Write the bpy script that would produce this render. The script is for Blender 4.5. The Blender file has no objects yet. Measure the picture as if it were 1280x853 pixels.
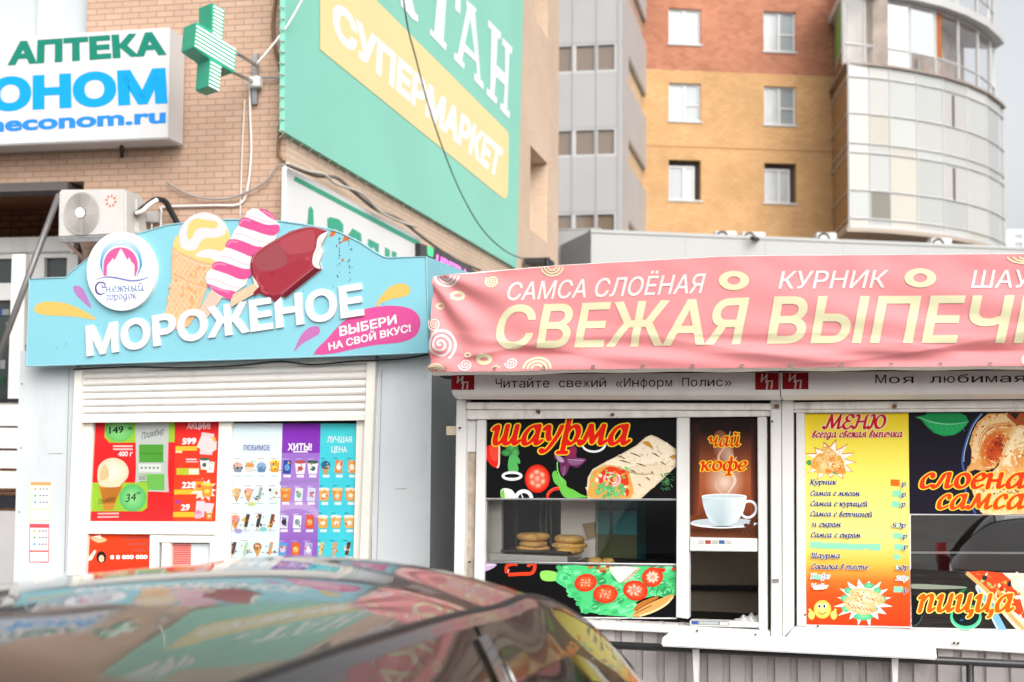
import bpy, bmesh, math, random
from mathutils import Vector, Matrix, geometry
random.seed(7)
scene = bpy.context.scene
COL = scene.collection
rad = math.radians

# ------------------------------------------------------------------ camera
FPX = 1778.0            # focal length in pixels of the 1280 wide photograph (50 mm)
PITCH, ROLL, EYE = rad(3.66), rad(0.4), 2.0
_f = Vector((0, math.cos(PITCH), math.sin(PITCH)))
_r0 = Vector((1, 0, 0)); _u0 = _r0.cross(_f)
RT = math.cos(ROLL) * _r0 + math.sin(ROLL) * _u0
UP = -math.sin(ROLL) * _r0 + math.cos(ROLL) * _u0
EYEP = Vector((0, 0, EYE))
cd = bpy.data.cameras.new('camera'); cam = bpy.data.objects.new('camera', cd); COL.objects.link(cam)
m3 = Matrix((RT, UP, -_f)).transposed()
cam.matrix_world = Matrix.Translation(EYEP) @ m3.to_4x4()
cd.sensor_width = 36.0; cd.lens = FPX / 1280 * 36; cd.clip_start = 0.05; cd.clip_end = 2000
cd.dof.use_dof = True; cd.dof.focus_distance = 7.6; cd.dof.aperture_fstop = 2.6
scene.camera = cam

# ------------------------------------------------------------------ light
SUN_EL, SUN_AZ = rad(36), rad(160)      # azimuth measured clockwise from +Y
w = bpy.data.worlds.new('World'); scene.world = w; w.use_nodes = True
nt = w.node_tree; nt.nodes.clear()
sky = nt.nodes.new('ShaderNodeTexSky'); sky.sky_type = 'NISHITA'; sky.sun_disc = False
sky.sun_elevation = SUN_EL; sky.sun_rotation = SUN_AZ
sky.air_density = 1.0; sky.dust_density = 5.0; sky.ozone_density = 1.0
hs = nt.nodes.new('ShaderNodeHueSaturation'); hs.inputs['Saturation'].default_value = 0.14
bg = nt.nodes.new('ShaderNodeBackground'); bg.inputs['Strength'].default_value = 0.15
wo = nt.nodes.new('ShaderNodeOutputWorld')
nt.links.new(sky.outputs[0], hs.inputs['Color']); nt.links.new(hs.outputs[0], bg.inputs[0]); nt.links.new(bg.outputs[0], wo.inputs[0])
sd = bpy.data.lights.new('sun', 'SUN'); sd.energy = 1.4; sd.angle = rad(70); sd.color = (1.0, 0.955, 0.9)
sun = bpy.data.objects.new('sun', sd); COL.objects.link(sun)
_sdir = Vector((math.sin(SUN_AZ) * math.cos(SUN_EL), math.cos(SUN_AZ) * math.cos(SUN_EL), math.sin(SUN_EL)))
sun.rotation_euler = _sdir.to_track_quat('Z', 'Y').to_euler()
scene.view_settings.view_transform = 'Standard'; scene.view_settings.look = 'None'
scene.view_settings.exposure = 0.62; scene.view_settings.gamma = 1.0
scene.cycles.max_bounces = 8; scene.cycles.transparent_max_bounces = 16
scene.cycles.use_denoising = True

# ------------------------------------------------------------------ geometry helpers
def ray(px, py):
    return _f + RT * ((px - 640) / FPX) - UP * ((py - 426.5) / FPX)

class Plane:
    """an upright plane in the place: u runs to the right along it, v is the height, n faces the street"""
    def __init__(s, px, Y, deg):
        d = ray(px, 540); s.o = EYEP + d * (Y / d.y)
        a = rad(deg); s.u = Vector((math.cos(a), -math.sin(a), 0)); s.n = Vector((-math.sin(a), -math.cos(a), 0))
        s.o.z = 0
    def hit(s, px, py, off=0.0):
        d = ray(px, py); t = ((s.o + s.n * off - EYEP).dot(s.n)) / d.dot(s.n)
        return EYEP + d * t
    def uv(s, px, py, off=0.0):
        p = s.hit(px, py, off) - s.o
        return p.dot(s.u), p.z
    def at(s, u, v, off=0.0):
        return s.o + s.u * u + Vector((0, 0, v)) + s.n * off

class SidePlane(Plane):
    """the plane square to another one, through the point u of it (normal to its right)"""
    def __init__(s, pl, u, off=0.0):
        s.o = pl.at(u, 0, off); s.u = -pl.n; s.n = pl.u.copy()

class MB:
    def __init__(s): s.v = []; s.f = []; s.c = []; s.uvs = {}
    def vert(s, p): s.v.append(Vector(p)); return len(s.v) - 1
    def face(s, pts, col=None):
        i = len(s.v); s.v += [Vector(p) for p in pts]; s.f.append(tuple(range(i, i + len(pts))))
        s.c.append(col); return s
    def faces(s, pts, fs, col=None):
        i = len(s.v); s.v += [Vector(p) for p in pts]
        for f in fs: s.f.append(tuple(i + k for k in f)); s.c.append(col)
        return s
    def prism(s, front, back, cap_back=True, col=None):
        n = len(front)
        fs = [tuple(range(n))] + ([tuple(range(2 * n - 1, n - 1, -1))] if cap_back else [])
        fs += [(i, n + i, n + (i + 1) % n, (i + 1) % n) for i in range(n)]
        return s.faces(list(front) + list(back), fs, col)
    def slab(s, pl, pts, off, thick, col=None):
        """polygon given in photograph pixels on the plane at off, given a thickness to the rear"""
        f = [pl.hit(x, y, off) for x, y in pts]
        return s.prism(f, [p - pl.n * thick for p in f], col=col)
    def box(s, pl, u0, v0, u1, v1, off, thick, col=None):
        f = [pl.at(u0, v0, off), pl.at(u1, v0, off), pl.at(u1, v1, off), pl.at(u0, v1, off)]
        return s.prism(f, [p - pl.n * thick for p in f], col=col)
    def pbox(s, pl, x0, y0, x1, y1, off, thick, col=None):
        """box whose front spans pixel corners top-left (x0,y0) to bottom-right (x1,y1), level on its plane"""
        u0, v1 = pl.uv(x0, y0, off); u1, v0 = pl.uv(x1, y1, off)
        return s.box(pl, u0, v0, u1, v1, off, thick, col)
    def ring(s, pl, outer, inner, off, thick):
        """a frame: outer and inner four-cornered outlines in (u, v)"""
        n = len(outer)
        P = [pl.at(*q, off) for q in outer] + [pl.at(*q, off) for q in inner]
        P += [p - pl.n * thick for p in P]
        fs = []
        for i in range(n):
            j = (i + 1) % n
            fs += [(i, j, n + j, n + i), (2*n+j, 2*n+i, 3*n+i, 3*n+j), (j, i, 2*n+i, 2*n+j), (n+i, n+j, 3*n+j, 3*n+i)]
        return s.faces(P, fs)
    def tube(s, pts, r, n=8, caps=True):
        pts = [Vector(p) for p in pts]; rings = []
        prev = None
        for i, p in enumerate(pts):
            t = (pts[min(i + 1, len(pts) - 1)] - pts[max(i - 1, 0)]).normalized()
            if prev is None:
                a = t.cross(Vector((0, 0, 1)))
                if a.length < 1e-3: a = t.cross(Vector((1, 0, 0)))
                a.normalize()
            else:
                a = (prev - t * prev.dot(t)).normalized()
            prev = a; b = t.cross(a)
            rr = r[i] if isinstance(r, (list, tuple)) else r
            rings.append([p + (a * math.cos(k * math.tau / n) + b * math.sin(k * math.tau / n)) * rr for k in range(n)])
        i0 = len(s.v)
        for rg in rings: s.v += rg
        for i in range(len(rings) - 1):
            for k in range(n):
                a = i0 + i * n
                s.f.append((a + k, a + (k + 1) % n, a + n + (k + 1) % n, a + n + k)); s.c.append(None)
        if caps:
            s.f.append(tuple(i0 + k for k in range(n - 1, -1, -1))); s.c.append(None)
            e = i0 + (len(rings) - 1) * n; s.f.append(tuple(e + k for k in range(n))); s.c.append(None)
        return s
    def grid(s, fn, nu, nv):
        P = [fn(i / nu, j / nv) for j in range(nv + 1) for i in range(nu + 1)]
        fs = [(j*(nu+1)+i, j*(nu+1)+i+1, (j+1)*(nu+1)+i+1, (j+1)*(nu+1)+i) for j in range(nv) for i in range(nu)]
        return s.faces(P, fs)
    def lathe(s, c, prof, n=24, axis='Z', sx=1, sy=1):
        i0 = len(s.v)
        for r, z in prof:
            for k in range(n):
                a = k * math.tau / n
                s.v.append(Vector(c) + Vector((r * math.cos(a) * sx, r * math.sin(a) * sy, z)))
        m = len(prof)
        for i in range(m - 1):
            for k in range(n):
                s.f.append((i0+i*n+k, i0+i*n+(k+1)%n, i0+(i+1)*n+(k+1)%n, i0+(i+1)*n+k)); s.c.append(None)
        s.f.append(tuple(i0 + k for k in range(n - 1, -1, -1))); s.c.append(None)
        s.f.append(tuple(i0 + (m-1)*n + k for k in range(n))); s.c.append(None)
        return s
    def build(s, name, mat, parent=None, smooth=False, bevel=0.0, uvplane=None, weld=False, conform=None, flip=True):
        me = bpy.data.meshes.new(name)
        loc = Vector((0, 0, 0)); q = parent
        while q: loc += q.location; q = q.parent
        me.from_pydata([p - loc for p in s.v], [], s.f)
        if any(c is not None for c in s.c):
            at = me.color_attributes.new('Col', 'FLOAT_COLOR', 'CORNER')
            k = 0
            for f, c in zip(s.f, s.c):
                for q in range(len(f)):
                    cc = c[q] if isinstance(c, list) else (c or (1, 1, 1))
                    at.data[k].color = (*cc, 1); k += 1
        if uvplane is not None:
            ul = me.uv_layers.new(name='UVMap')
            for lp in me.loops:
                p = me.vertices[lp.vertex_index].co + loc - uvplane.o
                nn = p.dot(uvplane.n)
                ul.data[lp.index].uv = (p.dot(uvplane.u) + nn, p.z)
        bm = bmesh.new(); bm.from_mesh(me)
        if weld: bmesh.ops.remove_doubles(bm, verts=bm.verts, dist=1e-5)
        if conform: conform(bm, loc)
        if flip: bmesh.ops.recalc_face_normals(bm, faces=bm.faces)
        if bevel:
            bmesh.ops.bevel(bm, geom=[e for e in bm.edges if e.is_manifold and e.calc_face_angle(0) > 0.5], offset=bevel, segments=2, affect='EDGES', clamp_overlap=True)
        bm.to_mesh(me); bm.free()
        if smooth:
            for p in me.polygons: p.use_smooth = True
        me.materials.append(mat)
        o = bpy.data.objects.new(name, me); COL.objects.link(o)
        if parent: o.parent = parent
        return o

def tag(o, label=None, cat=None, group=None, kind=None):
    if label: o['label'] = label
    if cat: o['category'] = cat
    if group: o['group'] = group
    if kind: o['kind'] = kind
    return o
def thing(name, label, cat, loc, group=None):
    o = bpy.data.objects.new(name, None); COL.objects.link(o); o.location = loc; o.empty_display_size = 0.2
    return tag(o, label, cat, group)

def wall_holes(mb, pl, u0, v0, u1, v1, holes, off=0.0, depth=0.25):
    """a wall face on the plane with rectangular openings (u0, v0, u1, v1) and their reveals"""
    us = sorted({u0, u1, *[h[0] for h in holes], *[h[2] for h in holes]}); vs = sorted({v0, v1, *[h[1] for h in holes], *[h[3] for h in holes]})
    us = [u for u in us if u0 <= u <= u1]; vs = [v for v in vs if v0 <= v <= v1]
    for a, b in zip(us, us[1:]):
        for c, d in zip(vs, vs[1:]):
            mu, mv = (a + b) / 2, (c + d) / 2
            if any(h[0] < mu < h[2] and h[1] < mv < h[3] for h in holes): continue
            mb.face([pl.at(a, c, off), pl.at(b, c, off), pl.at(b, d, off), pl.at(a, d, off)])
    for h in holes:
        q = [(h[0], h[1]), (h[2], h[1]), (h[2], h[3]), (h[0], h[3])]
        for i in range(4):
            a, b = q[i], q[(i + 1) % 4]
            mb.face([pl.at(*a, off), pl.at(*b, off), pl.at(*b, off - depth), pl.at(*a, off - depth)])

# ------------------------------------------------------------------ materials
def lin(h):
    if isinstance(h, str):
        h = h.lstrip('#'); h = [int(h[i:i+2], 16) / 255 for i in (0, 2, 4)]
    else: h = [x / 255 for x in h]
    return tuple(x / 12.92 if x <= .04045 else ((x + .055) / 1.055) ** 2.4 for x in h)
MATS = {}
def mat(name, col=(.8, .8, .8), rough=.5, metal=0.0, spec=.5, var=0.0, vscale=3.0, bump=0.0, bscale=40.0, coat=0.0, dirt=0.0, dscale=2.5, dcol=(.12, .09, .07), emit=None, estr=0.0):
    if name in MATS: return MATS[name]
    m = bpy.data.materials.new(name); m.use_nodes = True; t = m.node_tree; b = t.nodes['Principled BSDF']; MATS[name] = m
    b.inputs['Base Color'].default_value = (*col, 1); b.inputs['Roughness'].default_value = rough
    b.inputs['Metallic'].default_value = metal; b.inputs['Specular IOR Level'].default_value = spec
    if coat: b.inputs['Coat Weight'].default_value = coat; b.inputs['Coat Roughness'].default_value = 0.02
    tc = t.nodes.new('ShaderNodeTexCoord'); out = None
    if var or dirt:
        last = None
        if var:
            n = t.nodes.new('ShaderNodeTexNoise'); n.inputs['Scale'].default_value = vscale; n.inputs['Detail'].default_value = 6
            t.links.new(tc.outputs['Object'], n.inputs['Vector'])
            r = t.nodes.new('ShaderNodeValToRGB'); r.color_ramp.elements[0].position = .3; r.color_ramp.elements[1].position = .7
            r.color_ramp.elements[0].color = (*[c * (1 - var) for c in col], 1); r.color_ramp.elements[1].color = (*[min(1, c * (1 + var)) for c in col], 1)
            t.links.new(n.outputs['Fac'], r.inputs['Fac']); last = r.outputs['Color']
        if dirt:
            n = t.nodes.new('ShaderNodeTexNoise'); n.inputs['Scale'].default_value = dscale; n.inputs['Detail'].default_value = 9; n.inputs['Roughness'].default_value = .7
            mp = t.nodes.new('ShaderNodeMapping'); mp.inputs['Scale'].default_value = (1.6, 1.6, .5)
            t.links.new(tc.outputs['Object'], mp.inputs['Vector']); t.links.new(mp.outputs[0], n.inputs['Vector'])
            r = t.nodes.new('ShaderNodeValToRGB'); r.color_ramp.elements[0].position = .52; r.color_ramp.elements[1].position = .8
            r.color_ramp.elements[0].color = (0, 0, 0, 1); r.color_ramp.elements[1].color = (dirt, dirt, dirt, 1)
            t.links.new(n.outputs['Fac'], r.inputs['Fac'])
            x = t.nodes.new('ShaderNodeMix'); x.data_type = 'RGBA'
            x.inputs['A'].default_value = (*col, 1); x.inputs['B'].default_value = (*dcol, 1)
            if last: t.links.new(last, x.inputs['A'])
            t.links.new(r.outputs['Color'], x.inputs['Factor']); last = x.outputs['Result']
        t.links.new(last, b.inputs['Base Color'])
    if bump:
        n = t.nodes.new('ShaderNodeTexNoise'); n.inputs['Scale'].default_value = bscale; n.inputs['Detail'].default_value = 4
        t.links.new(tc.outputs['Object'], n.inputs['Vector'])
        bp = t.nodes.new('ShaderNodeBump'); bp.inputs['Strength'].default_value = bump; bp.inputs['Distance'].default_value = .01
        t.links.new(n.outputs['Fac'], bp.inputs['Height']); t.links.new(bp.outputs[0], b.inputs['Normal'])
    if emit: b.inputs['Emission Color'].default_value = (*emit, 1); b.inputs['Emission Strength'].default_value = estr
    return m

def brick_mat(name, c1, c2, mortar, bw=.25, bh=.075, ms=.010, var=.12, stain=.0, bumpd=.004):
    m = bpy.data.materials.new(name); m.use_nodes = True; t = m.node_tree; b = t.nodes['Principled BSDF']
    b.inputs['Roughness'].default_value = .85; b.inputs['Specular IOR Level'].default_value = .2
    uv = t.nodes.new('ShaderNodeUVMap'); bt = t.nodes.new('ShaderNodeTexBrick')
    bt.inputs['Scale'].default_value = 1; bt.inputs['Brick Width'].default_value = bw; bt.inputs['Row Height'].default_value = bh
    bt.inputs['Mortar Size'].default_value = ms; bt.inputs['Mortar Smooth'].default_value = .2; bt.inputs['Bias'].default_value = 0
    bt.inputs['Color1'].default_value = (*c1, 1); bt.inputs['Color2'].default_value = (*c2, 1); bt.inputs['Mortar'].default_value = (*mortar, 1)
    t.links.new(uv.outputs[0], bt.inputs['Vector'])
    n = t.nodes.new('ShaderNodeTexNoise'); n.inputs['Scale'].default_value = .35; n.inputs['Detail'].default_value = 8; n.inputs['Roughness'].default_value = .65
    t.links.new(uv.outputs[0], n.inputs['Vector'])
    r = t.nodes.new('ShaderNodeMapRange'); r.inputs['From Min'].default_value = .3; r.inputs['From Max'].default_value = .7
    r.inputs['To Min'].default_value = 1 - var; r.inputs['To Max'].default_value = 1 + var
    t.links.new(n.outputs['Fac'], r.inputs['Value'])
    x = t.nodes.new('ShaderNodeVectorMath'); x.operation = 'SCALE'
    t.links.new(bt.outputs['Color'], x.inputs[0]); t.links.new(r.outputs[0], x.inputs['Scale']); t.links.new(x.outputs[0], b.inputs['Base Color'])
    bp = t.nodes.new('ShaderNodeBump'); bp.inputs['Strength'].default_value = .6; bp.inputs['Distance'].default_value = bumpd; bp.invert = True
    t.links.new(bt.outputs['Fac'], bp.inputs['Height']); t.links.new(bp.outputs[0], b.inputs['Normal'])
    return m

def glass_mat(name, tint=(1, 1, 1), refl=.0, rough=.0, ior=1.5):
    m = bpy.data.materials.new(name); m.use_nodes = True; t = m.node_tree; t.nodes.clear()
    o = t.nodes.new('ShaderNodeOutputMaterial'); mx = t.nodes.new('ShaderNodeMixShader')
    tr = t.nodes.new('ShaderNodeBsdfTransparent'); tr.inputs[0].default_value = (*tint, 1)
    gl = t.nodes.new('ShaderNodeBsdfGlossy'); gl.inputs['Roughness'].default_value = rough; gl.inputs[0].default_value = (1, 1, 1, 1)
    fr = t.nodes.new('ShaderNodeFresnel'); fr.inputs[0].default_value = ior
    ad = t.nodes.new('ShaderNodeMath'); ad.operation = 'ADD'; ad.inputs[1].default_value = refl; ad.use_clamp = True
    t.links.new(fr.outputs[0], ad.inputs[0]); t.links.new(ad.outputs[0], mx.inputs[0])
    t.links.new(tr.outputs[0], mx.inputs[1]); t.links.new(gl.outputs[0], mx.inputs[2]); t.links.new(mx.outputs[0], o.inputs[0])
    return m

def print_mat(name, rough=.4, spec=.3, bump=0.0):
    """printed colours, from the mesh's colour attribute"""
    m = bpy.data.materials.new(name); m.use_nodes = True; t = m.node_tree; b = t.nodes['Principled BSDF']
    a = t.nodes.new('ShaderNodeVertexColor'); a.layer_name = 'Col'
    t.links.new(a.outputs[0], b.inputs['Base Color']); b.inputs['Roughness'].default_value = rough; b.inputs['Specular IOR Level'].default_value = spec
    return m
PRINT = print_mat('printed_vinyl', .45, .14)
FABRIC = print_mat('printed_fabric', .75, .15)
PAPER = print_mat('printed_paper', .6, .12)

# ------------------------------------------------------------------ flat print: polygons, text and pen-drawn lettering on a plane
K = 0.84                                    # the albedo of printed white; later sections reset it to offset their light
def ink(h): return tuple(c * K for c in lin(h))
def mixc(a, b, t): return tuple(x + (y - x) * t for x, y in zip(a, b))
_tc = {}
def text_mesh(body, bold=0.0, space=1.0, res=4):
    """triangulated sans lettering (outlines joined by winding number); bold gives a rim of that width"""
    key = (body, bold, space)
    if key in _tc: return _tc[key]
    c = bpy.data.curves.new('t', 'FONT'); c.body = body; c.resolution_u = res; c.space_character = space; c.fill_mode = 'NONE'
    o = bpy.data.objects.new('t', c); COL.objects.link(o)
    dg = bpy.context.evaluated_depsgraph_get(); dg.update()
    me = bpy.data.meshes.new_from_object(o.evaluated_get(dg))
    V = [(v.co.x, v.co.y) for v in me.vertices]
    ed = [(min(e.vertices), max(e.vertices)) for e in me.edges]
    bpy.data.objects.remove(o); bpy.data.curves.remove(c); bpy.data.meshes.remove(me)
    loops = []; run = []
    eset = set(ed)
    for k in range(len(V)):
        run.append(k)
        if (k, k + 1) not in eset: loops.append(run); run = []
    segs = [(V[a], V[b]) for lp in loops for a, b in zip(lp, lp[1:] + lp[:1])]
    boxes = [(min(V[i][0] for i in lp), max(V[i][0] for i in lp), [(V[a], V[b]) for a, b in zip(lp, lp[1:] + lp[:1])]) for lp in loops]
    W_, _e, T_ = geometry.delaunay_2d_cdt([Vector(p) for p in V], [(a, b) for lp in loops for a, b in zip(lp, lp[1:] + lp[:1])], [], 0, 1e-6)[:3]
    W = [(p.x, p.y) for p in W_]; F2 = []
    for t in T_:
        t = list(t); cx = sum(W[i][0] for i in t) / 3; cy = sum(W[i][1] for i in t) / 3; wn = 0
        for x0, x1, sg in boxes:
            if not x0 <= cx <= x1: continue
            for (ax, ay), (bx, by) in sg:
                if (ay <= cy) != (by <= cy):
                    if ax + (cy - ay) / (by - ay) * (bx - ax) > cx: wn += 1 if by > ay else -1
        if wn:
            ar = sum(W[a][0]*W[b][1] - W[b][0]*W[a][1] for a, b in zip(t, t[1:] + t[:1]))
            if abs(ar) > 1e-12: F2.append(tuple(t if ar > 0 else t[::-1]))
    E = set()
    for f in F2:
        for a, b in zip(f, f[1:] + f[:1]): E.add((a, b))
    nx = {a: b for (a, b) in E if (b, a) not in E}; pv = {b: a for a, b in nx.items()}
    out = {}
    for v, b in nx.items():
        a = pv.get(v, v); ns = []
        for p, q in ((a, v), (v, b)):
            dx, dy = W[q][0]-W[p][0], W[q][1]-W[p][1]; l = math.hypot(dx, dy) or 1; ns.append((dy/l, -dx/l))
        sx, sy = (ns[0][0]+ns[1][0])/2, (ns[0][1]+ns[1][1])/2; l2 = max(sx*sx + sy*sy, .35)
        out[v] = (W[v][0] + sx / l2 * bold, W[v][1] + sy / l2 * bold)
    for v, b in nx.items(): out.setdefault(b, W[b])
    rib = [(v, b, out[b], out[v]) for v, b in nx.items()] if bold else []
    lay = None
    _tc[key] = (W, F2, rib, nx, out, lay); return _tc[key]
_CAP = max(y for x, y in text_mesh('Н')[0])

def spline(pts, n=6, closed=False):
    pts = [Vector((p[0], p[1], 0)) for p in pts]
    if len(pts) < 3: return [(p.x, p.y) for p in pts]
    out = []; N = len(pts)
    for i in range(N if closed else N - 1):
        if closed: a, b, c, d = pts[i-1], pts[i], pts[(i+1) % N], pts[(i+2) % N]
        else: a, b, c, d = pts[max(i-1, 0)], pts[i], pts[i+1], pts[min(i+2, N-1)]
        for k in range(n):
            t = k / n
            q = .5 * ((2*b) + (c-a)*t + (2*a-5*b+4*c-d)*t*t + (3*b-a-3*c+d)*t**3)
            out.append((q.x, q.y))
    if not closed: out.append((pts[-1].x, pts[-1].y))
    return out
def oval(cx, cy, rx, ry=None, n=28, rot=0.0):
    ry = rx if ry is None else ry; c, s = math.cos(rot), math.sin(rot)
    return [(cx + rx*math.cos(k*math.tau/n)*c - ry*math.sin(k*math.tau/n)*s, cy + rx*math.cos(k*math.tau/n)*s + ry*math.sin(k*math.tau/n)*c) for k in range(n)]

class Art:
    """draws flat colour shapes on a plane; each shape lies a hair above the one before"""
    def __init__(s, pl, off, step=1.2e-5, warp=None):
        s.pl = pl; s.off = off; s.step = step; s.k = 0; s.pages = {}; s.page = 'print'; s.warp = warp
    def to(s, page): s.page = page; return s
    @property
    def mb(s): return s.pages.setdefault(s.page, MB())
    def lift(s): s.k += 1; return s.off + s.k * s.step
    def P(s, x, y, off): return s.pl.hit(x, y, off)
    def poly(s, pts, col, smooth=0, closed=True):
        if smooth: pts = spline(pts, smooth, True)
        o = s.lift(); s.mb.face([s.P(x, y, o) for x, y in pts], ink(col) if isinstance(col, str) else col); return s
    def grad(s, pts, cols):
        """polygon with a colour per corner"""
        o = s.lift(); s.mb.face([s.P(x, y, o) for x, y in pts], [ink(c) for c in cols]); return s
    def vgrad(s, quad, stops):
        """quad (tl, tr, br, bl) split in bands with the colour stops [(t, hex)] running down it"""
        o = s.lift(); tl, tr, br, bl = quad
        L = lambda a, b, t: (a[0] + (b[0]-a[0])*t, a[1] + (b[1]-a[1])*t)
        for (t0, c0), (t1, c1) in zip(stops, stops[1:]):
            q = [L(tl, bl, t0), L(tr, br, t0), L(tr, br, t1), L(tl, bl, t1)]
            s.mb.face([s.P(x, y, o) for x, y in q], [ink(c0), ink(c0), ink(c1), ink(c1)])
        return s
    def blend(s, cx, cy, rx, ry, col_in, col_out, n=28, rot=0.0):
        """an oval whose colour runs from the centre to the rim"""
        o = s.lift(); R = oval(cx, cy, rx, ry, n, rot); c = s.P(cx, cy, o); ci, co = ink(col_in), ink(col_out)
        Q = [s.P(x, y, o) for x, y in R]
        for i in range(n): s.mb.face([c, Q[i], Q[(i+1) % n]], [ci, co, co])
        return s
    def oval(s, cx, cy, rx, ry, col, n=28, rot=0.0): return s.poly(oval(cx, cy, rx, ry, n, rot), col)
    def hoop(s, cx, cy, rx, ry, w, col, n=32, a0=0.0, a1=math.tau, rot=0.0, w2=None):
        o = s.lift(); c = ink(col); w2 = w if w2 is None else w2; cr, sr = math.cos(rot), math.sin(rot)
        def p(k, d):
            a = a0 + (a1 - a0) * k / n; x, y = (rx + d*w) * math.cos(a), (ry + d*w2) * math.sin(a)
            return s.P(cx + x*cr - y*sr, cy + x*sr + y*cr, o)
        for k in range(n): s.mb.face([p(k, -.5), p(k, .5), p(k+1, .5), p(k+1, -.5)], c)
        return s
    def line(s, pts, wd, col, smooth=0):
        """ribbon of the given pixel width (one number or one per point)"""
        if smooth:
            n0 = len(pts); w0 = wd if isinstance(wd, (list, tuple)) else [wd] * n0
            pts = spline(pts, smooth); N = len(pts)
            wd = [w0[min(int(i / smooth), n0-1)] + (w0[min(int(i / smooth)+1, n0-1)] - w0[min(int(i / smooth), n0-1)]) * (i / smooth % 1) for i in range(N)]
        N = len(pts); wd = wd if isinstance(wd, (list, tuple)) else [wd] * N
        o = s.lift(); L = []
        for i, (x, y) in enumerate(pts):
            a, b = pts[max(i-1, 0)], pts[min(i+1, N-1)]; dx, dy = b[0]-a[0], b[1]-a[1]; l = math.hypot(dx, dy) or 1
            L.append(((x - dy/l*wd[i]/2, y + dx/l*wd[i]/2), (x + dy/l*wd[i]/2, y - dx/l*wd[i]/2)))
        c = ink(col)
        for i in range(N - 1):
            e = o + (i % 4) * 2e-6
            s.mb.face([s.P(*L[i][0], e), s.P(*L[i][1], e), s.P(*L[i+1][1], e), s.P(*L[i+1][0], e)], c)
        return s
    def mottle(s, outline, palette, n, lo, hi, seed=1, ymax=1e9):
        """small flecks of print colour scattered inside an outline, the grain of a food photograph"""
        r = random.Random(seed); xs = [p[0] for p in outline]; ys = [p[1] for p in outline]; N = len(outline); k = 0
        for _ in range(n * 4):
            if k >= n: break
            x, y = r.uniform(min(xs), max(xs)), r.uniform(min(ys), min(ymax, max(ys))); ins = False
            for i in range(N):
                (ax, ay), (bx, by) = outline[i], outline[i-1]
                if (ay > y) != (by > y) and x < (bx - ax) * (y - ay) / (by - ay) + ax: ins = not ins
            if not ins: continue
            if k == 0: o = s.lift()
            k += 1; a = r.uniform(0, 3.14); w_ = r.uniform(lo, hi); h_ = w_ * r.uniform(.25, .7)
            s.mb.face([s.P(X_, Y_, o + k * 1.5e-6) for X_, Y_ in [(x + w_*math.cos(t)*math.cos(a)*q - h_*math.sin(t)*math.sin(a)*q, y + w_*math.cos(t)*math.sin(a)*q + h_*math.sin(t)*math.cos(a)*q) for t, q in [(j * math.tau / 7, r.uniform(.7, 1.2)) for j in range(7)]]], ink(r.choice(palette)))
        s.k += int(n * 1.5e-6 / s.step) + 1
        return s
    def spiral(s, cx, cy, rx, ry, turns, wd, col, a0=0.0, sgn=1):
        N = int(20 * turns); pts = []
        for i in range(N + 1):
            t = i / N; a = a0 + sgn * turns * math.tau * t
            pts.append((cx + rx * t * math.cos(a), cy + ry * t * math.sin(a)))
        return s.line(pts, [wd * (.6 + .4 * i / N) for i in range(N + 1)], col)
    def star(s, cx, cy, rx, ry, n, inner, col, seed=0, rot=0.0):
        r = random.Random(seed); pts = []
        for k in range(2 * n):
            a = rot + k * math.pi / n; f = (1 if k % 2 == 0 else inner) * (1 + r.uniform(-.12, .12))
            pts.append((cx + rx * f * math.cos(a), cy + ry * f * math.sin(a)))
        return s.poly(pts, col)
    def text(s, body, quad, col, bold=.02, space=1.0, grow=0.0, extrude=0.0):
        """sans lettering stretched over the cap box (bl, br, tr, tl) given in photograph pixels"""
        V, Fs, rib, nx, out, lay = text_mesh(body, bold + grow, space)
        x0, x1 = min(p[0] for p in V) - bold, max(p[0] for p in V) + bold
        s.lift(); o = s.lift(); B = [s.P(*q, o) for q in quad]; c = ink(col); cap = _CAP + 2 * bold
        def at(x, y, e=0.0):
            t = (x - x0) / (x1 - x0); h = (y + bold) / cap
            a = B[0] + (B[1] - B[0]) * t; b = B[3] + (B[2] - B[3]) * t
            return a + (b - a) * h + s.pl.n * e
        for k, f in enumerate(Fs): s.mb.face([at(*V[i], extrude) for i in f], c)
        for k, (v, b, ob, ov) in enumerate(rib):
            e = extrude + (k % 4) * 2e-6
            s.mb.face([at(*V[v], e), at(*V[b], e), at(*ob, e), at(*ov, e)], c)
        if extrude:
            for v, b in nx.items():
                p, q = (out[v], out[b]); s.mb.face([at(*p, extrude), at(*p, -.002), at(*q, -.002), at(*q, extrude)], c)
        return s
    def mono(s, body, quad, col, bold=0.0):
        """typewriter lettering: every sign takes the same width"""
        N = len(body); o = s.lift(); B = [s.P(*q, o) for q in quad]; c = ink(col)
        for i, ch in enumerate(body):
            if ch == ' ': continue
            V, Fs = text_mesh(ch)[:2]
            x0, x1 = min(p[0] for p in V), max(p[0] for p in V)
            wd = x1 - x0; wide = .80 if wd > .42 else .62
            if ch in '.,': wide = .2
            P = []
            for q_, (x, y) in enumerate(V):
                t = (i + .5 + ((x - x0) / wd - .5) * wide) / N; h = y / _CAP
                a = B[0] + (B[1] - B[0]) * t; b = B[3] + (B[2] - B[3]) * t
                P.append(a + (b - a) * h)
            for k, f in enumerate(Fs): s.mb.face([P[i_] for i_ in f], c)
        return s
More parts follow.
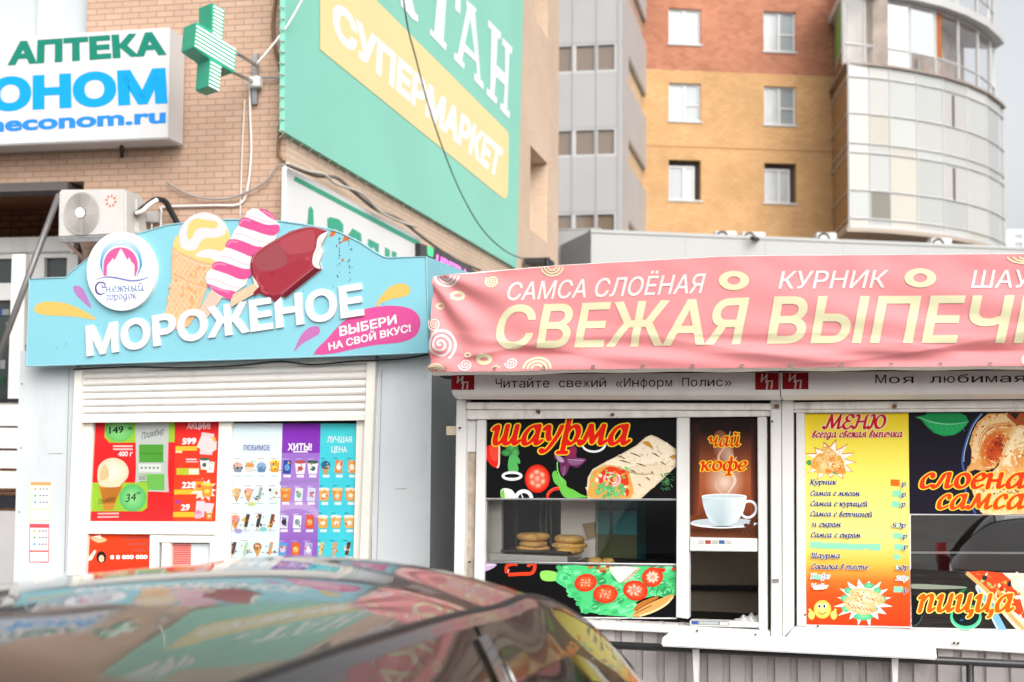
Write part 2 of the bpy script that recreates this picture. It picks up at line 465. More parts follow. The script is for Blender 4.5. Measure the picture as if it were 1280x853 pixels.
    def pen(s, body, quad, layers, wd=.16, thin=.45, ang=40, smooth=5, xtop=1.0):
        """cursive lettering drawn with a broad pen; quad is the x-height box (bl, br, tr, tl); layers = [(grow, colour)] from the back"""
        strokes, adv = [], 0.0
        for ch in body:
            if ch == ' ': adv += .5; continue
            g, a = glyph(ch)
            strokes += [[(x + adv, y) for x, y in st] for st in g]; adv += a + .06
        adv -= .1
        a_ = rad(ang)
        for grow, col in layers:
            c = ink(col)
            for st in strokes:
                s.lift(); o = s.lift(); B = [s.P(*q, o) for q in quad]
                W = ((B[1] - B[0]).length / adv); H = (B[3] - B[0]).length
                eu = (B[1] - B[0]) / adv; 
                def at(x, y, e):
                    t = x / adv; a = B[0] + (B[1] - B[0]) * t; b = B[3] + (B[2] - B[3]) * t
                    return a + (b - a) * y + s.pl.n * e
                N = len(st); L = []
                hw, ht = wd / 2 + grow, wd * thin / 2 + grow
                for i, (x, y) in enumerate(st):
                    p, q = st[max(i-1, 0)], st[min(i+1, N-1)]; dx, dy = q[0]-p[0], q[1]-p[1]; l = math.hypot(dx, dy) or 1
                    f = math.atan2(dy, dx); h = math.sqrt((hw * math.sin(f - a_))**2 + (ht * math.cos(f - a_))**2)
                    L.append((x, y, -dy/l*h, dx/l*h, dx/l, dy/l, h))
                def cap(v, sg, e):
                    x, y, nx, ny, tx, ty, h = v
                    pts = [(x + nx*math.cos(b) + sg*tx*h*math.sin(b), y + ny*math.cos(b) + sg*ty*h*math.sin(b)) for b in [k*math.pi/6 for k in range(7)]]
                    s.mb.face([at(px, py, e) for px, py in pts], c)
                cap(L[0], -1, 0)
                for i in range(N - 1):
                    e = 2e-6 + (i % 7) * 2e-6; A, Bq = L[i], L[i+1]
                    s.mb.face([at(A[0]+A[2], A[1]+A[3], e), at(A[0]-A[2], A[1]-A[3], e), at(Bq[0]-Bq[2], Bq[1]-Bq[3], e), at(Bq[0]+Bq[2], Bq[1]+Bq[3], e)], c)
                cap(L[-1], 1, 1.6e-5)
        return s
    def build(s, parent, material=PRINT, names=None, conform=None):
        for pg, mb in s.pages.items():
            ob = mb.build(pg, material, parent, flip=False, conform=conform)
            # faces look to the street
            me = ob.data
            bm = bmesh.new(); bm.from_mesh(me); bm.normal_update()
            if pg != 'raised_lettering':
                bmesh.ops.reverse_faces(bm, faces=[f for f in bm.faces if f.normal.dot(s.pl.n) < 0])
            bm.to_mesh(me); bm.free()

# the pen's alphabet: skeleton strokes, x-height 1
_H = [(-.10, .80), (.0, .96), (.08, .88)]
def _ring(cx, cy, rx, ry, n=20): return [(cx + rx*math.cos(.6 + k*math.tau/n), cy + ry*math.sin(.6 + k*math.tau/n)) for k in range(n + 1)]
_bowl = [(.60, .78), (.44, .97), (.2, .86), (.03, .46), (.08, .1), (.22, .02), (.42, .2), (.6, .6)]
_st = lambda x: [(x, 1.0), (x, .22), (x+.09, .03), (x+.26, .2)]
_G = {
 'и': ([_H + [(.08, .22), (.2, .02), (.4, .16), (.56, .5)], _st(.58)], .92),
 'ш': ([_H + [(.08, .22), (.2, .02), (.38, .16), (.5, .5)], [(.52, 1.0), (.52, .22), (.64, .02), (.82, .16), (.94, .5)], _st(.96)], 1.3),
 'п': ([_H + [(.09, .6), (.09, 0)], [(.09, .5), (.28, .9), (.46, .97), (.56, .8), (.56, .2), (.65, .03), (.82, .2)]], .92),
 'т': ([_H + [(.09, .6), (.09, 0)], [(.09, .5), (.26, .9), (.4, .97), (.48, .8), (.48, 0)], [(.48, .5), (.65, .9), (.79, .97), (.88, .8), (.88, .2), (.97, .03), (1.13, .2)]], 1.22),
 'л': ([[(-.08, .14), (.0, .02), (.12, .14), (.26, .6), (.36, .95), (.58, 1.0)], _st(.58)], .9),
 'м': ([[(-.08, .14), (.0, .02), (.1, .14), (.2, .6), (.28, 1.0)], [(.28, 1.0), (.38, .55), (.48, .12)], [(.48, .12), (.66, .55), (.86, 1.0)], _st(.84)], 1.18),
 'а': ([_bowl, _st(.6)], .92),
 'у': ([_H + [(.12, .5), (.2, .28)], [(.66, .96), (.56, .5), (.36, .0), (.2, -.3), (.06, -.42), (-.04, -.34)]], .74),
 'р': ([[(.1, .96), (.1, -.45)], [(-.08, .82), (.1, .97)], [(.1, .6), (.3, .93), (.52, .94), (.64, .62), (.56, .2), (.36, .02), (.1, .2)]], .8),
 'Р': ([[(.12, 1.42), (.12, -.45)], [(-.06, -.45), (.3, -.45)], [(.12, .6), (.32, .93), (.54, .94), (.66, .62), (.58, .2), (.38, .02), (.12, .2)]], .82),
 'ч': ([_H + [(.09, .62), (.2, .44), (.4, .5), (.56, .72)], _st(.58)], .92),
 'к': ([_H + [(.09, .6), (.09, 0)], [(.1, .46), (.32, .6), (.48, .93), (.62, .92)], [(.24, .54), (.42, .2), (.54, .03), (.72, .16)]], .78),
 'о': ([_ring(.33, .5, .29, .47)], .76),
 'ф': ([_ring(.25, .5, .23, .46), _ring(.71, .5, .23, .46), [(.48, 1.45), (.48, -.45)], [(.3, -.45), (.66, -.45)]], 1.04),
 'е': ([[(.06, .46), (.4, .54), (.52, .76), (.4, .97), (.2, .88), (.04, .5), (.12, .1), (.3, .02), (.54, .2)]], .66),
 'с': ([[(.5, .76), (.44, .95), (.28, .95), (.06, .6), (.08, .16), (.25, .02), (.52, .2)]], .64),
 'н': ([_H + [(.09, .6), (.09, 0)], [(.09, .5), (.58, .52)], _st(.58)], .92),
 'ц': ([_H + [(.08, .22), (.2, .02), (.4, .16), (.56, .5)], [(.58, 1.0), (.58, .22), (.68, .03), (.86, .06)], [(.86, .06), (.84, -.26), (.74, -.34)]], .98),
 'я': ([[(.58, 1.0), (.58, .2), (.66, .02), (.78, .14)], [(.58, .97), (.3, .97), (.12, .76), (.28, .5), (.58, .5)], [(.34, .5), (.2, .12), (.04, .02), (-.08, .12)]], .84),
 'в': ([[(.08, .5), (.1, .12), (.28, .02), (.5, .26), (.4, .55), (.2, .6), (.1, .7), (.2, 1.1), (.36, 1.36), (.5, 1.3), (.42, 1.02), (.16, .7)]], .68),
 'г': ([[(.02, .8), (.14, .97), (.34, .95), (.46, .82), (.2, .45), (.12, .18), (.26, .02), (.46, .14)]], .58),
 'д': ([_bowl, [(.62, 1.0), (.58, -.02), (.44, -.4), (.22, -.42), (.16, -.24), (.5, .0), (.8, .22)]], .9),
 'ж': ([[(.0, .9), (.14, .94), (.3, .55), (.12, .06), (-.02, .12)], [(.48, 1.0), (.48, 0)], [(.26, .5), (.7, .5)], [(.98, .9), (.84, .94), (.68, .55), (.86, .06), (1.0, .12)]], 1.06),
 'ь': ([_H + [(.09, .4), (.1, .04)], [(.1, .5), (.32, .58), (.46, .3), (.34, .02), (.1, .04)]], .6),
 'ы': ([_H + [(.09, .4), (.1, .04)], [(.1, .5), (.32, .58), (.46, .3), (.34, .02), (.1, .04)], _st(.68)], 1.02),
 'б': ([_ring(.33, .4, .29, .38), [(.05, .5), (.12, 1.0), (.34, 1.25), (.62, 1.36)]], .76),
 'К': ([[(.0, 1.3), (.14, 1.4), (.2, 1.3), (.16, 0)], [(.18, .66), (.46, .86), (.66, 1.36), (.82, 1.34)], [(.34, .74), (.56, .26), (.72, .02), (.9, .16)]], 1.0),
 'С': ([[(.76, 1.05), (.68, 1.35), (.42, 1.36), (.1, .85), (.1, .25), (.36, .0), (.76, .24)]], .86),
 'Ш': ([[(.04, 1.3), (.14, 1.4), (.16, .2), (.3, .02), (.52, .16)], [(.54, 1.4), (.54, .2), (.7, .02), (.9, .16)], [(.96, 1.4), (.96, .2), (1.06, .02), (1.24, .2)]], 1.3),
 'М': ([[(-.1, .16), (.02, .0), (.16, .2), (.36, 1.4)], [(.36, 1.4), (.5, .7), (.62, .1)], [(.62, .1), (.86, .7), (1.1, 1.4)], [(1.1, 1.4), (1.08, .2), (1.18, .02), (1.36, .2)]], 1.36),
 'Е': ([[(.72, 1.16), (.6, 1.4), (.34, 1.36), (.2, 1.06), (.36, .76), (.54, .76)], [(.5, .76), (.2, .66), (.06, .32), (.26, .0), (.54, .06), (.72, .3)]], .84),
 'Н': ([[(-.06, .2), (.06, .0), (.2, .2), (.3, 1.1), (.2, 1.4), (.02, 1.28)], [(.22, .7), (.86, .74)], [(1.0, 1.36), (.88, 1.2), (.86, .3), (.96, .0), (1.14, .18)]], 1.16),
 'Ю': ([[(-.06, .2), (.06, .0), (.2, .2), (.3, 1.1), (.2, 1.4), (.02, 1.28)], [(.24, .7), (.5, .72)], _ring(.84, .7, .36, .66)], 1.3),
 'Ч': ([[(.0, 1.3), (.12, 1.4), (.16, .9), (.32, .66), (.56, .74), (.72, 1.0)], [(.76, 1.4), (.72, .2), (.82, .02), (.98, .2)]], 1.0),
 '0': ([_ring(.34, .66, .3, .62)], .78), '9': ([_ring(.34, .92, .28, .36), [(.62, .95), (.56, .3), (.36, .02), (.14, .08)]], .76),
 '5': ([[(.62, 1.3), (.24, 1.28), (.16, .74)], [(.16, .74), (.42, .84), (.6, .5), (.44, .06), (.1, .1)]], .72),
 '6': ([_ring(.34, .38, .28, .36), [(.08, .46), (.16, 1.0), (.36, 1.26), (.58, 1.28)]], .76),
 '3': ([[(.12, 1.16), (.36, 1.3), (.54, 1.05), (.28, .72)], [(.28, .72), (.58, .5), (.48, .08), (.1, .1)]], .72),
 '7': ([[(.1, 1.26), (.62, 1.28)], [(.62, 1.28), (.34, .6), (.22, .0)]], .68), '1': ([[(.1, 1.05), (.36, 1.3)], [(.36, 1.3), (.36, 0)]], .55),
 '.': ([[(.08, .05), (.12, .05)]], .25),
}
_G['й'] = (_G['и'][0] + [[(.22, 1.36), (.36, 1.22), (.54, 1.36)]], .92)
_gc = {}
def glyph(ch):
    if ch not in _gc:
        st, a = _G[ch]; _gc[ch] = ([spline(q, 5) for q in st], a)
    return _gc[ch]
# ================================================================== planes of the place
K2 = Plane(900, 7.7, 16.0)       # bakery kiosk, window front
K1 = Plane(280, 9.1, 15.0)       # ice cream kiosk, front
BF = Plane(352, 14.0, 11.5)      # brick building, street front
BS = SidePlane(BF, BF.uv(352, 540)[0])   # brick building, side wall
SF = Plane(735, 50.0, 11.5)      # panelled stair block
SS = SidePlane(SF, SF.uv(777, 540)[0])
AF = Plane(920, 58.0, -7.5)      # apartment block
LB = Plane(738, 31.0, -13.0)      # low white building

white = mat('white_painted_metal', (.66, .65, .63), .4, dirt=.4, var=.03, dcol=(.35, .3, .26))
cream = mat('cream_plastic_frame', (.73, .70, .64), .4, dirt=.2, var=.03, dcol=(.4, .35, .28))
dirtywhite = mat('weathered_white_paint', (.74, .71, .67), .55, var=.1, vscale=14, dirt=.65, dscale=9, dcol=(.22, .15, .10))
darkmetal = mat('dark_metal', (.03, .03, .035), .45, .6)
black = mat('black_rubber', (.012, .012, .013), .6)
steel = mat('galvanised_steel', (.42, .42, .43), .35, .9, var=.15, vscale=12)

# ------------------------------------------------------------------ ground
g = MB()
g.face([(-900, -300, 0), (900, -300, 0), (900, 1500, 0), (-900, 1500, 0)])
tag(g.build('ground', mat('pale_bounce_asphalt', (.15, .145, .14), .9, var=.35, vscale=1.2, bump=.5, bscale=60)), kind='structure')  # unseen ground kept pale to bounce light onto the kiosk fronts
g = MB(); pv = [K2.at(-9, 0, 1.3), K2.at(9, 0, 1.3), K2.at(9, 0, -6), K2.at(-9, 0, -6)]
g.prism([p + Vector((0, 0, .12)) for p in pv], [p - Vector((0, 0, .02)) for p in pv])
tag(g.build('pavement', mat('concrete_paving', (.33, .31, .29), .9, var=.2, vscale=2, bump=.4, bscale=30), bevel=.01), kind='structure')

# ================================================================== brick building with pharmacy and supermarket banner
def world_base(pl, u, off=0): 
    p = pl.at(u, 0, off); return (p.x, p.y, 0)
bu0 = BF.uv(-260, 300)[0]; bu1 = 0.0 + BF.uv(352, 540)[0]
su1 = BS.uv(698, 200)[0]
tan_brick = brick_mat('tan_brick', (.45, .30, .215), (.49, .335, .25), (.31, .205, .15), .19, .062, .0055, .14)
side_brick = brick_mat('pale_tan_brick', (.56, .42, .315), (.60, .46, .35), (.46, .34, .25), .19, .062, .0055, .10)
bb = thing('brick_building', 'tan brick corner building carrying a pharmacy sign and a supermarket banner', 'building', world_base(BF, bu1))
H1 = 15.0
wu0, wv1 = BF.uv(-60, -60); wu1, wv0 = BF.uv(108, 43)           # upper window
eu0, ev1 = BF.uv(-200, 236); eu1, ev0 = BF.uv(92, 720)          # entrance recess
mb = MB(); wall_holes(mb, BF, bu0, 0, bu1, H1, [(wu0, wv0, wu1, wv1), (eu0, .3, eu1, ev1)], 0, .35)
mb.build('front_wall', tan_brick, bb, uvplane=BF)
sw = []
for (x0, y0, x1, y1) in ((663, 182, 684, 287), (669, -70, 685, 24)):
    a, d = BS.uv(x0, y0); b, c = BS.uv(x1, y0 * 0 + y1)
    hh = BS.uv(x0, y1)[1]
    sw.append((a, hh, b, d))
mb = MB(); wall_holes(mb, BS, 0, 0, su1, H1, sw, 0, .5)
mb.build('side_wall', side_brick, bb, uvplane=BS)
mb = MB(); 
mb.faces([BF.at(bu0, H1), BF.at(bu1, H1), BS.at(su1, H1), BS.at(su1, H1) - BF.u * (bu1 - bu0), BF.at(bu0, 0), BF.at(bu1, 0), BS.at(su1, 0), BS.at(su1, 0) - BF.u * (bu1 - bu0)],
         [(0, 1, 2, 3), (2, 6, 7, 3), (3, 7, 4, 0)])
mb.build('rear_wall', side_brick, bb, uvplane=BS)
darkin = mat('dark_interior', (.03, .027, .025), .8)
skyglass = mat('window_glass', (.36, .40, .44), .08, 0, .9)
dkglass = mat('dark_window_glass', (.035, .045, .045), .06, 0, .8)
# upper window
wf = MB(); 
fr_o = [(wu0, wv0), (wu1, wv0), (wu1, wv1), (wu0, wv1)]
wf.ring(BF, fr_o, [(wu0 + .06, wv0 + .06), (wu1 - .015, wv0 + .015), (wu1 - .015, wv1 - .06), (wu0 + .06, wv1 - .06)], -.10, .08)
xm0, _ = BF.uv(48, 20, -.1); xm1, _ = BF.uv(61, 20, -.1)
wf.box(BF, xm0, wv0 + .002, xm1, wv1 - .002, -.09, .08)
wfo = wf.build('window', cream, bb)
MB().box(BF, wu0, wv0, wu1, wv1, -.15, .02).build('pane', mat('pale_window_glass', (.46, .50, .53), .15, 0, .6), wfo)
for i, h in enumerate(sw):
    win = MB().ring(BS, [(h[0], h[1]), (h[2], h[1]), (h[2], h[3]), (h[0], h[3])], [(h[0]+.08, h[1]+.08), (h[2]-.08, h[1]+.08), (h[2]-.08, h[3]-.08), (h[0]+.08, h[3]-.08)], -.38, .06).build('window', dirtywhite, bb)
    MB().box(BS, h[0], h[1], h[2], h[3], -.42, .02).build('pane', dkglass if i else brick_mat('blind_brick', (.42, .25, .15), (.45, .27, .17), (.24, .15, .1)), win, uvplane=BS)
# entrance recess
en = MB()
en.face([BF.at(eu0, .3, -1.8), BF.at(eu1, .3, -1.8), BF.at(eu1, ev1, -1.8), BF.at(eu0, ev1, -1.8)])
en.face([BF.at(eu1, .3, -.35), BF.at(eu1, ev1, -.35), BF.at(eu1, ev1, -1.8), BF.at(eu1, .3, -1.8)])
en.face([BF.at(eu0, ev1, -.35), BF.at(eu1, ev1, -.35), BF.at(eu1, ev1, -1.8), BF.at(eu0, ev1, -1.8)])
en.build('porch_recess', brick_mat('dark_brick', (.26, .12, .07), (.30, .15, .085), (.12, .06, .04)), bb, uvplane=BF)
MB().pbox(BF, -120, 233, 84, 237.5, .03, .3).build('porch_beam', mat('porch_beam_grey', (.10, .09, .085), .6), bb)
# glazed entrance: frames and panes in pixel boxes on a plane set back
ef = MB(); eo = -.9
for q in ((-120, 300, 92, 317), (-120, 318, 88, 322)): ef.pbox(BF, *q, eo, .1)
for q in ((36, 318, 50, 520), (84, 318, 92, 520), (-120, 356, 36, 375), (50, 347, 84, 356)): ef.pbox(BF, *q, eo + .004, .1)
efo = ef.build('entrance_frame', mat('grey_white_frame', (.62, .62, .61), .4, dirt=.3), bb)
MB().pbox(BF, -120, 316, 92, 520, eo - .06, .02).build('pane', dkglass, efo)
# a display of packets stands behind the glass of the entrance
rr = random.Random(3)
DCOL = ['#1f3460', '#33507e', '#6a6f5a', '#2c4a38', '#8a8f94']
for i in range(5):
    x = rr.uniform(-4, 14); y = rr.uniform(385, 505); ww = rr.uniform(4, 9)
    MB().pbox(BF, x, y, x + ww, y + rr.uniform(6, 14), eo - .05 + i * .0006, .006, ink(rr.choice(DCOL))).build('packet', PRINT, efo)
# white cladding panels under the entrance glass
for (y0, y1) in ((503, 533), (534, 561), (562, 586), (587, 611)):
    MB().pbox(BF, -150, y0, 24, y1, .02, .05).build('cladding_panel', white, bb, bevel=.004)
MB().pbox(BF, -150, 498, 25, 503, .05, .12).build('sill', darkmetal, bb)
MB().pbox(BF, -150, 613, 24, 617, .04, .1).build('ledge', mat('brown_trim', (.10, .05, .03), .6), bb)
MB().pbox(BF, -150, 617, 22, 636, .0, .1).build('shadow_gap', darkmetal, bb)
MB().pbox(BF, -150, 636, 30, 760, .02, .1).build('plinth', mat('grey_plinth', (.38, .37, .37), .8, var=.1), bb)
MB().pbox(BF, 15, 318, 27, 505, .02, .08).build('door_jamb', white, bb)

# ------------------------------------------------------------------ pharmacy sign box
PO = .40
so = BF
q = [(-170, 57.5), (212, 34), (209, 173.5), (-170, 189)]
ps = thing('pharmacy_sign', 'white light box pharmacy sign with green and blue lettering on brick wall', 'sign', tuple(BF.hit(100, 185, PO)))
MB().slab(BF, q, PO, PO - .03).build('sign_box', mat('white_sign_plastic', (.53, .53, .535), .3, var=.02), ps, bevel=.012)
a = Art(BF, PO + .002).to('lettering')
Z1 = lambda *p: [(x / 3.5556, y / 3.5556) for x, y in p]
a.text('АПТЕКА', Z1((36, 292), (738, 245), (724, 140), (44, 187)), '#1f7f6c', .055)
a.pages['lettering'].c = a.pages['lettering'].c
def outlined_oval(a, cx, cy, ro, ri, col):
    a.hoop(cx, cy, (ro[0]+ri[0])/2, (ro[1]+ri[1])/2, ro[0]-ri[0], col, 40, w2=ro[1]-ri[1])
a.text('ОНОМ', Z1((-52, 498), (745, 460), (735, 302), (-48, 347)), '#149cdc', .06); a.text('ЭК', Z1((-480, 519), (-72, 500), (-68, 348), (-476, 372)), '#149cdc', .04)
a.text('neconom.ru', Z1((-55, 590), (737, 548), (737, 475), (-55, 517)), '#2c86d2', .04)
a.build(ps)
MB().tube([BF.hit(152, 178, .2), BF.hit(152, 196, .02)], .02).build('bracket', black, ps)

# ------------------------------------------------------------------ green pharmacy cross, standing out from the wall
CRP = Plane(268, 13.1, -42)   # its lit face looks to the right
Zc = lambda pts: [(x / 3.5556, y / 3.5556) for x, y in pts]
cc = [(940, 12), (1000, 45), (990, 182), (1053, 222), (1042, 325), (985, 295), (975, 408), (925, 385), (933, 262), (862, 212), (872, 97), (940, 135)]
pc = thing('pharmacy_cross', 'green pharmacy cross with rows of white lamps on steel arms', 'sign', tuple(CRP.hit(265, 110)))
cmb = MB(); f = [CRP.hit(x / 3.5556, y / 3.5556) for x, y in cc]
dep = .24
dv = (BF.u * -1).normalized()
dv = -CRP.n
cmb.prism(f, [p + dv * dep for p in f]); cmb.build('cross_body', mat('green_cross_plastic', lin('#1f9d7c'), .35), pc, bevel=.006)
ar = Art(CRP, .004).to('lamp_rows_print')
def row(x0, y0, x1, y1, ):
    ar.line([(x0 / 3.5556, y0 / 3.5556), (x1 / 3.5556, y1 / 3.5556)], 2.1, '#ffffff')
for k in range(8): row(950 - k * .6, 28 + k * 16.5, 994 - k * 1.0, 52 + k * 16.8)
for k in range(6): row(874 - k * 1.6, 116 + k * 17, 1048 - k * 1.6, 222 + k * 17)
for k in range(7): row(936 - k * 1.2, 276 + k * 17, 984 - k * 1.6, 303 + k * 16.5)
ar.build(pc)
arm = MB(); cy_ = CRP.hit(280, 80, -.1); cz_ = CRP.hit(272, 84, -.1)
w1 = BF.hit(322, 83, .05); w2 = BF.hit(318, 103, .05)
arm.tube([CRP.hit(296, 67, -.10), w1], .018).tube([CRP.hit(289, 90, -.10), w2], .018)
arm.build('arm', steel, pc)
MB().pbox(BF, 316, 67, 321, 130, .05, .04).build('bracket', steel, pc)
MB().pbox(BF, 310, 95, 324, 108, .14, .1).build('junction_box', white, pc, bevel=.01)
MB().tube([BF.hit(321, 97, .06), BF.hit(345, 97, .06), BF.hit(356, 104, .02)], .012).build('stay', steel, pc)

# ------------------------------------------------------------------ supermarket banner on the side wall
gb = thing('supermarket_banner', 'large mint green supermarket banner with white and yellow lettering on side wall', 'banner', tuple(BS.hit(500, 250, .05)))
bq = [(357, -260), (657, -110), (646, 336), (355.5, 165)]
mint = mat('mint_vinyl', (.22, .58, .46), .42, var=.05, vscale=.4, bump=.25, bscale=2.2, spec=.4)
MB().slab(BS, bq, .06, .05).build('sheet', mint, gb)
a = Art(BS, .065, step=2e-4).to('print')
a.poly([(400, -70), (400, 62), (405, 66), (626, 246), (632, 249), (635, 243), (636, 168), (634, 164), (462, -8)], '#f4e2a6')
a.to('lettering')
Z2 = lambda *p: [(340 + x / 2.5083, y / 2.5083) for x, y in p]
a.text('СУПЕРМАРКЕТ', Z2((192, 112), (708, 560), (725, 470), (190, -8)), '#ffffff', .05)
# slab serif capitals, drawn letter by letter
def slabT(p, s):
    pass
def glyph_poly(pts): a.poly(Z2(*pts), '#ffffff')
glyph_poly([(495, 108), (545, 160), (548, 140), (538, 128), (548, -30), (575, -5), (574, 30), (590, 45), (592, -20), (500, -110), (496, -55), (508, -42), (520, -62), (522, -55), (508, 105), (496, 88)])
glyph_poly([(570, 185), (602, 218), (604, 200), (596, 190), (602, 160), (640, 196), (643, 235), (634, 228), (634, 250), (662, 283), (664, 262), (654, 250), (636, 40), (642, 30), (610, 0), (608, 15), (612, 22), (582, 172), (571, 165)])
a.poly(Z2((605, 138), (622, 55), (637, 172)), (.22, .58, .46))
glyph_poly([(672, 296), (704, 328), (706, 308), (697, 298), (702, 240), (730, 268), (726, 330), (716, 322), (715, 342), (744, 374), (746, 352), (737, 344), (744, 165), (752, 172), (753, 150), (722, 118), (721, 140), (731, 150), (731, 232), (703, 203), (707, 118), (716, 126), (718, 104), (678, 62), (677, 84), (688, 94), (684, 285), (673, 275)])
glyph_poly([(395, -60), (405, 20), (412, 25), (440, 60), (458, 70), (458, 50), (448, 40), (425, -60)])
a.text('БУР', [(405, -150), (480, -80), (500, -160), (405, -240)], '#f6f6f2', .05)
a.build(gb)
MLAC = mat('rope_grey', (.30, .28, .25), .8)
for k in range(26):
    t = k / 25; x = 355.5 + (646 - 355.5) * (1 - (1 - t) / (1 + .0)) ; 
    p = BS.hit(355.5 + 290 * t, 165 + 171 * t, .06); MB().tube([p, p - Vector((0, 0, .06)) - BS.n * .05], .006, 5).build('lacing', MLAC, gb)
for k in range(12):
    p = BS.hit(355.7, 10 + k * 14, .06); MB().tube([p, p - BS.u * .05 - BS.n * .05], .007, 5).build('lacing', MLAC, gb)

# ------------------------------------------------------------------ long white sign under the banner
ws = thing('long_white_sign', 'long white sign with green stripe and letters under the green banner', 'sign', tuple(BS.hit(430, 300, .1)))
WO = .07
MB().slab(BS, [(358, 207), (526, 297), (528, 420), (354, 420)], WO, WO - .02).build('sign_box', mat('long_sign_plastic', (.74, .74, .74), .35), ws, bevel=.015)
a = Art(BS, WO + .003, step=2e-4).to('print')
a.line([(368, 223), (524, 305)], 5.5, '#3fae8e')
a.to('lettering')
Z3 = lambda *p: [(300 + x / 3.5556, 240 + y / 3.5556) for x, y in p]
a.poly(Z3((295, 220), (305, 75), (314, 62), (326, 80), (330, 220)), '#3fae8e')
a.poly(Z3((388, 120), (400, 112), (440, 122), (460, 145), (458, 190), (440, 195), (436, 170), (420, 165), (400, 175), (390, 165)), '#3fae8e')
a.poly(Z3((482, 190), (500, 162), (538, 185), (542, 230), (520, 225), (515, 205), (500, 210), (498, 240), (480, 230)), '#3fae8e')
a.poly(Z3((570, 208), (618, 232), (616, 275), (600, 270), (600, 250), (588, 245), (586, 270), (568, 262)), '#3fae8e')
a.poly(Z3((645, 245), (666, 258), (666, 300), (645, 290)), '#3fae8e'); a.poly(Z3((676, 262), (696, 270), (696, 310), (676, 300)), '#3fae8e')
a.poly(Z3((340, 330), (700, 330), (700, 400), (340, 400)), '#3fae8e')
a.build(ws)

# ------------------------------------------------------------------ black shop light box with pink letters behind the ice cream sign
bs = thing('black_light_box', 'small black light box with pink and green lit letters below the white sign', 'sign', tuple(BS.hit(560, 330, .2)))
MB().slab(BS, [(525, 304), (560, 316), (600, 342), (604, 372), (526, 362)], .14, .12).build('sign_box', mat('black_plastic', (.015, .015, .017), .4), bs, bevel=.01)
pinkled = mat('pink_led', lin('#ff7be0'), .4, emit=lin('#ff6be0'), estr=.55)
a = Art(BS, .145, step=2e-4).to('lettering')
a.text('ЦВЕТЫ', [(544, 332), (584, 354), (582, 337), (546, 318)], '#ff8fe6', .05)
for pg in a.pages.values(): pg.c = [None] * len(pg.c)
a.build(bs, pinkled)
MB().slab(BS, Z3((835, 240), (860, 255), (857, 290), (836, 280)), .147, .006).build('green_emblem', mat('green_led', lin('#3fe089'), .4, emit=lin('#2fe07a'), estr=.5), bs)

# ------------------------------------------------------------------ cables on and across the brick building
def cable(name, label, pts, r, m, pl=None, off=.03, n=6, cat='cable'):
    P = []
    for p in pts:
        if len(p) == 2: P.append(pl.hit(p[0], p[1], off))
        else: P.append(p[2].hit(p[0], p[1], p[3] if len(p) > 3 else off))
    Q = []
    N = len(P)
    for i in range(N - 1):
        A, B_, C, D = P[max(i-1, 0)], P[i], P[i+1], P[min(i+2, N-1)]
        for k in range(n):
            t = k / n; Q.append(.5 * ((2*B_) + (C-A)*t + (2*A-5*B_+4*C-D)*t*t + (3*B_-A-3*C+D)*t**3))
    Q.append(P[-1])
    return tag(MB().tube(Q, r, 6).build(name, m, smooth=True), label, cat)
blk = black; brn = mat('brown_cable', (.16, .085, .04), .6); wht = mat('white_cable', (.7, .68, .64), .5)
cable('hanging_cable', 'thin black cable drooping across the mint supermarket banner', [(498, -60), (508, 25), (519, 70), (535, 130), (555, 190), (577, 243), (603, 287), (632, 314), (660, 325), (690, 327)], .009, blk, BS, .5)
cable('wall_cable', 'brown cable running down the corner of the brick wall', [(348, -20), (342, 20), (343, 55), (351, 88), (355, 112), (351, 150), (348, 190), (356, 203)], .017, brn, BF, .04)
cable('wall_conduit', 'pale cable dropping from the cross bracket to the wall box', [(312, 108), (313, 150), (314, 190), (310, 232), (300, 255), (265, 257), (205, 259), (202, 264), (201, 285)], .012, wht, BF, .03)
cable('wall_drop_wire', 'thin pale wire hanging straight down below the cross', [(306, 125), (303, 180), (300, 275)], .006, wht, BF, .03)
cable('roof_wire', 'pale wire slanting up from the cross bracket to roof corner', [(321, 80), (338, 60), (358, 34), (375, 5), (390, -25)], .012, wht, BF, .25)
cable('grey_wire', 'grey wire sagging along the brick beside the sign corner', [(208, 228), (245, 246), (285, 248), (318, 236), (335, 224), (347, 208), (362, 206)], .011, mat('grey_cable', (.3, .27, .25), .6), BF, .06)
cable('bundle_cable', 'dark cable bundle running above the long white sign', [(360, 206), (395, 220), (420, 222), (440, 238), (470, 262), (500, 275), (530, 298), (565, 322), (600, 338)], .02, mat('dusty_cable', (.17, .14, .12), .8), BS, .12)
cable('light_cable', 'light sleeve cable running above the long white sign', [(358, 204), (385, 214), (405, 218), (420, 230), (452, 242), (480, 268), (520, 284)], .015, mat('pale_sleeve', (.5, .46, .4), .7), BS, .16)
clips = thing('wire_anchor', 'small dark wire anchor at the foot of the banner wall', 'anchor', tuple(BS.hit(689, 328, .1)))
MB().pbox(BS, 685, 322, 693, 334, .5, .45).build('anchor_block', blk, clips)
MB().tube([BS.hit(684, 322, .5), BS.hit(684, 334, .5)], .05).build('insulator', darkmetal, clips)

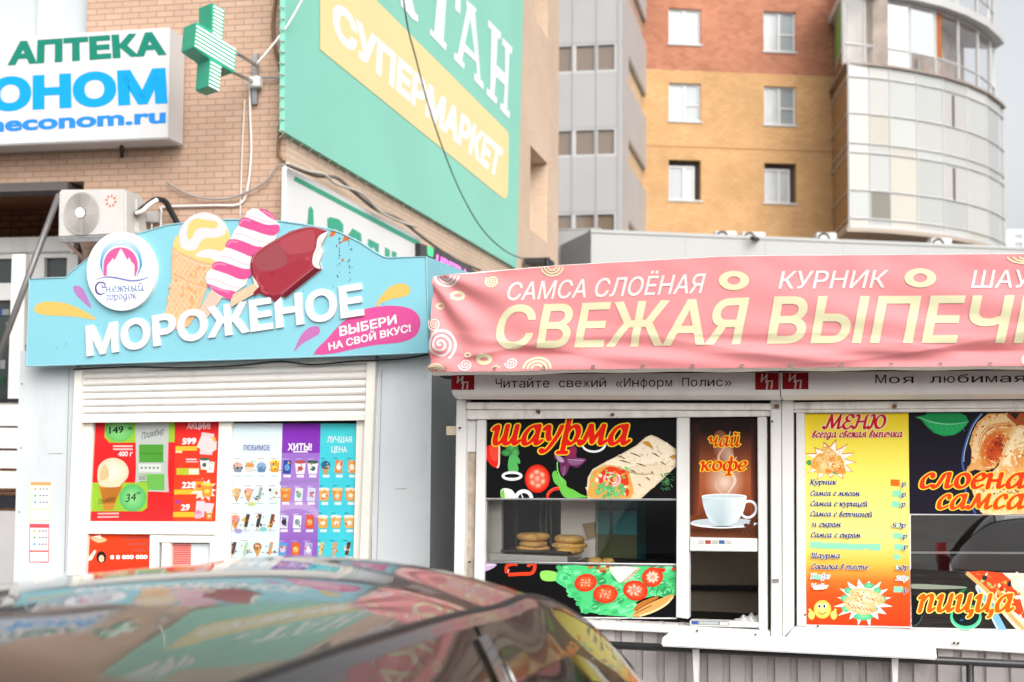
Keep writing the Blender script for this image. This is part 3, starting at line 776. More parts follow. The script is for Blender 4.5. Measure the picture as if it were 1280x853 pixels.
# ------------------------------------------------------------------ air conditioner on the brick wall
AO = .62
ac = thing('air_conditioner', 'white air conditioner outdoor unit with round fan grille above the blue sign', 'air conditioner', tuple(BF.hit(120, 298, .3)))
acw = mat('ac_white_plastic', (.50, .49, .47), .4, var=.03, dirt=.2)
AP = Plane(120, BF.hit(120, 260, AO).y, 11.5)
MB().slab(AP, [(73, 237), (157, 236.5), (157, 294), (72, 298)], 0, .36).build('casing', acw, ac, bevel=.02)
rings = MB()
cxp, cyp = 102.5, 267
A0 = AP.hit(cxp, cyp, .004); rad_px = (AP.hit(cxp + 21.5, cyp, .004) - A0).length
n = 40
for k in range(9):
    r = rad_px * (1 - k * .085)
    rings.tube([A0 + AP.n * .012 + (AP.u * math.cos(i * math.tau / n) + Vector((0, 0, 1)) * math.sin(i * math.tau / n) * 1.13) * r for i in range(n + 1)], .006, 5, False)
for k in range(8):
    an = k * math.tau / 8; d = AP.u * math.cos(an) + Vector((0, 0, 1)) * math.sin(an) * 1.13
    rings.tube([A0 + AP.n * .008 + d * rad_px * .2, A0 + AP.n * .008 + d * rad_px], .004, 4)
rings.build('fan_grille', mat('ac_grille', (.45, .42, .40), .5), ac)
Art(AP, .002).to('fan_opening_print').oval(cxp, cyp, 21, 25, '#8b827e', 36).build(ac)
Art(AP, .03).to('fan_hub_print').oval(100, 266, 6, 6.5, '#f2efec', 20).build(ac)
a = Art(AP, .003).to('logo_print')
for k in range(8):
    an = k * math.tau / 8 + .2; a.poly([(138.5 + 5.2*math.cos(an-.25), 251.5 + 5.8*math.sin(an-.25)), (138.5 + 8*math.cos(an), 251.5 + 9*math.sin(an)), (138.5 + 5.2*math.cos(an+.25), 251.5 + 5.8*math.sin(an+.25)), (138.5 + 4*math.cos(an), 251.5 + 4.5*math.sin(an))], '#e8552f')
a.build(ac)
MB().slab(AP, [(60, 1), (61, 1)] and [(158, 245), (170, 246), (173, 292), (158, 294)], -.2, .2).build('valve_cover', acw, ac, bevel=.015)
br = MB()
br.tube([AP.hit(80, 300, -.05), BF.hit(112, 331, .04)], .022, 4).tube([AP.hit(100, 299, -.3), BF.hit(112, 331, .04)], .02, 4).pbox(AP, 74, 297, 160, 301, -.03, .06)
br.build('bracket', steel, ac)
cable('refrigerant_pipe', 'black insulated pipe bent from the air conditioner to the wall', [(170, 268, AP, -.15), (182, 258, BF, .35), (195, 250, BF, .3), (206, 252, BF, .2), (214, 265, BF, .12), (222, 280, BF, .06)], .03, blk, cat='pipe')
cable('condensate_hose', 'white hose curling from the air conditioner side', [(170, 267, AP, -.12), (178, 264, BF, .5), (187, 256, BF, .45), (197, 250, BF, .4)], .022, wht, cat='hose')
jb = thing('junction_box', 'small white junction box on brick beside the air conditioner', 'junction box', tuple(BF.hit(189, 271)))
MB().pbox(BF, 182, 264, 197, 278, .08, .07).build('box_lid', acw, jb, bevel=.01)
MB().tube([BF.hit(190, 278, .04), BF.hit(189, 290, .04), BF.hit(175, 285, .04)], .012).build('cable_tail', wht, jb)

# leaning steel strut in front of the entrance
tag(MB().tube([BF.hit(74, 243, .3), BF.hit(-8, 462, .55)], .032, 10).build('steel_strut', mat('grey_strut_paint', (.17, .165, .165), .4, .3), smooth=True), 'long grey steel strut slanting down from the porch beam', 'strut')

# ================================================================== panelled grey stair block
panel = mat('grey_wall_panel', (.31, .305, .305), .6, var=.04, vscale=.4)
HS = 27.0
su0 = SF.uv(600, 100)[0]; sc = SF.uv(777, 540)[0]; sd1 = SS.uv(813, 100)[0] + 1.0
st = thing('stair_block', 'grey panelled stair block with bands of brown glazing', 'building', world_base(SF, sc))
rows = [(54, 91), (160, 196), (265.5, 288)]
rows_f = []
for (y0, y1) in rows:
    v1 = SF.uv(735, y0)[1]; v0 = SF.uv(735, y1 if y1 != 288 else 302)[1]; rows_f.append((v0, v1))
dv_ = rows_f[0][1] - rows_f[1][1]
rows_f.insert(0, (rows_f[0][0] + dv_, rows_f[0][1] + dv_))
bu = [SF.uv(640, 70)[0], SF.uv(771.5, 70)[0]]
mb = MB(); wall_holes(mb, SF, su0, 0, sc, HS, [(bu[0], v0, bu[1], v1) for v0, v1 in rows_f], 0, .3); mb.build('front_wall', panel, st)
sa, sb = SS.uv(786, 150)[0], SS.uv(810, 150)[0]
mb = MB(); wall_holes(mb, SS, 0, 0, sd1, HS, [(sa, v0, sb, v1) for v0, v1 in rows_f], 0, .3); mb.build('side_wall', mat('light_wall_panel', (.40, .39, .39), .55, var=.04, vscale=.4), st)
mb = MB(); mb.faces([SF.at(su0, HS), SF.at(sc, HS), SS.at(sd1, HS), SS.at(sd1, HS) - SF.u * (sc - su0)], [(0, 1, 2, 3)]); mb.build('roof', panel, st)
mb = MB()
for x in (715, 745, 772): mb.box(SF, SF.uv(x, 120)[0] - .02, 0, SF.uv(x, 120)[0] + .02, HS, .012, .03)
mb.build('panel_joint', mat('panel_joint_grey', (.235, .225, .23), .6), st)
bronze = mat('bronze_glass', (.16, .12, .09), .06, 0, .8)
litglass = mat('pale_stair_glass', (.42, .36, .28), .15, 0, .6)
frame_g = mat('grey_alu_frame', (.40, .40, .40), .4)
for v0, v1 in rows_f:
    f = MB(); f.ring(SF, [(bu[0], v0), (bu[1], v0), (bu[1], v1), (bu[0], v1)], [(bu[0]+.08, v0+.08), (bu[1]-.1, v0+.08), (bu[1]-.1, v1-.08), (bu[0]+.08, v1-.08)], -.02, .1)
    for x in (663, 691, 718, 745): 
        u = SF.uv(x, 70)[0]; f.box(SF, u - .06, v0 + .082, u + .06, v1 - .082, -.03, .08)
    o = f.build('window', frame_g, st); MB().box(SF, bu[0], v0, bu[1], v1, -.13, .02).build('pane', bronze, o)
    f = MB().ring(SS, [(sa, v0), (sb, v0), (sb, v1), (sa, v1)], [(sa+.08, v0+.08), (sb-.1, v0+.08), (sb-.1, v1-.08), (sa+.08, v1-.08)], -.02, .1)
    o = f.build('window', frame_g, st); MB().box(SS, sa, v0, sb, v1, -.13, .02).build('pane', litglass, o)

# ================================================================== apartment block of red and yellow brick with a glazed bay
HA = 28.0
ap = thing('apartment_block', 'red and yellow brick apartment block with white windows', 'building', world_base(AF, AF.uv(920, 540)[0]))
red = brick_mat('red_brick', (.33, .125, .07), (.41, .17, .10), (.31, .175, .125), .30, .14, .014, .2, bumpd=.01)
yel = brick_mat('yellow_brick', (.47, .275, .125), (.52, .32, .155), (.40, .24, .12), .30, .14, .014, .17, bumpd=.01)
au0, au1 = AF.uv(700, 300)[0], AF.uv(1064, 300)[0]; au2 = AF.uv(1180, 300)[0]
vb = AF.uv(920, 91)[1]
wins = []
for cx0, cx1 in ((836, 876), (955, 995)):
    u0 = AF.uv(cx0, 120)[0]; u1 = AF.uv(cx1, 120)[0]
    for (y0, y1) in (((10, 54), (103.5, 150.5), (199.5, 249.5)) if cx0 < 900 else ((14, 63.5), (107.7, 155.5), (203.5, 253))):
        wins.append((u0, AF.uv(cx0, y1)[1], u1, AF.uv(cx0, y0)[1]))
mb = MB(); wall_holes(mb, AF, au0, vb, au1, HA, [h for h in wins if h[1] > vb], 0, .3); mb.build('red_brick_wall', red, ap, uvplane=AF)
mb = MB(); wall_holes(mb, AF, au0, 0, au1, vb, [h for h in wins if h[1] < vb], 0, .3); mb.build('yellow_brick_wall', yel, ap, uvplane=AF)
mb = MB(); mb.faces([AF.at(au0, HA), AF.at(au2, HA), AF.at(au2, HA, -14), AF.at(au0, HA, -14), AF.at(au0, 0), AF.at(au2, 0), AF.at(au2, 0, -14), AF.at(au0, 0, -14)], [(0, 1, 2, 3), (1, 5, 6, 2), (2, 6, 7, 3), (3, 7, 4, 0)])
mb.build('roof', yel, ap, uvplane=AF)
mb = MB(); mb.box(AF, au0, AF.uv(920, 186)[1] - .04, au1, AF.uv(920, 186)[1] + .03, .004, .02); mb.build('course_joint', mat('joint_brown', (.30, .16, .07), .9), ap)
upvc = mat('white_window_plastic', (.50, .50, .50), .35)
curt = mat('pale_window_pane', (.36, .38, .39), .15, 0, .6, var=.08, vscale=1.5)
gpane = mat('grey_window_pane', (.24, .27, .28), .1, 0, .7)
for i, h in enumerate(wins):
    dd = -.12 - .10 * (i % 3 == 2); b = .07; low = i % 3 == 2
    f = MB(); um = h[0] + (h[2]-h[0]) * .5
    rr_ = h[2] - (.22 if low else 0); tt = h[3] - (.22 if low else .0)
    f.ring(AF, [(h[0], h[1]), (rr_, h[1]), (rr_, tt), (h[0], tt)], [(h[0]+b, h[1]+b), (rr_-b, h[1]+b), (rr_-b, tt-b), (h[0]+b, tt-b)], dd, .08)
    f.box(AF, um-.05, h[1]+b+.002, um+.05, tt-b-.002, dd - .002, .07)
    if not low and i: f.box(AF, um + .052, h[1] + (tt-h[1])*.42, rr_ - b - .002, h[1] + (tt-h[1])*.42 + .06, dd - .004, .06)
    o = f.build('window', upvc, ap)
    MB().box(AF, h[0], h[1], um, tt, dd - .06, .01).build('pane', curt if i != 2 else gpane, o)
    MB().box(AF, um, h[1], rr_, tt, dd - .06, .01).build('pane', curt if (i in (0, 2, 5)) else gpane, o)
    if low:
        MB().box(AF, h[0], h[1], h[2], h[3], dd - .12, .01).build('dark_gap', darkin, o)
    MB().box(AF, h[0] - .06, h[1] - .08, h[2] + .06, h[1] - .005, .06, .2).build('sill', frame_g, o)
# glazed bay: facets on a bowed plan, heights in metres
xs = [1064, 1090, 1116, 1150, 1183, 1213, 1238, 1253.5, 1259]
yt = [77.3, 79.5, 82.5, 88, 95, 104.5, 116, 128, 134.5]
Y0 = 54.0; h0 = 548 - 77.3
PLAN = []
for x, y in zip(xs, yt):
    Yd = Y0 * h0 / (548 - y + (x - 1064) * .006); PLAN.append(((x - 640) / FPX * Yd, Yd))
zat = lambda y: EYE + (548 - y) / FPX * Y0
cheek = AF.hit(1041, 180)
PL2 = [(cheek.x, cheek.y + .3)] + PLAN
bay = []
ZL = [288, 276, 240, 192, 180, 142, 95, 77]
ZU = [77, 50, -14, -26, -60, -88]
nrm = lambda p, q: Vector((q[1] - p[1], -(q[0] - p[0]), 0)).normalized()
panels = {c: MB() for c in range(4)}
clear = MB(); bars = MB(); slabm = MB(); side_p = MB()
rr = random.Random(11)
SHC = [(.41, .405, .385), (.42, .395, .345), (.365, .375, .365), (.15, .14, .12)]  # pale tones carry the sky glare mirrored in the glass
bay_print = print_mat('bay_sky_glare_tones', .14, .6)
allp = MB(); spandrel = MB()
bayob = MB()
def fpt(i, z, out=0.0):
    p = Vector((*PL2[i], z))
    return p
for i in range(len(PL2) - 1):
    p, q = PL2[i], PL2[i + 1]; nn = nrm(p, q)
    for z0, z1 in zip(ZL, ZL[1:]):
        a_, b_ = zat(z0), zat(z1)
        if i == 0: tgt = side_p
        else:
            pick = rr.random(); ci = 0 if pick < .4 else 1 if pick < .65 else 2; tgt = allp
            if i == 2 and z0 == 276: ci = 3
            if i >= 7: ci = 2
        tgt.face([Vector((*p, a_)), Vector((*q, a_)), Vector((*q, b_)), Vector((*p, b_))], None if i == 0 else (lambda kk: tuple(v * kk for v in SHC[ci]))(rr.uniform(.88, 1.1)))
        bars.tube([Vector((*p, b_)) + nn * .02, Vector((*q, b_)) + nn * .02], .042, 4)
    for z0, z1 in zip(ZU, ZU[1:]):
        a_, b_ = zat(z0) + .01, zat(z1)
        P_, Q_ = (Vector((*p, 0)) + Vector((.2, .1, 0)), Vector((*q, 0)) - nrm(q, PL2[2]) * .35) if i == 0 else (Vector((*p, 0)) - nn * .35, Vector((*q, 0)) - nn * .35)
        tgt = clear if z0 not in (-14,) else spandrel
        if i == 0: tgt = clear
        tgt.face([P_ + Vector((0, 0, a_)), Q_ + Vector((0, 0, a_)), Q_ + Vector((0, 0, b_)), P_ + Vector((0, 0, b_))], SHC[0] if tgt is spandrel else None)
        bars.tube([P_ + Vector((0, 0, b_)), Q_ + Vector((0, 0, b_))], .06, 4)
    bars.tube([Vector((*q, zat(288))), Vector((*q, zat(77)))], .045, 4)
    Qv = Vector((*q, 0)) - (nn if i else nrm(q, PL2[2])) * .35
    bars.tube([Qv + Vector((0, 0, zat(77))), Qv + Vector((0, 0, zat(-88)))], .07, 4)
bars.tube([Vector((*PL2[0], zat(288))), Vector((*PL2[0], zat(-88)))], .07, 4)
gbay = ap
lower = None
frame_o = bars.build('bay_frame', mat('pale_alu_frame', (.44, .44, .435), .4), ap)
allp.build('bay_glazing', bay_print, frame_o); spandrel.build('bay_spandrel', bay_print, frame_o)
side_p.build('bay_side_glazing', mat('amber_glass', (.23, .125, .05), .1, 0, .6), frame_o)
clear.build('bay_clear_glazing', glass_mat('bay_clear_glass', (.95, .95, .95), .07), frame_o)
# the floor slabs and rim rings of the bay, and the rooms behind its clear panes
def bay_ring(z0, z1, grow, name, m):
    mb = MB(); c = Vector((sum(p[0] for p in PL2) / len(PL2), max(p[1] for p in PL2), 0))
    pts = []
    for i, p in enumerate(PL2):
        nn = nrm(PL2[max(i-1, 0)], PL2[min(i+1, len(PL2)-1)]); pts.append(Vector((*p, 0)) + nn * grow)
    back = [Vector((PL2[-1][0], AF.hit(1200, 100).y + 3, 0)), Vector((PL2[0][0], AF.hit(1041, 100).y + 2, 0))]
    P = pts + back
    mb.prism([p + Vector((0, 0, z1)) for p in P], [p + Vector((0, 0, z0)) for p in P]); return mb.build(name, m, ap)
ringm = mat('bay_ring_grey', (.42, .42, .41), .5)
bay_ring(zat(293), zat(288), .10, 'bay_floor_slab', mat('brown_bay_edge', (.33, .27, .22), .6))
bay_ring(zat(288), zat(283), .06, 'bay_base_ring', ringm)
bay_ring(zat(79.5), zat(76.5), .14, 'bay_rim_ring', mat('dark_bay_rim', (.25, .20, .17), .6))
bay_ring(zat(-15), zat(-26), .12, 'bay_floor_slab', ringm)
mb = MB()
bx = [Vector((p[0], p[1], 0)) - nrm(PL2[max(i-1, 0)], PL2[min(i+1, len(PL2)-1)]) * 1.6 for i, p in enumerate(PL2)]
for i in range(1, len(bx) - 1): mb.face([bx[i] + Vector((0, 0, zat(77))), bx[i+1] + Vector((0, 0, zat(77))), bx[i+1] + Vector((0, 0, zat(-15))), bx[i] + Vector((0, 0, zat(-15)))])
mb.build('balcony_wall', mat('balcony_inner_wall', (.55, .46, .40), .7, var=.3, vscale=1.0), ap)
mb = MB(); rr = random.Random(5)
for i in range(1, len(bx) - 1):
    for k in range(2):
        t = rr.uniform(.1, .7); p = bx[i].lerp(bx[i+1], t) - (bx[i+1] - bx[i]).cross(Vector((0, 0, 1))).normalized() * -.25
        hgt = rr.uniform(.4, 1.1); z = zat(77) + .02; d = (bx[i+1] - bx[i]).normalized() * rr.uniform(.3, .6)
        mb.prism([p + Vector((0, 0, z)), p + d + Vector((0, 0, z)), p + d + Vector((0, 0, z + hgt)), p + Vector((0, 0, z + hgt))], [p + Vector((0, .3, z)), p + d + Vector((0, .3, z)), p + d + Vector((0, .3, z + hgt)), p + Vector((0, .3, z + hgt))], col=ink(rr.choice(['#c9cfd4', '#d8b89a', '#7d6a5c', '#e9e5de', '#b86a3c'])))
mb.build('balcony_clutter_pattern', PAPER, ap)
# blind and open sash details on the bay
p, q = PL2[0], PL2[1]
det = MB(); nn = nrm(p, q)
A_, B_ = Vector((*p, 0)) + Vector((.2, .1, 0)) + nn * .03, Vector((*q, 0)) - nrm(q, PL2[2]) * .35 + nn * .03
det.face([A_.lerp(B_, .1) + Vector((0, 0, zat(47))), A_.lerp(B_, .95) + Vector((0, 0, zat(47))), A_.lerp(B_, .95) + Vector((0, 0, zat(-13))), A_.lerp(B_, .1) + Vector((0, 0, zat(-13)))])
MB().face([A_.lerp(B_, .1) + Vector((0, 0, zat(76))), A_.lerp(B_, .95) + Vector((0, 0, zat(76))), A_.lerp(B_, .95) + Vector((0, 0, zat(52))), A_.lerp(B_, .1) + Vector((0, 0, zat(52)))]).build('amber_panel', MATS['amber_glass'], ap)
det.build('green_blind', mat('green_blind', lin('#6f9f52'), .6), ap)
for (i, za, zb, fx) in ((6, 142, 99, .55), (6, 240, 196, .55)):
    p, q = PL2[i-1], PL2[i]; nn = nrm(p, q); A_ = Vector((*p, 0)).lerp(Vector((*q, 0)), .42) + nn * .03
    MB().tube([A_ + Vector((0, 0, zat(za))), A_ + Vector((0, 0, zat(zb)))], .05, 4).build('open_sash', mat('sash_dark', (.10, .07, .06), .5), frame_o)
p, q = PL2[5], PL2[6]; A_ = Vector((*p, 0)) - nrm(p, q) * .33; B_ = Vector((*q, 0)) - nrm(p, q) * .33
MB().face([A_.lerp(B_, .02) + Vector((0, 0, zat(48))), A_.lerp(B_, .3) + Vector((0, 0, zat(48))), A_.lerp(B_, .3) + Vector((0, 0, zat(-13))), A_.lerp(B_, .02) + Vector((0, 0, zat(-13)))]).build('open_sash', mat('orange_reveal', (.30, .09, .02), .6), frame_o)

# ================================================================== low white building behind the kiosks
lw = thing('low_white_building', 'long low white panelled building between kiosk roof and apartment block', 'building', world_base(LB, LB.uv(738, 540)[0]))
lu0 = LB.uv(738, 540)[0]; lu1 = LB.uv(1420, 540)[0]; lh = LB.uv(738, 288)[1]
wpan = mat('white_roof_panel', (.345, .35, .345), .45, var=.03, vscale=.5)
mb = MB(); mb.box(LB, lu0, 0, lu1, lh, 0, 9); mb.build('wall', wpan, lw)
mb = MB()
for k in range(9):
    u = lu0 + 1.9 * k + 2.2; mb.box(LB, u - .012, 0, u + .012, lh - .05, .006, .02)
mb.build('panel_joint', mat('white_joint', (.34, .34, .34), .5), lw)
MB().box(LB, lu0 - .02, lh - .05, lu1, lh + .02, .03, .2).build('coping', wpan, lw)
# dark grey lower wing at its end
LS = Plane(700, 33.5, 11.5)
gw = thing('grey_wing', 'plain grey wing beside the long white building', 'building', world_base(LS, LS.uv(700, 540)[0]))
MB().box(LS, LS.uv(640, 540)[0], 0, LS.uv(750, 540)[0], LS.uv(715, 287)[1], 0, 6).build('wall', mat('grey_wing_panel', (.30, .295, .29), .6, var=.04), gw)
MB().box(LS, LS.uv(640, 540)[0], LS.uv(715, 287)[1], LS.uv(750, 540)[0], LS.uv(715, 286)[1], .02, 6).build('coping', frame_g, gw)
for i, (x0, x1, lab) in enumerate(((894, 921, 'small rooftop air conditioner below the first yellow wall window'), (928, 957, 'small rooftop air conditioner beside the roof camera'), (1021, 1046, 'small rooftop air conditioner with dark fan near the glazed bay'), (1164, 1190, 'small rooftop air conditioner under the glazed bay'))):
    L2 = Plane((x0 + x1) / 2, 36.0 + i * .6, -2)
    r_ = thing('rooftop_unit', lab, 'air conditioner', tuple(L2.hit((x0 + x1) / 2, 306)), 'air conditioners on the low roof')
    yy = (288.5, 290, 290.5, 297.5)[i]
    MB().slab(L2, [(x0, yy), (x1, yy + .3), (x1, yy + 24), (x0, yy + 24)], 0, .35).build('casing', acw, r_, bevel=.02)
    A0 = L2.hit(x0 + 9, yy + 8, .01)
    MB().tube([A0 + (L2.u * math.cos(k * math.tau / 16) + Vector((0, 0, 1)) * math.sin(k * math.tau / 16)) * .14 for k in range(17)], .03, 5, False).build('fan_grille', darkmetal, r_)
cm = thing('roof_camera', 'tiny dark surveillance camera on edge of the long white roof', 'camera', tuple(LB.hit(943, 297, .1)))
MB().tube([LB.hit(940, 298, .3), LB.hit(947, 299.5, .05)], .05, 8).build('camera_body', darkmetal, cm); MB().tube([LB.hit(944, 295, .02), LB.hit(944, 298, .18)], .015, 6).build('bracket', darkmetal, cm)
# far pale building at the edge
FP = Plane(1275, 90, 0)
fb = thing('distant_white_building', 'distant white building low on the horizon beside the bay', 'building', world_base(FP, FP.uv(1262, 540)[0]))
u0 = FP.uv(1262, 540)[0]; v1 = FP.uv(1262, 287)[1]; holes = []
for k in range(4):
    for y in (293, 303):
        holes.append((u0 + .5 + k * .95, FP.uv(1262, y + 6)[1], u0 + 1.0 + k * .95, FP.uv(1262, y)[1]))
mb = MB(); wall_holes(mb, FP, u0, 0, u0 + 12, v1, holes, 0, .2); mb.build('wall', mat('distant_white', (.66, .66, .66), .6), fb)
for h in holes: MB().box(FP, *h, -.1, .02).build('window', gpane, fb)

# ================================================================== unseen blocks added across the street to darken what glass and paint mirror
OP = [(-24, -40, 20, 9, 'unseen brown brick block added across the street', (.22, .13, .09)), (0, -44, 22, 7, 'unseen pale plastered block added across the street', (.36, .33, .29)), (25, -42, 18, 10, 'unseen grey brick block added across the street', (.20, .19, .19))]
for (x, y, wd, hg, lab, colr) in OP:
    o_ = thing('added_street_block', lab, 'building', (x, y, 0), 'unseen buildings added on the other side of the street')
    m_ = mat('facade_%d' % abs(x), colr, .85, var=.15, vscale=.6)
    pl = Plane(640, 10, 0); pl.o = Vector((x, y, 0)); pl.u = Vector((-1, 0, 0)); pl.n = Vector((0, 1, 0))
    hs_ = [(-wd/2 + 1.2 + i*2.9, 1.3 + k*3.0, -wd/2 + 2.8 + i*2.9, 2.9 + k*3.0) for i in range(int(wd // 2.9)) for k in range(int(hg // 3.1))]
    mb = MB(); wall_holes(mb, pl, -wd/2, 0, wd/2, hg, hs_, 0, .25)
    mb.faces([pl.at(-wd/2, 0), pl.at(wd/2, 0), pl.at(wd/2, hg), pl.at(-wd/2, hg), pl.at(-wd/2, 0, -12), pl.at(wd/2, 0, -12), pl.at(wd/2, hg, -12), pl.at(-wd/2, hg, -12)], [(1, 5, 6, 2), (4, 0, 3, 7), (5, 4, 7, 6), (3, 2, 6, 7)])
    mb.build('wall', m_, o_)
    for h in hs_: MB().box(pl, *h, -.2, .03).build('window', dkglass, o_)
# ================================================================== ice cream kiosk
k1 = thing('ice_cream_kiosk', 'pale grey ice cream kiosk with white roller shutter under a blue sign', 'kiosk', tuple(K1.at(K1.uv(280, 540)[0], .12)))
grey = mat('grey_kiosk_paint', (.53, .565, .585), .5, var=.04, vscale=2, dirt=.3, dscale=3, dcol=(.30, .29, .27))
kz0, ktop = .12, K1.uv(280, 436)[1]
ul, ur = K1.uv(21, 580)[0], K1.uv(538.5, 580)[0]
ol, orr, ov = K1.uv(92, 600)[0], K1.uv(466, 600)[0], K1.uv(280, 440)[1]
ob = K1.uv(280, 800)[1]
mb = MB(); wall_holes(mb, K1, ul, kz0, ur, ktop, [(ol, ob, orr, ov)], 0, .12)
D1 = 1.9
mb.faces([K1.at(ul, kz0), K1.at(ur, kz0), K1.at(ur, ktop), K1.at(ul, ktop), K1.at(ul, kz0, -D1), K1.at(ur, kz0, -D1), K1.at(ur, ktop, -D1), K1.at(ul, ktop, -D1)], [(1, 5, 6, 2), (4, 0, 3, 7), (5, 4, 7, 6)])
mb.build('wall', grey, k1)
MB().box(K1, ul + .02, ktop, ur - .02, ktop + .04, -.03, D1 - .06).build('roof', darkmetal, k1)
for y, xa, xb in ((567, 60, 78), (611, 494, 508)):
    MB().slab(K1, [(xa, y), (xb, y - .6), (xb, y + .7), (xa, y + .9)], .0015, .001).build('scuff_stain', mat('scuff_grey', (.30, .29, .28), .7), k1)
for x, y in ((27, 480), (26, 560), (24, 640), (531, 470), (532, 560), (533, 650), (476, 470), (474, 560), (472, 650)):
    MB().slab(K1, oval(x, y, .9, 1.0, 10), .004, .003).build('rivet', steel, k1)
for x0, x1 in ((86, 80), (477, 470)):
    MB().slab(K1, [(x0, 462), (x0 + .7, 462), (x1 + .7, 715), (x1, 715)], .0025, .002).build('seam', mat('seam_grey', (.25, .26, .27), .7), k1)
# rails
for (pts) in ([(93, 459), (102, 459), (94, 720), (83, 720)], [(458.5, 447), (469.5, 447), (459, 720), (448.5, 720)]):
    MB().slab(K1, pts, .05, .08).build('shutter_rail', cream, k1, bevel=.004)
# roller shutter curtain with rounded slats
sh_q = lambda s, t: ((100.5 - 2.2 * t) + (459.5 - (100.5 - 2.2 * t) - 0.5 * t) * s, (458 + 69 * t) * (1 - s) + (446 + 78 * t) * s)
NS = 8
def shf(i, j):
    x, y = sh_q(i, j); ph = (j * NS) % 1.0
    return K1.hit(x, y, .012 + .016 * math.sin(math.pi * min(1, ph * 1.12)) ** .6 if ph * 1.12 < 1 else .004)
mb = MB(); mb.grid(shf, 4, NS * 10)
mb.build('roller_shutter', mat('shutter_white', (.74, .715, .68), .4, dirt=.35, dscale=4, var=.02, dcol=(.45, .4, .34)), k1, smooth=True)
MB().slab(K1, [(98, 524), (459, 520), (459, 525.5), (98, 528.5)], .03, .03).build('shutter_bottom_bar', cream, k1)
MB().pbox(K1, 455.5, 443, 469, 452, .055, .05).build('rail_cap', steel, k1)
# window frames
wo_ = -.012
fm = MB()
for pts in ([(102, 527), (116, 527), (106, 720), (92, 720)], [(273.5, 527), (289.5, 527), (286, 720), (266.5, 720)], [(445.5, 523), (459, 523), (452, 720), (441, 720)]):
    fm.slab(K1, pts, wo_, .08)
fm.slab(K1, [(108, 652), (271, 652.5), (270.5, 669), (107, 667.5)], wo_ - .002, .07)
fm.slab(K1, [(187, 669), (199, 669), (198, 720), (186, 720)], wo_ - .004, .07)
fm.slab(K1, [(199, 669.5), (269, 670), (268.5, 679), (199, 678.5)], wo_ + .004, .06)
fm.slab(K1, [(202, 679), (213, 679), (212, 720), (201, 720)], wo_ + .004, .06)
fm.slab(K1, [(262, 679), (269, 679), (268, 720), (261, 720)], wo_ + .004, .06)
fm.slab(K1, [(98, 521), (459, 518), (459, 523), (98, 526)], wo_ - .006, .05)
fro = fm.build('window_frame', cream, k1, bevel=.003)
mb = MB(); mb.slab(K1, [(110, 524), (450, 520), (450, 728), (95, 728)], -.13, .02); mb.build('window_backing', darkin, k1)
tag(cable('fascia_cable', 'thin dark cable sagging along the underside of the blue sign', [(92, 462), (160, 459), (230, 460), (300, 457), (350, 452), (390, 456), (440, 452), (500, 449), (536, 443)], .006, blk, K1, .06), group=None)

# ------------------------------------------------------------------ stickers on the grey pier
def sticker(label, x0, y0, x1, y1, top, rim):
    s = thing('notice_sticker', label, 'sticker', tuple(K1.hit((x0 + x1) / 2, y1, .002)))
    a = Art(K1, .0015).to('print'); w_ = x1 - x0; h_ = y1 - y0
    a.poly([(x0, y0), (x1, y0 + .4), (x1 - .8, y1), (x0 - .6, y1 - .4)], rim)
    a.poly([(x0 + 1, y0 + 5), (x1 - 1, y0 + 5.3), (x1 - 1.5, y0 + h_*.68), (x0 + .7, y0 + h_*.68)], '#fafafa')
    a.poly([(x0 + .8, y0 + h_*.73), (x1 - 1.5, y0 + h_*.73), (x1 - 1.8, y1 - 1.5), (x0 + .4, y1 - 1.5)], '#f7f7f5')
    for k, c in enumerate(('#f0b04a', '#58b86a', '#4aa8e0')):
        y = y0 + 9 + k * h_*.17; a.oval(x0 + 6, y, 1.6, 1.8, c, 12)
        for m in range(3): a.poly([(x0 + 11 + m*4, y - 1.1), (x0 + 14 + m*4, y - 1.1), (x0 + 14 + m*4, y + 1.1), (x0 + 11 + m*4, y + 1.1)], '#8a8a90')
    for m in range(3): a.line([(x0 + 4, y0 + h_*(.79 + m*.06)), (x1 - 5, y0 + h_*(.79 + m*.06))], .8, '#b9b9bd')
    if top: a.poly([(x0 + .5, y0 + .4), (x1, y0 + .6), (x1, y0 + 4.5), (x0 + .5, y0 + 4.3)], top)
    a.build(s)
sticker('white paper notice with orange header on the grey kiosk pier', 38, 602.5, 63.5, 651, '#f2a06a', '#f3d9a8')
sticker('white paper notice with red rim lower on the grey kiosk pier', 37, 655, 61.5, 703.5, '#e0525a', '#e46a6a')

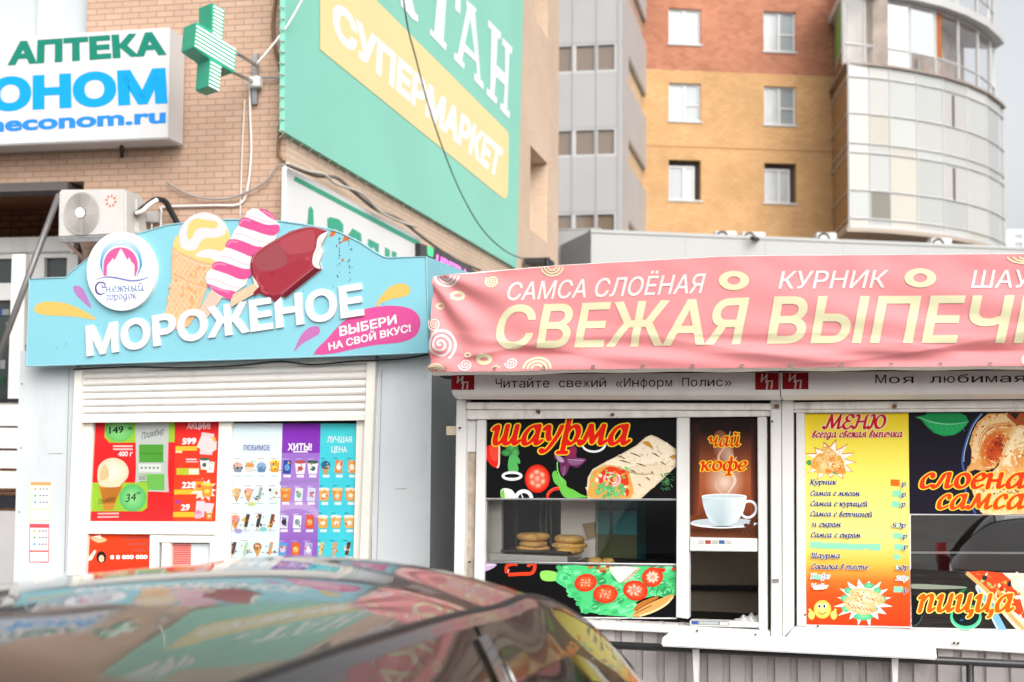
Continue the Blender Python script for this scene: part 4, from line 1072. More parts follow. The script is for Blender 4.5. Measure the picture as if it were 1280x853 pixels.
# ------------------------------------------------------------------ posters in the kiosk windows
K = .95  # brighter inks make up for the shade of the recessed windows
def product(a, x, y, s, kind, c1, c2='#ffffff'):
    if kind == 'cup':
        a.poly([(x - s*.5, y - s*.5), (x + s*.5, y - s*.5), (x + s*.38, y + s*.6), (x - s*.38, y + s*.6)], c1); a.oval(x, y - s*.5, s*.55, s*.16, c2, 14); a.oval(x, y + s*.1, s*.25, s*.22, c2, 10)
    elif kind == 'cone':
        a.poly([(x - s*.4, y), (x + s*.4, y), (x + s*.05, y + s*.85), (x - s*.05, y + s*.85)], '#dfa45c'); a.oval(x, y - s*.2, s*.45, s*.42, c1, 14)
    elif kind == 'bar':
        a.poly([(x - s*.05, y - s*.7), (x + s*.3, y - s*.65), (x + s*.02, y + s*.6), (x - s*.3, y + s*.55)], c1); a.line([(x - s*.12, y + s*.55), (x - s*.2, y + s*.9)], s*.12, '#e3c79a')
    elif kind == 'pack':
        a.poly([(x - s*.3, y - s*.7), (x + s*.42, y - s*.6), (x + s*.3, y + s*.6), (x - s*.42, y + s*.55)], c1); a.oval(x, y, s*.24, s*.3, c2, 10)
    elif kind == 'pot':
        a.oval(x, y, s*.5, s*.45, c1, 14); a.poly([(x - s*.5, y + s*.05), (x + s*.5, y + s*.05), (x + s*.35, y + s*.6), (x - s*.35, y + s*.6)], c2)

po = thing('price_poster', 'red price poster with ice cream cone and green price circles in kiosk window', 'poster', tuple(K1.hit(190, 652, -.06)))
a = Art(K1, -.048).to('print')
R = lambda *p: [(100 + x / 4.739, 520 + y / 4.739) for x, y in p]
def rect(x0, y0, x1, y1): return R((x0, y0), (x1, y0), (x1, y1), (x0, y1))
a.vgrad(R((70, 30), (575, 30), (560, 640), (38, 640)), [(0, '#ec2a30'), (.6, '#f01c20'), (1, '#e03236')])
a.vgrad(R((568, 30), (835, 30), (815, 640), (550, 640)), [(0, '#f02a32'), (.35, '#f53f26'), (1, '#f55226')])
a.poly(R((150, 38), (562, 38), (560, 156), (175, 160), (145, 125)), '#a6d33e')
def cic(x, y, r, c, ry=None): 
    a.blend(100 + x / 4.739, 520 + y / 4.739, r / 4.739, (ry or r) / 4.739, '#a5ec9c', c)
cic(232, 85, 84, '#6fcb6a', 68)
a.poly(R((328, 40), (526, 40), (520, 330), (526, 452), (324, 446), (332, 300)), '#cdd2cd')
a.poly(rect(350, 170, 494, 276), '#57a83a'); a.line(R((352, 222), (492, 226)), 1, '#3f8a2c')
a.poly(rect(346, 286, 480, 332), '#e6ebe6'); a.poly(rect(352, 345, 500, 440), '#79c65c'); a.poly(rect(345, 350, 394, 386), '#dcdcd8')
for k in range(8): a.poly(rect(349 + k*5.4, 354, 351.5 + k*5.4, 382), '#3b3b3b')
for k in range(5): a.oval(*R((365 + k*24, 308))[0], 1.6, 1.6, '#8f9a90', 8)
for k in range(2): a.line(R((196, 180 + k*18), (312, 180 + k*18)), 2.0, '#f3dcd6')
a.poly(R((66, 396), (395, 396), (402, 420), (398, 545), (370, 566), (50, 566)), '#a9d63c')
a.poly(R((106, 380), (262, 385), (195, 560), (140, 560)), '#dd9a3c'); a.poly(R((120, 430), (250, 420), (205, 520), (140, 520)), '#c97f28')
a.blend(*R((196, 332))[0], 19.5, 17.5, '#fbf6ea', '#efe2c0'); a.poly(R((105, 340), (150, 380), (170, 400), (240, 395), (225, 420), (120, 415)), '#f3e6c8', 4)
a.poly(R((130, 300), (160, 300), (170, 360), (120, 380)), '#e8cf9c', 4)
cic(312, 486, 80, '#5fc773')
a.poly(rect(566, 180, 694, 206), '#f2cf3a'); a.poly(rect(566, 206, 606, 220), '#f6e6b0')
product(a, *R((752, 170))[0], 22, 'pack', '#f2d9da', '#e88fa8'); a.poly(R((690, 185), (720, 115), (810, 150), (808, 200), (770, 222)), '#f2e3e2'); a.poly(R((775, 125), (805, 130), (800, 160)), '#f2c53a')
a.line(R((628, 258), (690, 258)), 2, '#f5dada'); a.line(R((628, 272), (700, 272)), 1.4, '#f5dada')
a.poly(rect(572, 310, 706, 350), '#c5d83c'); a.poly(rect(645, 314, 704, 346), '#f0f1e6')
product(a, *R((738, 285))[0], 12, 'cup', '#f4f4f2', '#3d6f56'); product(a, *R((772, 305))[0], 11, 'cup', '#f4f4f2', '#dfe7df')
a.poly(rect(558, 437, 704, 466), '#f3d036')
a.star(*R((735, 440))[0], 17, 15, 11, .6, '#f8efe4', 3)
product(a, *R((706, 410))[0], 12, 'cup', '#efb03a', '#e85f3a'); product(a, *R((752, 440))[0], 14, 'cup', '#f0a03a', '#f6e05a')
a.poly(rect(552, 570, 684, 600), '#f3d036')
a.poly(R((690, 505), (740, 505), (735, 600), (680, 600)), '#e9e1e8'); a.poly(R((740, 515), (795, 520), (780, 575), (735, 565)), '#f2dfe6'); product(a, *R((700, 580))[0], 10, 'pot', '#ea9ac0', '#e8c2cf'); product(a, *R((765, 590))[0], 8, 'cup', '#d9a04a', '#f0e6cf')
a.oval(*R((580, 510))[0], 4, 2.5, '#c04a9a', 10)
for k in range(2): a.line(R((104, 580 + k*20), (230, 578 + k*20)), 2.2, '#f0c3bd')
a.to('lettering')
a.text('149', R((172, 106), (258, 100), (258, 58), (172, 64)), '#23402a', .03); a.text('90', R((285, 84), (310, 84), (310, 66), (285, 66)), '#23402a', .02)
a.text('Пломбир', R((364, 140), (494, 108), (500, 68), (370, 98)), '#34363a', .0); a.text('400 г', R((225, 241), (310, 240), (312, 208), (227, 210)), '#ffffff', .03)
a.text('Пломбир', R((108, 528), (206, 502), (210, 470), (112, 496)), '#3a2c1e', .0); a.text('34', R((268, 512), (330, 502), (334, 455), (276, 462)), '#1d3a26', .01); a.text('90', R((334, 468), (358, 466), (360, 448), (336, 450)), '#1d3a26', .01)
a.text('АКЦИИ!', R((633, 78), (772, 78), (772, 42), (633, 42)), '#f6e2e2', .04)
a.text('599', R((604, 170), (688, 168), (690, 128), (606, 130)), '#ffffff', .05); a.text('229', R((602, 430), (684, 428), (686, 388), (604, 390)), '#ffffff', .05); a.text('29', R((596, 562), (650, 560), (652, 520), (598, 522)), '#ffffff', .05)
a.build(po, PAPER)

po2 = thing('orange_poster', 'orange poster strip with woman and white lettering in small lower pane', 'poster', tuple(K1.hit(148, 700, -.06)))
a = Art(K1, -.048).to('print')
a.vgrad(R((36, 698), (418, 700), (412, 990), (10, 990)), [(0, '#e0421c'), (1, '#d8301c')])
a.poly(R((60, 720), (110, 712), (160, 735), (120, 752), (90, 745)), '#f0b48a', 3); a.poly(R((75, 715), (120, 705), (130, 730)), '#fbeee0')
a.oval(*R((126, 838))[0], 6.2, 7.5, '#2a1a18', 16); a.oval(*R((127, 846))[0], 3.4, 4.6, '#e6b894', 14)
a.poly(R((50, 840), (85, 795), (98, 800), (70, 853), (50, 860)), '#f2d6c0')
for k in range(3): a.line(R((255 + k*30, 728 + k*34), (410, 720 + k*38)), 3.2, '#b8483a')
a.to('lettering'); a.text('8 8 800 000', R((178, 850), (400, 848), (400, 822), (178, 824)), '#f7e8df', .05); a.build(po2, PAPER)

po3 = thing('brick_red_notice', 'small red striped notice behind the sliding hatch pane of ice cream kiosk', 'notice', tuple(K1.hit(225, 700, -.06)))
a = Art(K1, -.046).to('print'); a.poly(R((545, 755), (660, 757), (655, 1000), (535, 1000)), '#d98a84'); a.poly(R((660, 757), (768, 757), (764, 1000), (655, 1000)), '#d5dde0')
for k in range(9): a.line(R((550, 770 + k*13), (652, 771 + k*13)), 1.2, '#c4473f')
a.build(po3, PAPER)

po4 = thing('assortment_poster', 'assortment poster in pale blue, purple and turquoise columns of ice creams', 'poster', tuple(K1.hit(366, 700, -.06)))
a = Art(K1, -.048).to('print')
R = lambda *p: [(280 + x / 4.741, 520 + y / 4.739) for x, y in p]
a.vgrad(R((44, 44), (347, 44), (322, 960), (14, 960)), [(0, '#e4f5fb'), (.25, '#eefafe'), (1, '#e8f9fd')])
a.vgrad(R((347, 42), (573, 44), (550, 960), (322, 960)), [(0, '#8d36bd'), (.19, '#8d36bd'), (.195, '#a878d2'), (.5, '#b894da'), (.75, '#9f6ecb'), (1, '#9a62c8')])
a.vgrad(R((573, 44), (790, 46), (765, 960), (550, 960)), [(0, '#4fdbe2'), (.5, '#48d4e6'), (1, '#50dde8')])
a.poly(R((44, 26), (792, 26), (790, 46), (44, 44)), '#141414')
a.line(R((335, 545), (440, 530), (530, 560), (552, 600)), 8, '#c9a9de', 5); a.line(R((330, 400), (440, 390), (555, 380)), 5, '#a886cd', 5)
rr = random.Random(9)
for r_ in range(4):
    y = 300 + r_ * 162; a.line(R((40 - r_*6, y + 68), (335 - r_*6, y + 70)), 1.3, '#eef8fb')
    for ci, x in enumerate((82, 152, 222, 300)):
        X, Y = R((x - r_*8, y))[0]
        if r_ == 0: product(a, X, Y, 12, ['pot', 'pot', 'pot', 'cup'][ci], ['#e6b9a8', '#e89a54', '#8fb0d8', '#efa32c'][ci], ['#8d98a8', '#e9e3d0', '#5f8ab0', '#f4e04a'][ci])
        elif r_ == 1: product(a, X, Y, 12, ['cone', 'cone', 'bar', 'cup'][ci], ['#efc27e', '#eeb6a0', '#9fb4ac', '#dcebe4'][ci], '#e3f1ea')
        elif r_ == 2: product(a, X, Y, 13, ['cone', 'bar', 'bar', 'bar'][ci], ['#eea08c', '#5c4238', '#4a3a36', '#8a4c30'][ci])
        else: product(a, X, Y, 12, ['bar', 'bar', 'cone', 'bar'][ci], ['#6b4a44', '#bfe0b4', '#b98050', '#e2a878'][ci])
        if rr.random() < .6: a.line([(X - 5, Y - 10), (X + 3, Y - 10)], .8, '#d89a98')
        for q in range(5): a.oval(X + rr.uniform(-6, 6), Y + rr.uniform(-6, 7), rr.uniform(.7, 2.0), rr.uniform(.7, 2.0), rr.choice(['#f4ede0', '#d8a070', '#8fb4cc', '#e8c04a', '#c8604a', '#5a4038', '#b4d8a8']), 8)
        if rr.random() < .6: a.line([(X + 5, Y + 5), (X + 9, Y + 4.6)], .9, '#8a90a0')
        a.line([(X - 5, Y + 12), (X + 4, Y + 12)], .9, '#aac4d0')
    for ci, x in enumerate((374, 452, 526)):
        X, Y = R((x - r_*9, y + 6))[0]
        kd = [['pack', 'cup', 'cup'], ['cup', 'pack', 'pack'], ['pack', 'pack', 'pack'], ['pack', 'pack', 'pack']][r_][ci]
        c1 = [['#2f4fa8', '#f4f2f6', '#f4f6f4'], ['#ef8a2e', '#eaf0f2', '#dfe2f4'], ['#e9e3ee', '#f6f4f4', '#e8603a'], ['#5fa8e0', '#e8702e', '#c7b8e6']][r_][ci]
        c2 = [['#6fb0e6', '#c9574e', '#2f6b52'], ['#f2b45e', '#7fbca8', '#d06f8c'], ['#3c3040', '#8fa8a0', '#f0b04a'], ['#f0c4d8', '#f4d05a', '#f2eef8']][r_][ci]
        product(a, X, Y, 13.5, kd, c1, c2)
        for q in range(4): a.oval(X + rr.uniform(-3.5, 3.5), Y + rr.uniform(-6, 5), rr.uniform(.6, 1.7), rr.uniform(.6, 1.7), rr.choice(['#f4ede0', '#e86a5a', '#5a74c0', '#f0c04a', '#3f2f48', '#c8e0d4']), 8)
        a.line([(X - 6, Y - 10.5), (X + 2, Y - 10.5)], .8, '#d8c4ea')
        a.poly([(X - 4.5, Y + 9), (X + 4.5, Y + 9), (X + 4.5, Y + 12.5), (X - 4.5, Y + 12.5)], '#f3eef6')
    for ci, x in enumerate((602, 680, 758)):
        X, Y = R((x - r_*8, y + 4))[0]
        product(a, X, Y, 13, [['cone', 'pack', 'pack'], ['cup', 'cup', 'cup'], ['cup', 'cup', 'cup'], ['bar', 'bar', 'bar']][r_][ci], [['#2f6f90', '#ef8f3c', '#f0a04c'], ['#f0b45e', '#ef9a38', '#f0a848'], ['#efb04e', '#eeb65c', '#f0b868'], ['#f0c888', '#d8b088', '#6a3a24']][r_][ci], [['#46a0d8', '#f6f0e4', '#f2efe6'], ['#f6efe0', '#f2d8a8', '#f6e8d8'], ['#f4f0ea', '#f8f2e8', '#f4f0ea'], ['#fff', '#fff', '#fff']][r_][ci].replace('#fff', '#ffffff') if True else '')
        for q in range(5): a.oval(X + rr.uniform(-4, 4), Y + rr.uniform(-7, 5), rr.uniform(.7, 1.9), rr.uniform(.7, 1.9), rr.choice(['#fdf4e4', '#e88a3a', '#f4d27a', '#c8d8e4', '#d86a5a', '#f0b45a']), 8)
        a.line([(X - 6, Y - 11), (X - 1, Y - 11)], .9, '#2a7f98')
        a.poly([(X - 3.5, Y + 9.5), (X + 5, Y + 9.5), (X + 5, Y + 13), (X - 3.5, Y + 13)], '#e6f6f6')
a.oval(*R((165, 522))[0], 5, 2.6, '#cfe08a', 12); a.oval(*R((85, 682))[0], 5, 2.8, '#b0a4d6', 12); a.oval(*R((232, 672))[0], 5, 2.8, '#8fd6d0', 12)
a.to('lettering')
a.text('ЛЮБИМОЕ', R((112, 205), (273, 205), (273, 172), (112, 172)), '#6a62ac', .01); a.text('ХИТЫ!', R((377, 206), (520, 206), (522, 162), (379, 162)), '#ffffff', .04)
a.line(R((410, 213), (496, 213)), 1.6, '#ffffff')
a.text('ЛУЧШАЯ', R((611, 158), (758, 158), (758, 122), (611, 122)), '#eef9f8', .025); a.text('ЦЕНА', R((637, 217), (729, 217), (729, 181), (637, 181)), '#eef9f8', .025)
a.build(po4, PAPER)
gl = glass_mat('kiosk_window_glass', (.97, .97, .97), .0, .0, 1.28)
MB().slab(K1, [(112, 527), (273, 527), (270, 653), (108, 652)], -.036, .003).build('pane', gl, fro)
MB().slab(K1, [(288, 526), (446, 524), (442, 720), (285, 720)], -.036, .003).build('pane', gl, fro)

# ------------------------------------------------------------------ the blue ice cream sign
K = .62                                     # sign inks darkened to offset the strong light on the sign
SO = .15
sgn = thing('ice_cream_sign', 'light blue ice cream sign with arched top, logo disc and white raised letters', 'sign', tuple(K1.hit(285, 448, SO)))
cyanm = mat('cyan_sign_vinyl', (.19, .455, .53), .42, var=.03, vscale=2.0, bump=.12, bscale=3)
Zs = lambda *p: [(x / 3.5556, 220 + y / 3.5556) for x, y in p]
Z3 = lambda *p: [(300 + x / 3.5556, 240 + y / 3.5556) for x, y in p]
Z4 = lambda *p: [(195 + x / 5.3333, 255 + y / 5.3333) for x, y in p]
edge = [(33, 458), (37, 349), (82, 347.2), (87, 342), (92, 338), (112, 322), (140, 306), (174, 292), (208, 282), (240, 277.5), (281, 275), (320, 275), (349, 276.5), (380, 281), (410, 286.5), (424, 290.5), (450, 303), (468, 315), (479, 321), (486, 322.5), (533, 321), (535.5, 441), (420, 445.5)]
MB().slab(K1, edge, SO, .09).build('board', cyanm, sgn)
# its return along the kiosk's right side
rt_ = K1.hit(535, 441, SO); rp = SidePlane(K1, K1.uv(535, 380, SO)[0], SO)
f = [K1.hit(533.3, 321, SO - .09) + K1.u * .002, K1.hit(535.3, 441, SO - .09) + K1.u * .002]
back = [p - K1.n * 1.25 for p in f]
mb = MB(); q_ = [f[0], f[1], back[1] , back[0]]; mb.prism(q_, [p - K1.u * .03 for p in q_]); mb.build('side_return', cyanm, sgn)
# rim trim
tr = MB(); P = [K1.hit(x, y, SO + .001) for x, y in edge]
tr.tube(P + [P[0]], .006, 5, False); tr.build('rim', mat('sign_rim', (.22, .40, .46), .5), sgn)
bd = [o for o in sgn.children if o.name.startswith('board')][0]
a = Art(K1, SO + .001).to('splash_print'); a.poly([(42.7, 388.7), (47.8, 380), (61.9, 377), (84.4, 380), (106.9, 390), (120, 400), (92.8, 396), (56.2, 394)], '#f6cf72', 4); a.build(sgn)
a = Art(K1, SO + .001).to('splash_print'); a.poly([(91.4, 359.2), (97, 357.2), (104, 362), (109.7, 373.3), (113.9, 385.4), (102.6, 376.5), (94.2, 367.6)], '#c98ccf', 4); a.build(sgn)
a = Art(K1, SO + .001).to('splash_print'); a.poly([(469.3, 383.4), (477, 369.4), (491.2, 356.7), (505.3, 355), (513, 362), (508, 370), (491, 373.6), (478.6, 377.8)], '#f6cf72', 4); a.build(sgn)
a = Art(K1, SO + .001).to('splash_print'); a.poly([(367.5, 440), (376, 420), (387, 409.6), (398.4, 408.7), (399, 417.2), (390, 422.8), (376, 431.2)], '#d57fc6', 4); a.build(sgn)
a = Art(K1, SO + .001).to('blob_print'); a.poly([(392.8, 442), (409.7, 422.8), (426.5, 404.5), (449, 389), (480, 382.5), (508, 384.5), (522, 393), (525.5, 406), (519.3, 420), (502.5, 427.8), (468.7, 431.6), (440.6, 436.9), (415.3, 442.3)], '#ef5fa8', 4); a.build(sgn)
a = Art(K1, SO + .001).to('rust_stain'); a.poly([(390, 443.5), (400, 440), (408, 442.6)], '#dd6a2e'); a.build(sgn)
for (x, y, s) in ((415, 292, 3.2), (432, 297, 4), (428, 325, 1.6), (425, 304, 1.2)):
    a = Art(K1, SO + .001).to('rust_stain'); a.poly([(x - s*1.2, y + s*1.6), (x - s*.2, y - s), (x + s*1.5, y - s*.6), (x + s, y + s*.8), (x + s*.1, y + s*1.1)], '#e07a3c'); a.build(sgn)
rr = random.Random(4); a = Art(K1, SO + .001).to('crack_stain')
for k in range(34):
    x = rr.choice((421, 424, 436, 439)) + rr.gauss(0, .9); y = rr.uniform(296, 352); a.oval(x, y, rr.uniform(.3, .7), rr.uniform(.6, 2.2), '#3a6070', 6)
a.build(sgn)
for k in range(22):
    a = Art(K1, SO + .001).to('rivet'); a.oval(rr.uniform(45, 525), rr.uniform(355, 440), .7, .7, '#3f8496', 8); a.build(sgn)
a = Art(K1, SO + .002)
a.to('small_lettering')
a.text('ВЫБЕРИ', [(424.6, 421), (496.3, 404.5), (495, 393.3), (423.7, 408.3)], '#ffffff', .035)
a.text('НА СВОЙ ВКУС!', [(411, 438.3), (513.7, 414.6), (513, 404.8), (410, 429)], '#ffffff', .035)
# white outlines are raised letters
a.to('raised_lettering'); a.text('МОРОЖЕНОЕ', [(109.5, 446), (456, 394.5), (452.7, 354), (108, 408)], '#ffffff', .04, extrude=.014)
a.build(sgn)
# the logo disc, a panel of its own
cx, cy = 151.6, 339.2
disc = MB().slab(K1, oval(cx, cy, 43.3, 49.3, 56), SO + .035, .035).build('logo_disc', mat('logo_white', (.72, .72, .73), .35), sgn)
a = Art(K1, SO + .0365).to('logo_print')
L = lambda *p: [(100 + x / 5.6875, 250 + y / 5.6875) for x, y in p]
def arch(x0, x1, y0, ytop, cb, ct, n=24):
    pts = []
    for k in range(n + 1):
        t = math.pi * k / n; pts.append((( x0 + x1) / 2 - (x1 - x0) / 2 * math.cos(t), y0 - (y0 - ytop) * math.sin(t) ** .8))
    return pts
A1 = arch(142, 442, 470, 278, 0, 0); body = [(165, 540)] + A1 + [(405, 552)]
c_ = (292, 440)
for p, q in zip(body, body[1:]):
    t0 = max(0, min(1, (p[1] - 290) / 200)); t1 = max(0, min(1, (q[1] - 290) / 200))
    a.grad(L(c_, p, q), ['#58b8e8', mixc((0xd8, 0xf0, 0xfa), (0x3a, 0xa6, 0xe0), t0) and '#%02x%02x%02x' % tuple(int(v) for v in mixc((0xe4, 0xf4, 0xfc), (0x36, 0xa4, 0xe0), t0)), '#%02x%02x%02x' % tuple(int(v) for v in mixc((0xe4, 0xf4, 0xfc), (0x36, 0xa4, 0xe0), t1))])
A2 = arch(158, 424, 480, 325, 0, 0); a.poly(L((165, 545), *A2, (400, 556)), '#f4f8fa')
A3 = arch(166, 412, 490, 338, 0, 0); a.poly(L((166, 540), *A3, (392, 552)), '#ec6aac')
a.poly(L((190, 552), (192, 470), (205, 450), (218, 438), (234, 412), (243, 432), (262, 400), (280, 360), (292, 345), (306, 372), (322, 400), (338, 428), (350, 408), (362, 436), (382, 456), (388, 470), (386, 560)), '#f7f7f7')
a.poly(L((120, 545), (440, 545), (440, 600), (120, 600)), '#f6f6f6')
a.line(L((120, 566), (150, 556), (190, 549), (250, 554), (300, 564), (360, 576), (420, 572), (470, 556), (492, 548)), [.5, 1.0, 1.6, 2, 2, 2, 1.8, 1, .4], '#7f86c8', 4)
a.oval(*L((478, 548))[0], .9, .9, '#c8c8d8', 8); a.oval(*L((292, 302))[0], 1.6, 1.6, '#ffffff', 10)
a.to('logo_lettering')
a.line(L((178, 600), (165, 590), (135, 588), (112, 615), (118, 655), (145, 672), (180, 660)), [1.2, 1.6, 1.6, 2.2, 2.4, 1.8, .8], '#5a4f9e', 5); a.line(L((178, 600), (176, 618), (160, 622), (158, 606)), 1.2, '#5a4f9e', 5)
a.pen('нежный', L((186, 658), (458, 646), (456, 606), (184, 618)), [(0, '#6f9ad0')], .17, .5)
a.pen('городок', L((188, 714), (405, 700), (403, 664), (186, 678)), [(0, '#7f92cc')], .17, .5)
a.build(disc)
# printed ice creams, cut out as boards of their own standing proud of the sign
def cut(name, outline, off, draw, m=None):
    b = MB().slab(K1, outline, off, off - SO + .0).build(name, m or mat('cutout_edge', (.6, .5, .45), .5), sgn)
    a = Art(K1, off + .0008).to('print'); draw(a); a.build(b); return b
cone_o = Z4((112, 285), (106, 330), (103, 520), (60, 735), (128, 838), (212, 820), (282, 720), (345, 545), (395, 410), (470, 330), (492, 240), (487, 190), (455, 120), (400, 75), (325, 55), (255, 70), (200, 110), (160, 170), (150, 205), (128, 225), (116, 255))
def draw_cone(a):
    a.poly(Z4((112, 285), (106, 330), (103, 520), (60, 735), (128, 838), (212, 820), (282, 720), (345, 545), (395, 410)), '#f5c796')
    # wafer lattice
    for k in range(10):
        x = 100 + k * 34
        for (p, q) in (((x, 330), (x - 150, 560)), ((x - 60, 520), (x - 210, 780)), ((x - 170, 330), (x, 540)), ((x - 190, 520), (x - 40, 730))):
            pts = [(p[0] + (q[0]-p[0])*t/12, p[1] + (q[1]-p[1])*t/12) for t in range(13)]
            ins = [v for v in pts if v[0] > 108 - (v[1] - 330) * .1 + (8 if v[1] < 520 else -(v[1]-520)*.09) and v[0] < 385 - (v[1] - 400) * .36 and v[1] < 815]
            if len(ins) > 2: a.line(Z4(*ins), 1.0, '#fadcb6')
    for k in range(26):
        r_ = random.Random(k); y = r_.uniform(380, 780); x = r_.uniform(118 - (y - 330) * .1, 370 - (y - 400) * .36); a.oval(*Z4((x, y))[0], 2.4, 3.0, '#efb87f', 8)
    a.line(Z4((108, 300), (160, 330), (230, 370), (320, 398), (388, 405)), 4.2, '#f3c08c', 5); a.line(Z4((112, 312), (165, 342), (235, 382), (320, 410), (380, 414)), 1.4, '#fbe0c4', 5)
    a.line(Z4((108, 470), (170, 495), (250, 530), (335, 555)), 2.2, '#f1bb86', 5); a.line(Z4((108, 480), (170, 506), (250, 541), (330, 564)), 1.0, '#fbe0c4', 5)
    a.poly(Z4((114, 285), (118, 250), (130, 225), (152, 203), (162, 165), (200, 110), (255, 70), (325, 55), (400, 75), (455, 120), (487, 190), (492, 240), (470, 330), (395, 402), (320, 385), (230, 350), (150, 318)), '#f8dd8e')
    a.poly(Z4((155, 230), (165, 165), (200, 112), (256, 72), (325, 57), (400, 77), (450, 120), (470, 165), (455, 205), (400, 225), (340, 228), (300, 250), (270, 300), (220, 312), (170, 290)), '#f3edf0', 5)
    a.poly(Z4((215, 235), (205, 200), (222, 130), (270, 98), (330, 108), (400, 118), (412, 150), (380, 165), (320, 158), (270, 172), (240, 225)), '#f8dc8a', 5)
    a.poly(Z4((262, 345), (300, 312), (360, 302), (430, 318), (462, 335), (440, 365), (400, 385), (330, 362)), '#f3eef2', 5)
    a.poly(Z4((270, 372), (320, 360), (370, 366), (395, 396), (330, 388)), '#f8dc8a', 4)
    a.mottle(Z4((112, 330), (103, 520), (70, 735), (128, 830), (212, 815), (270, 720), (335, 555), (370, 420)), ['#f3c290', '#f7d0a2', '#efb880', '#fadab4'], 120, .5, 2.0, 2)
    a.line(Z4((185, 250), (205, 285), (245, 290)), 1.6, '#ffffff', 5); a.line(Z4((330, 75), (400, 95), (445, 140)), 2, '#ffffff', 5)
cut('cone_cutout', cone_o, SO + .006, draw_cone)
pop_o = Z4((590, 95), (605, 55), (640, 30), (700, 34), (760, 60), (800, 105), (822, 150), (806, 205), (785, 262), (720, 300), (640, 350), (620, 470), (600, 540), (530, 590), (500, 640), (440, 625), (340, 762), (288, 705), (368, 575), (328, 500), (340, 455), (378, 425), (400, 372), (418, 330), (465, 290), (500, 225), (520, 180), (552, 140))
def draw_pop(a):
    a.poly(Z4((368, 572), (445, 610), (340, 762), (288, 705)), '#f1d3bd')
    a.poly(Z4((590, 95), (605, 55), (640, 30), (700, 34), (760, 60), (800, 105), (822, 150), (806, 205), (785, 262), (720, 300), (640, 350), (620, 470), (600, 540), (530, 590), (500, 640), (420, 618), (345, 545), (328, 500), (340, 455), (378, 425), (400, 372), (418, 330), (465, 290), (500, 225), (520, 180), (552, 140)), '#f7f2f4')
    for s in ([(685, 34), (735, 40), (780, 72), (800, 112), (760, 92), (715, 62)], [(552, 142), (565, 102), (600, 90), (660, 112), (740, 140), (805, 138), (824, 152), (815, 188), (785, 212), (730, 205), (660, 182), (590, 160)], [(463, 284), (480, 245), (520, 235), (580, 250), (660, 282), (705, 288), (690, 315), (640, 352), (580, 330), (510, 302)], [(374, 430), (388, 392), (430, 384), (500, 406), (580, 432), (630, 436), (636, 470), (600, 502), (550, 500), (480, 470), (420, 450)], [(338, 535), (380, 545), (450, 570), (530, 588), (502, 638), (450, 622), (395, 590)]):
        a.poly(Z4(*s), '#ec5f9f', 4)
        m = [((s[i][0] + s[i+1][0]) / 2 , (s[i][1] + s[i+1][1]) / 2 + 12) for i in range(0, 3)]; a.line(Z4(*m), 2.2, '#f792bd', 4)
    for s in ([(520, 200), (580, 205), (680, 245), (760, 262)], [(425, 352), (480, 356), (570, 395), (640, 415)], [(340, 500), (400, 505), (480, 545), (560, 560)], [(610, 80), (660, 92), (740, 120), (790, 128)]): a.line(Z4(*s), 1.6, '#e9dde4', 4)
cut('popsicle_cutout', pop_o, SO + .011, draw_pop)
choc_o = Z4((628, 400), (642, 345), (700, 295), (800, 235), (900, 180), (985, 156), (1050, 152), (1110, 168), (1146, 186), (1130, 222), (1102, 275), (1112, 320), (1090, 388), (1102, 435), (862, 628), (842, 612), (792, 658), (768, 625), (720, 612), (690, 592), (660, 616), (648, 592), (500, 690), (498, 645), (520, 600), (655, 540), (640, 475))
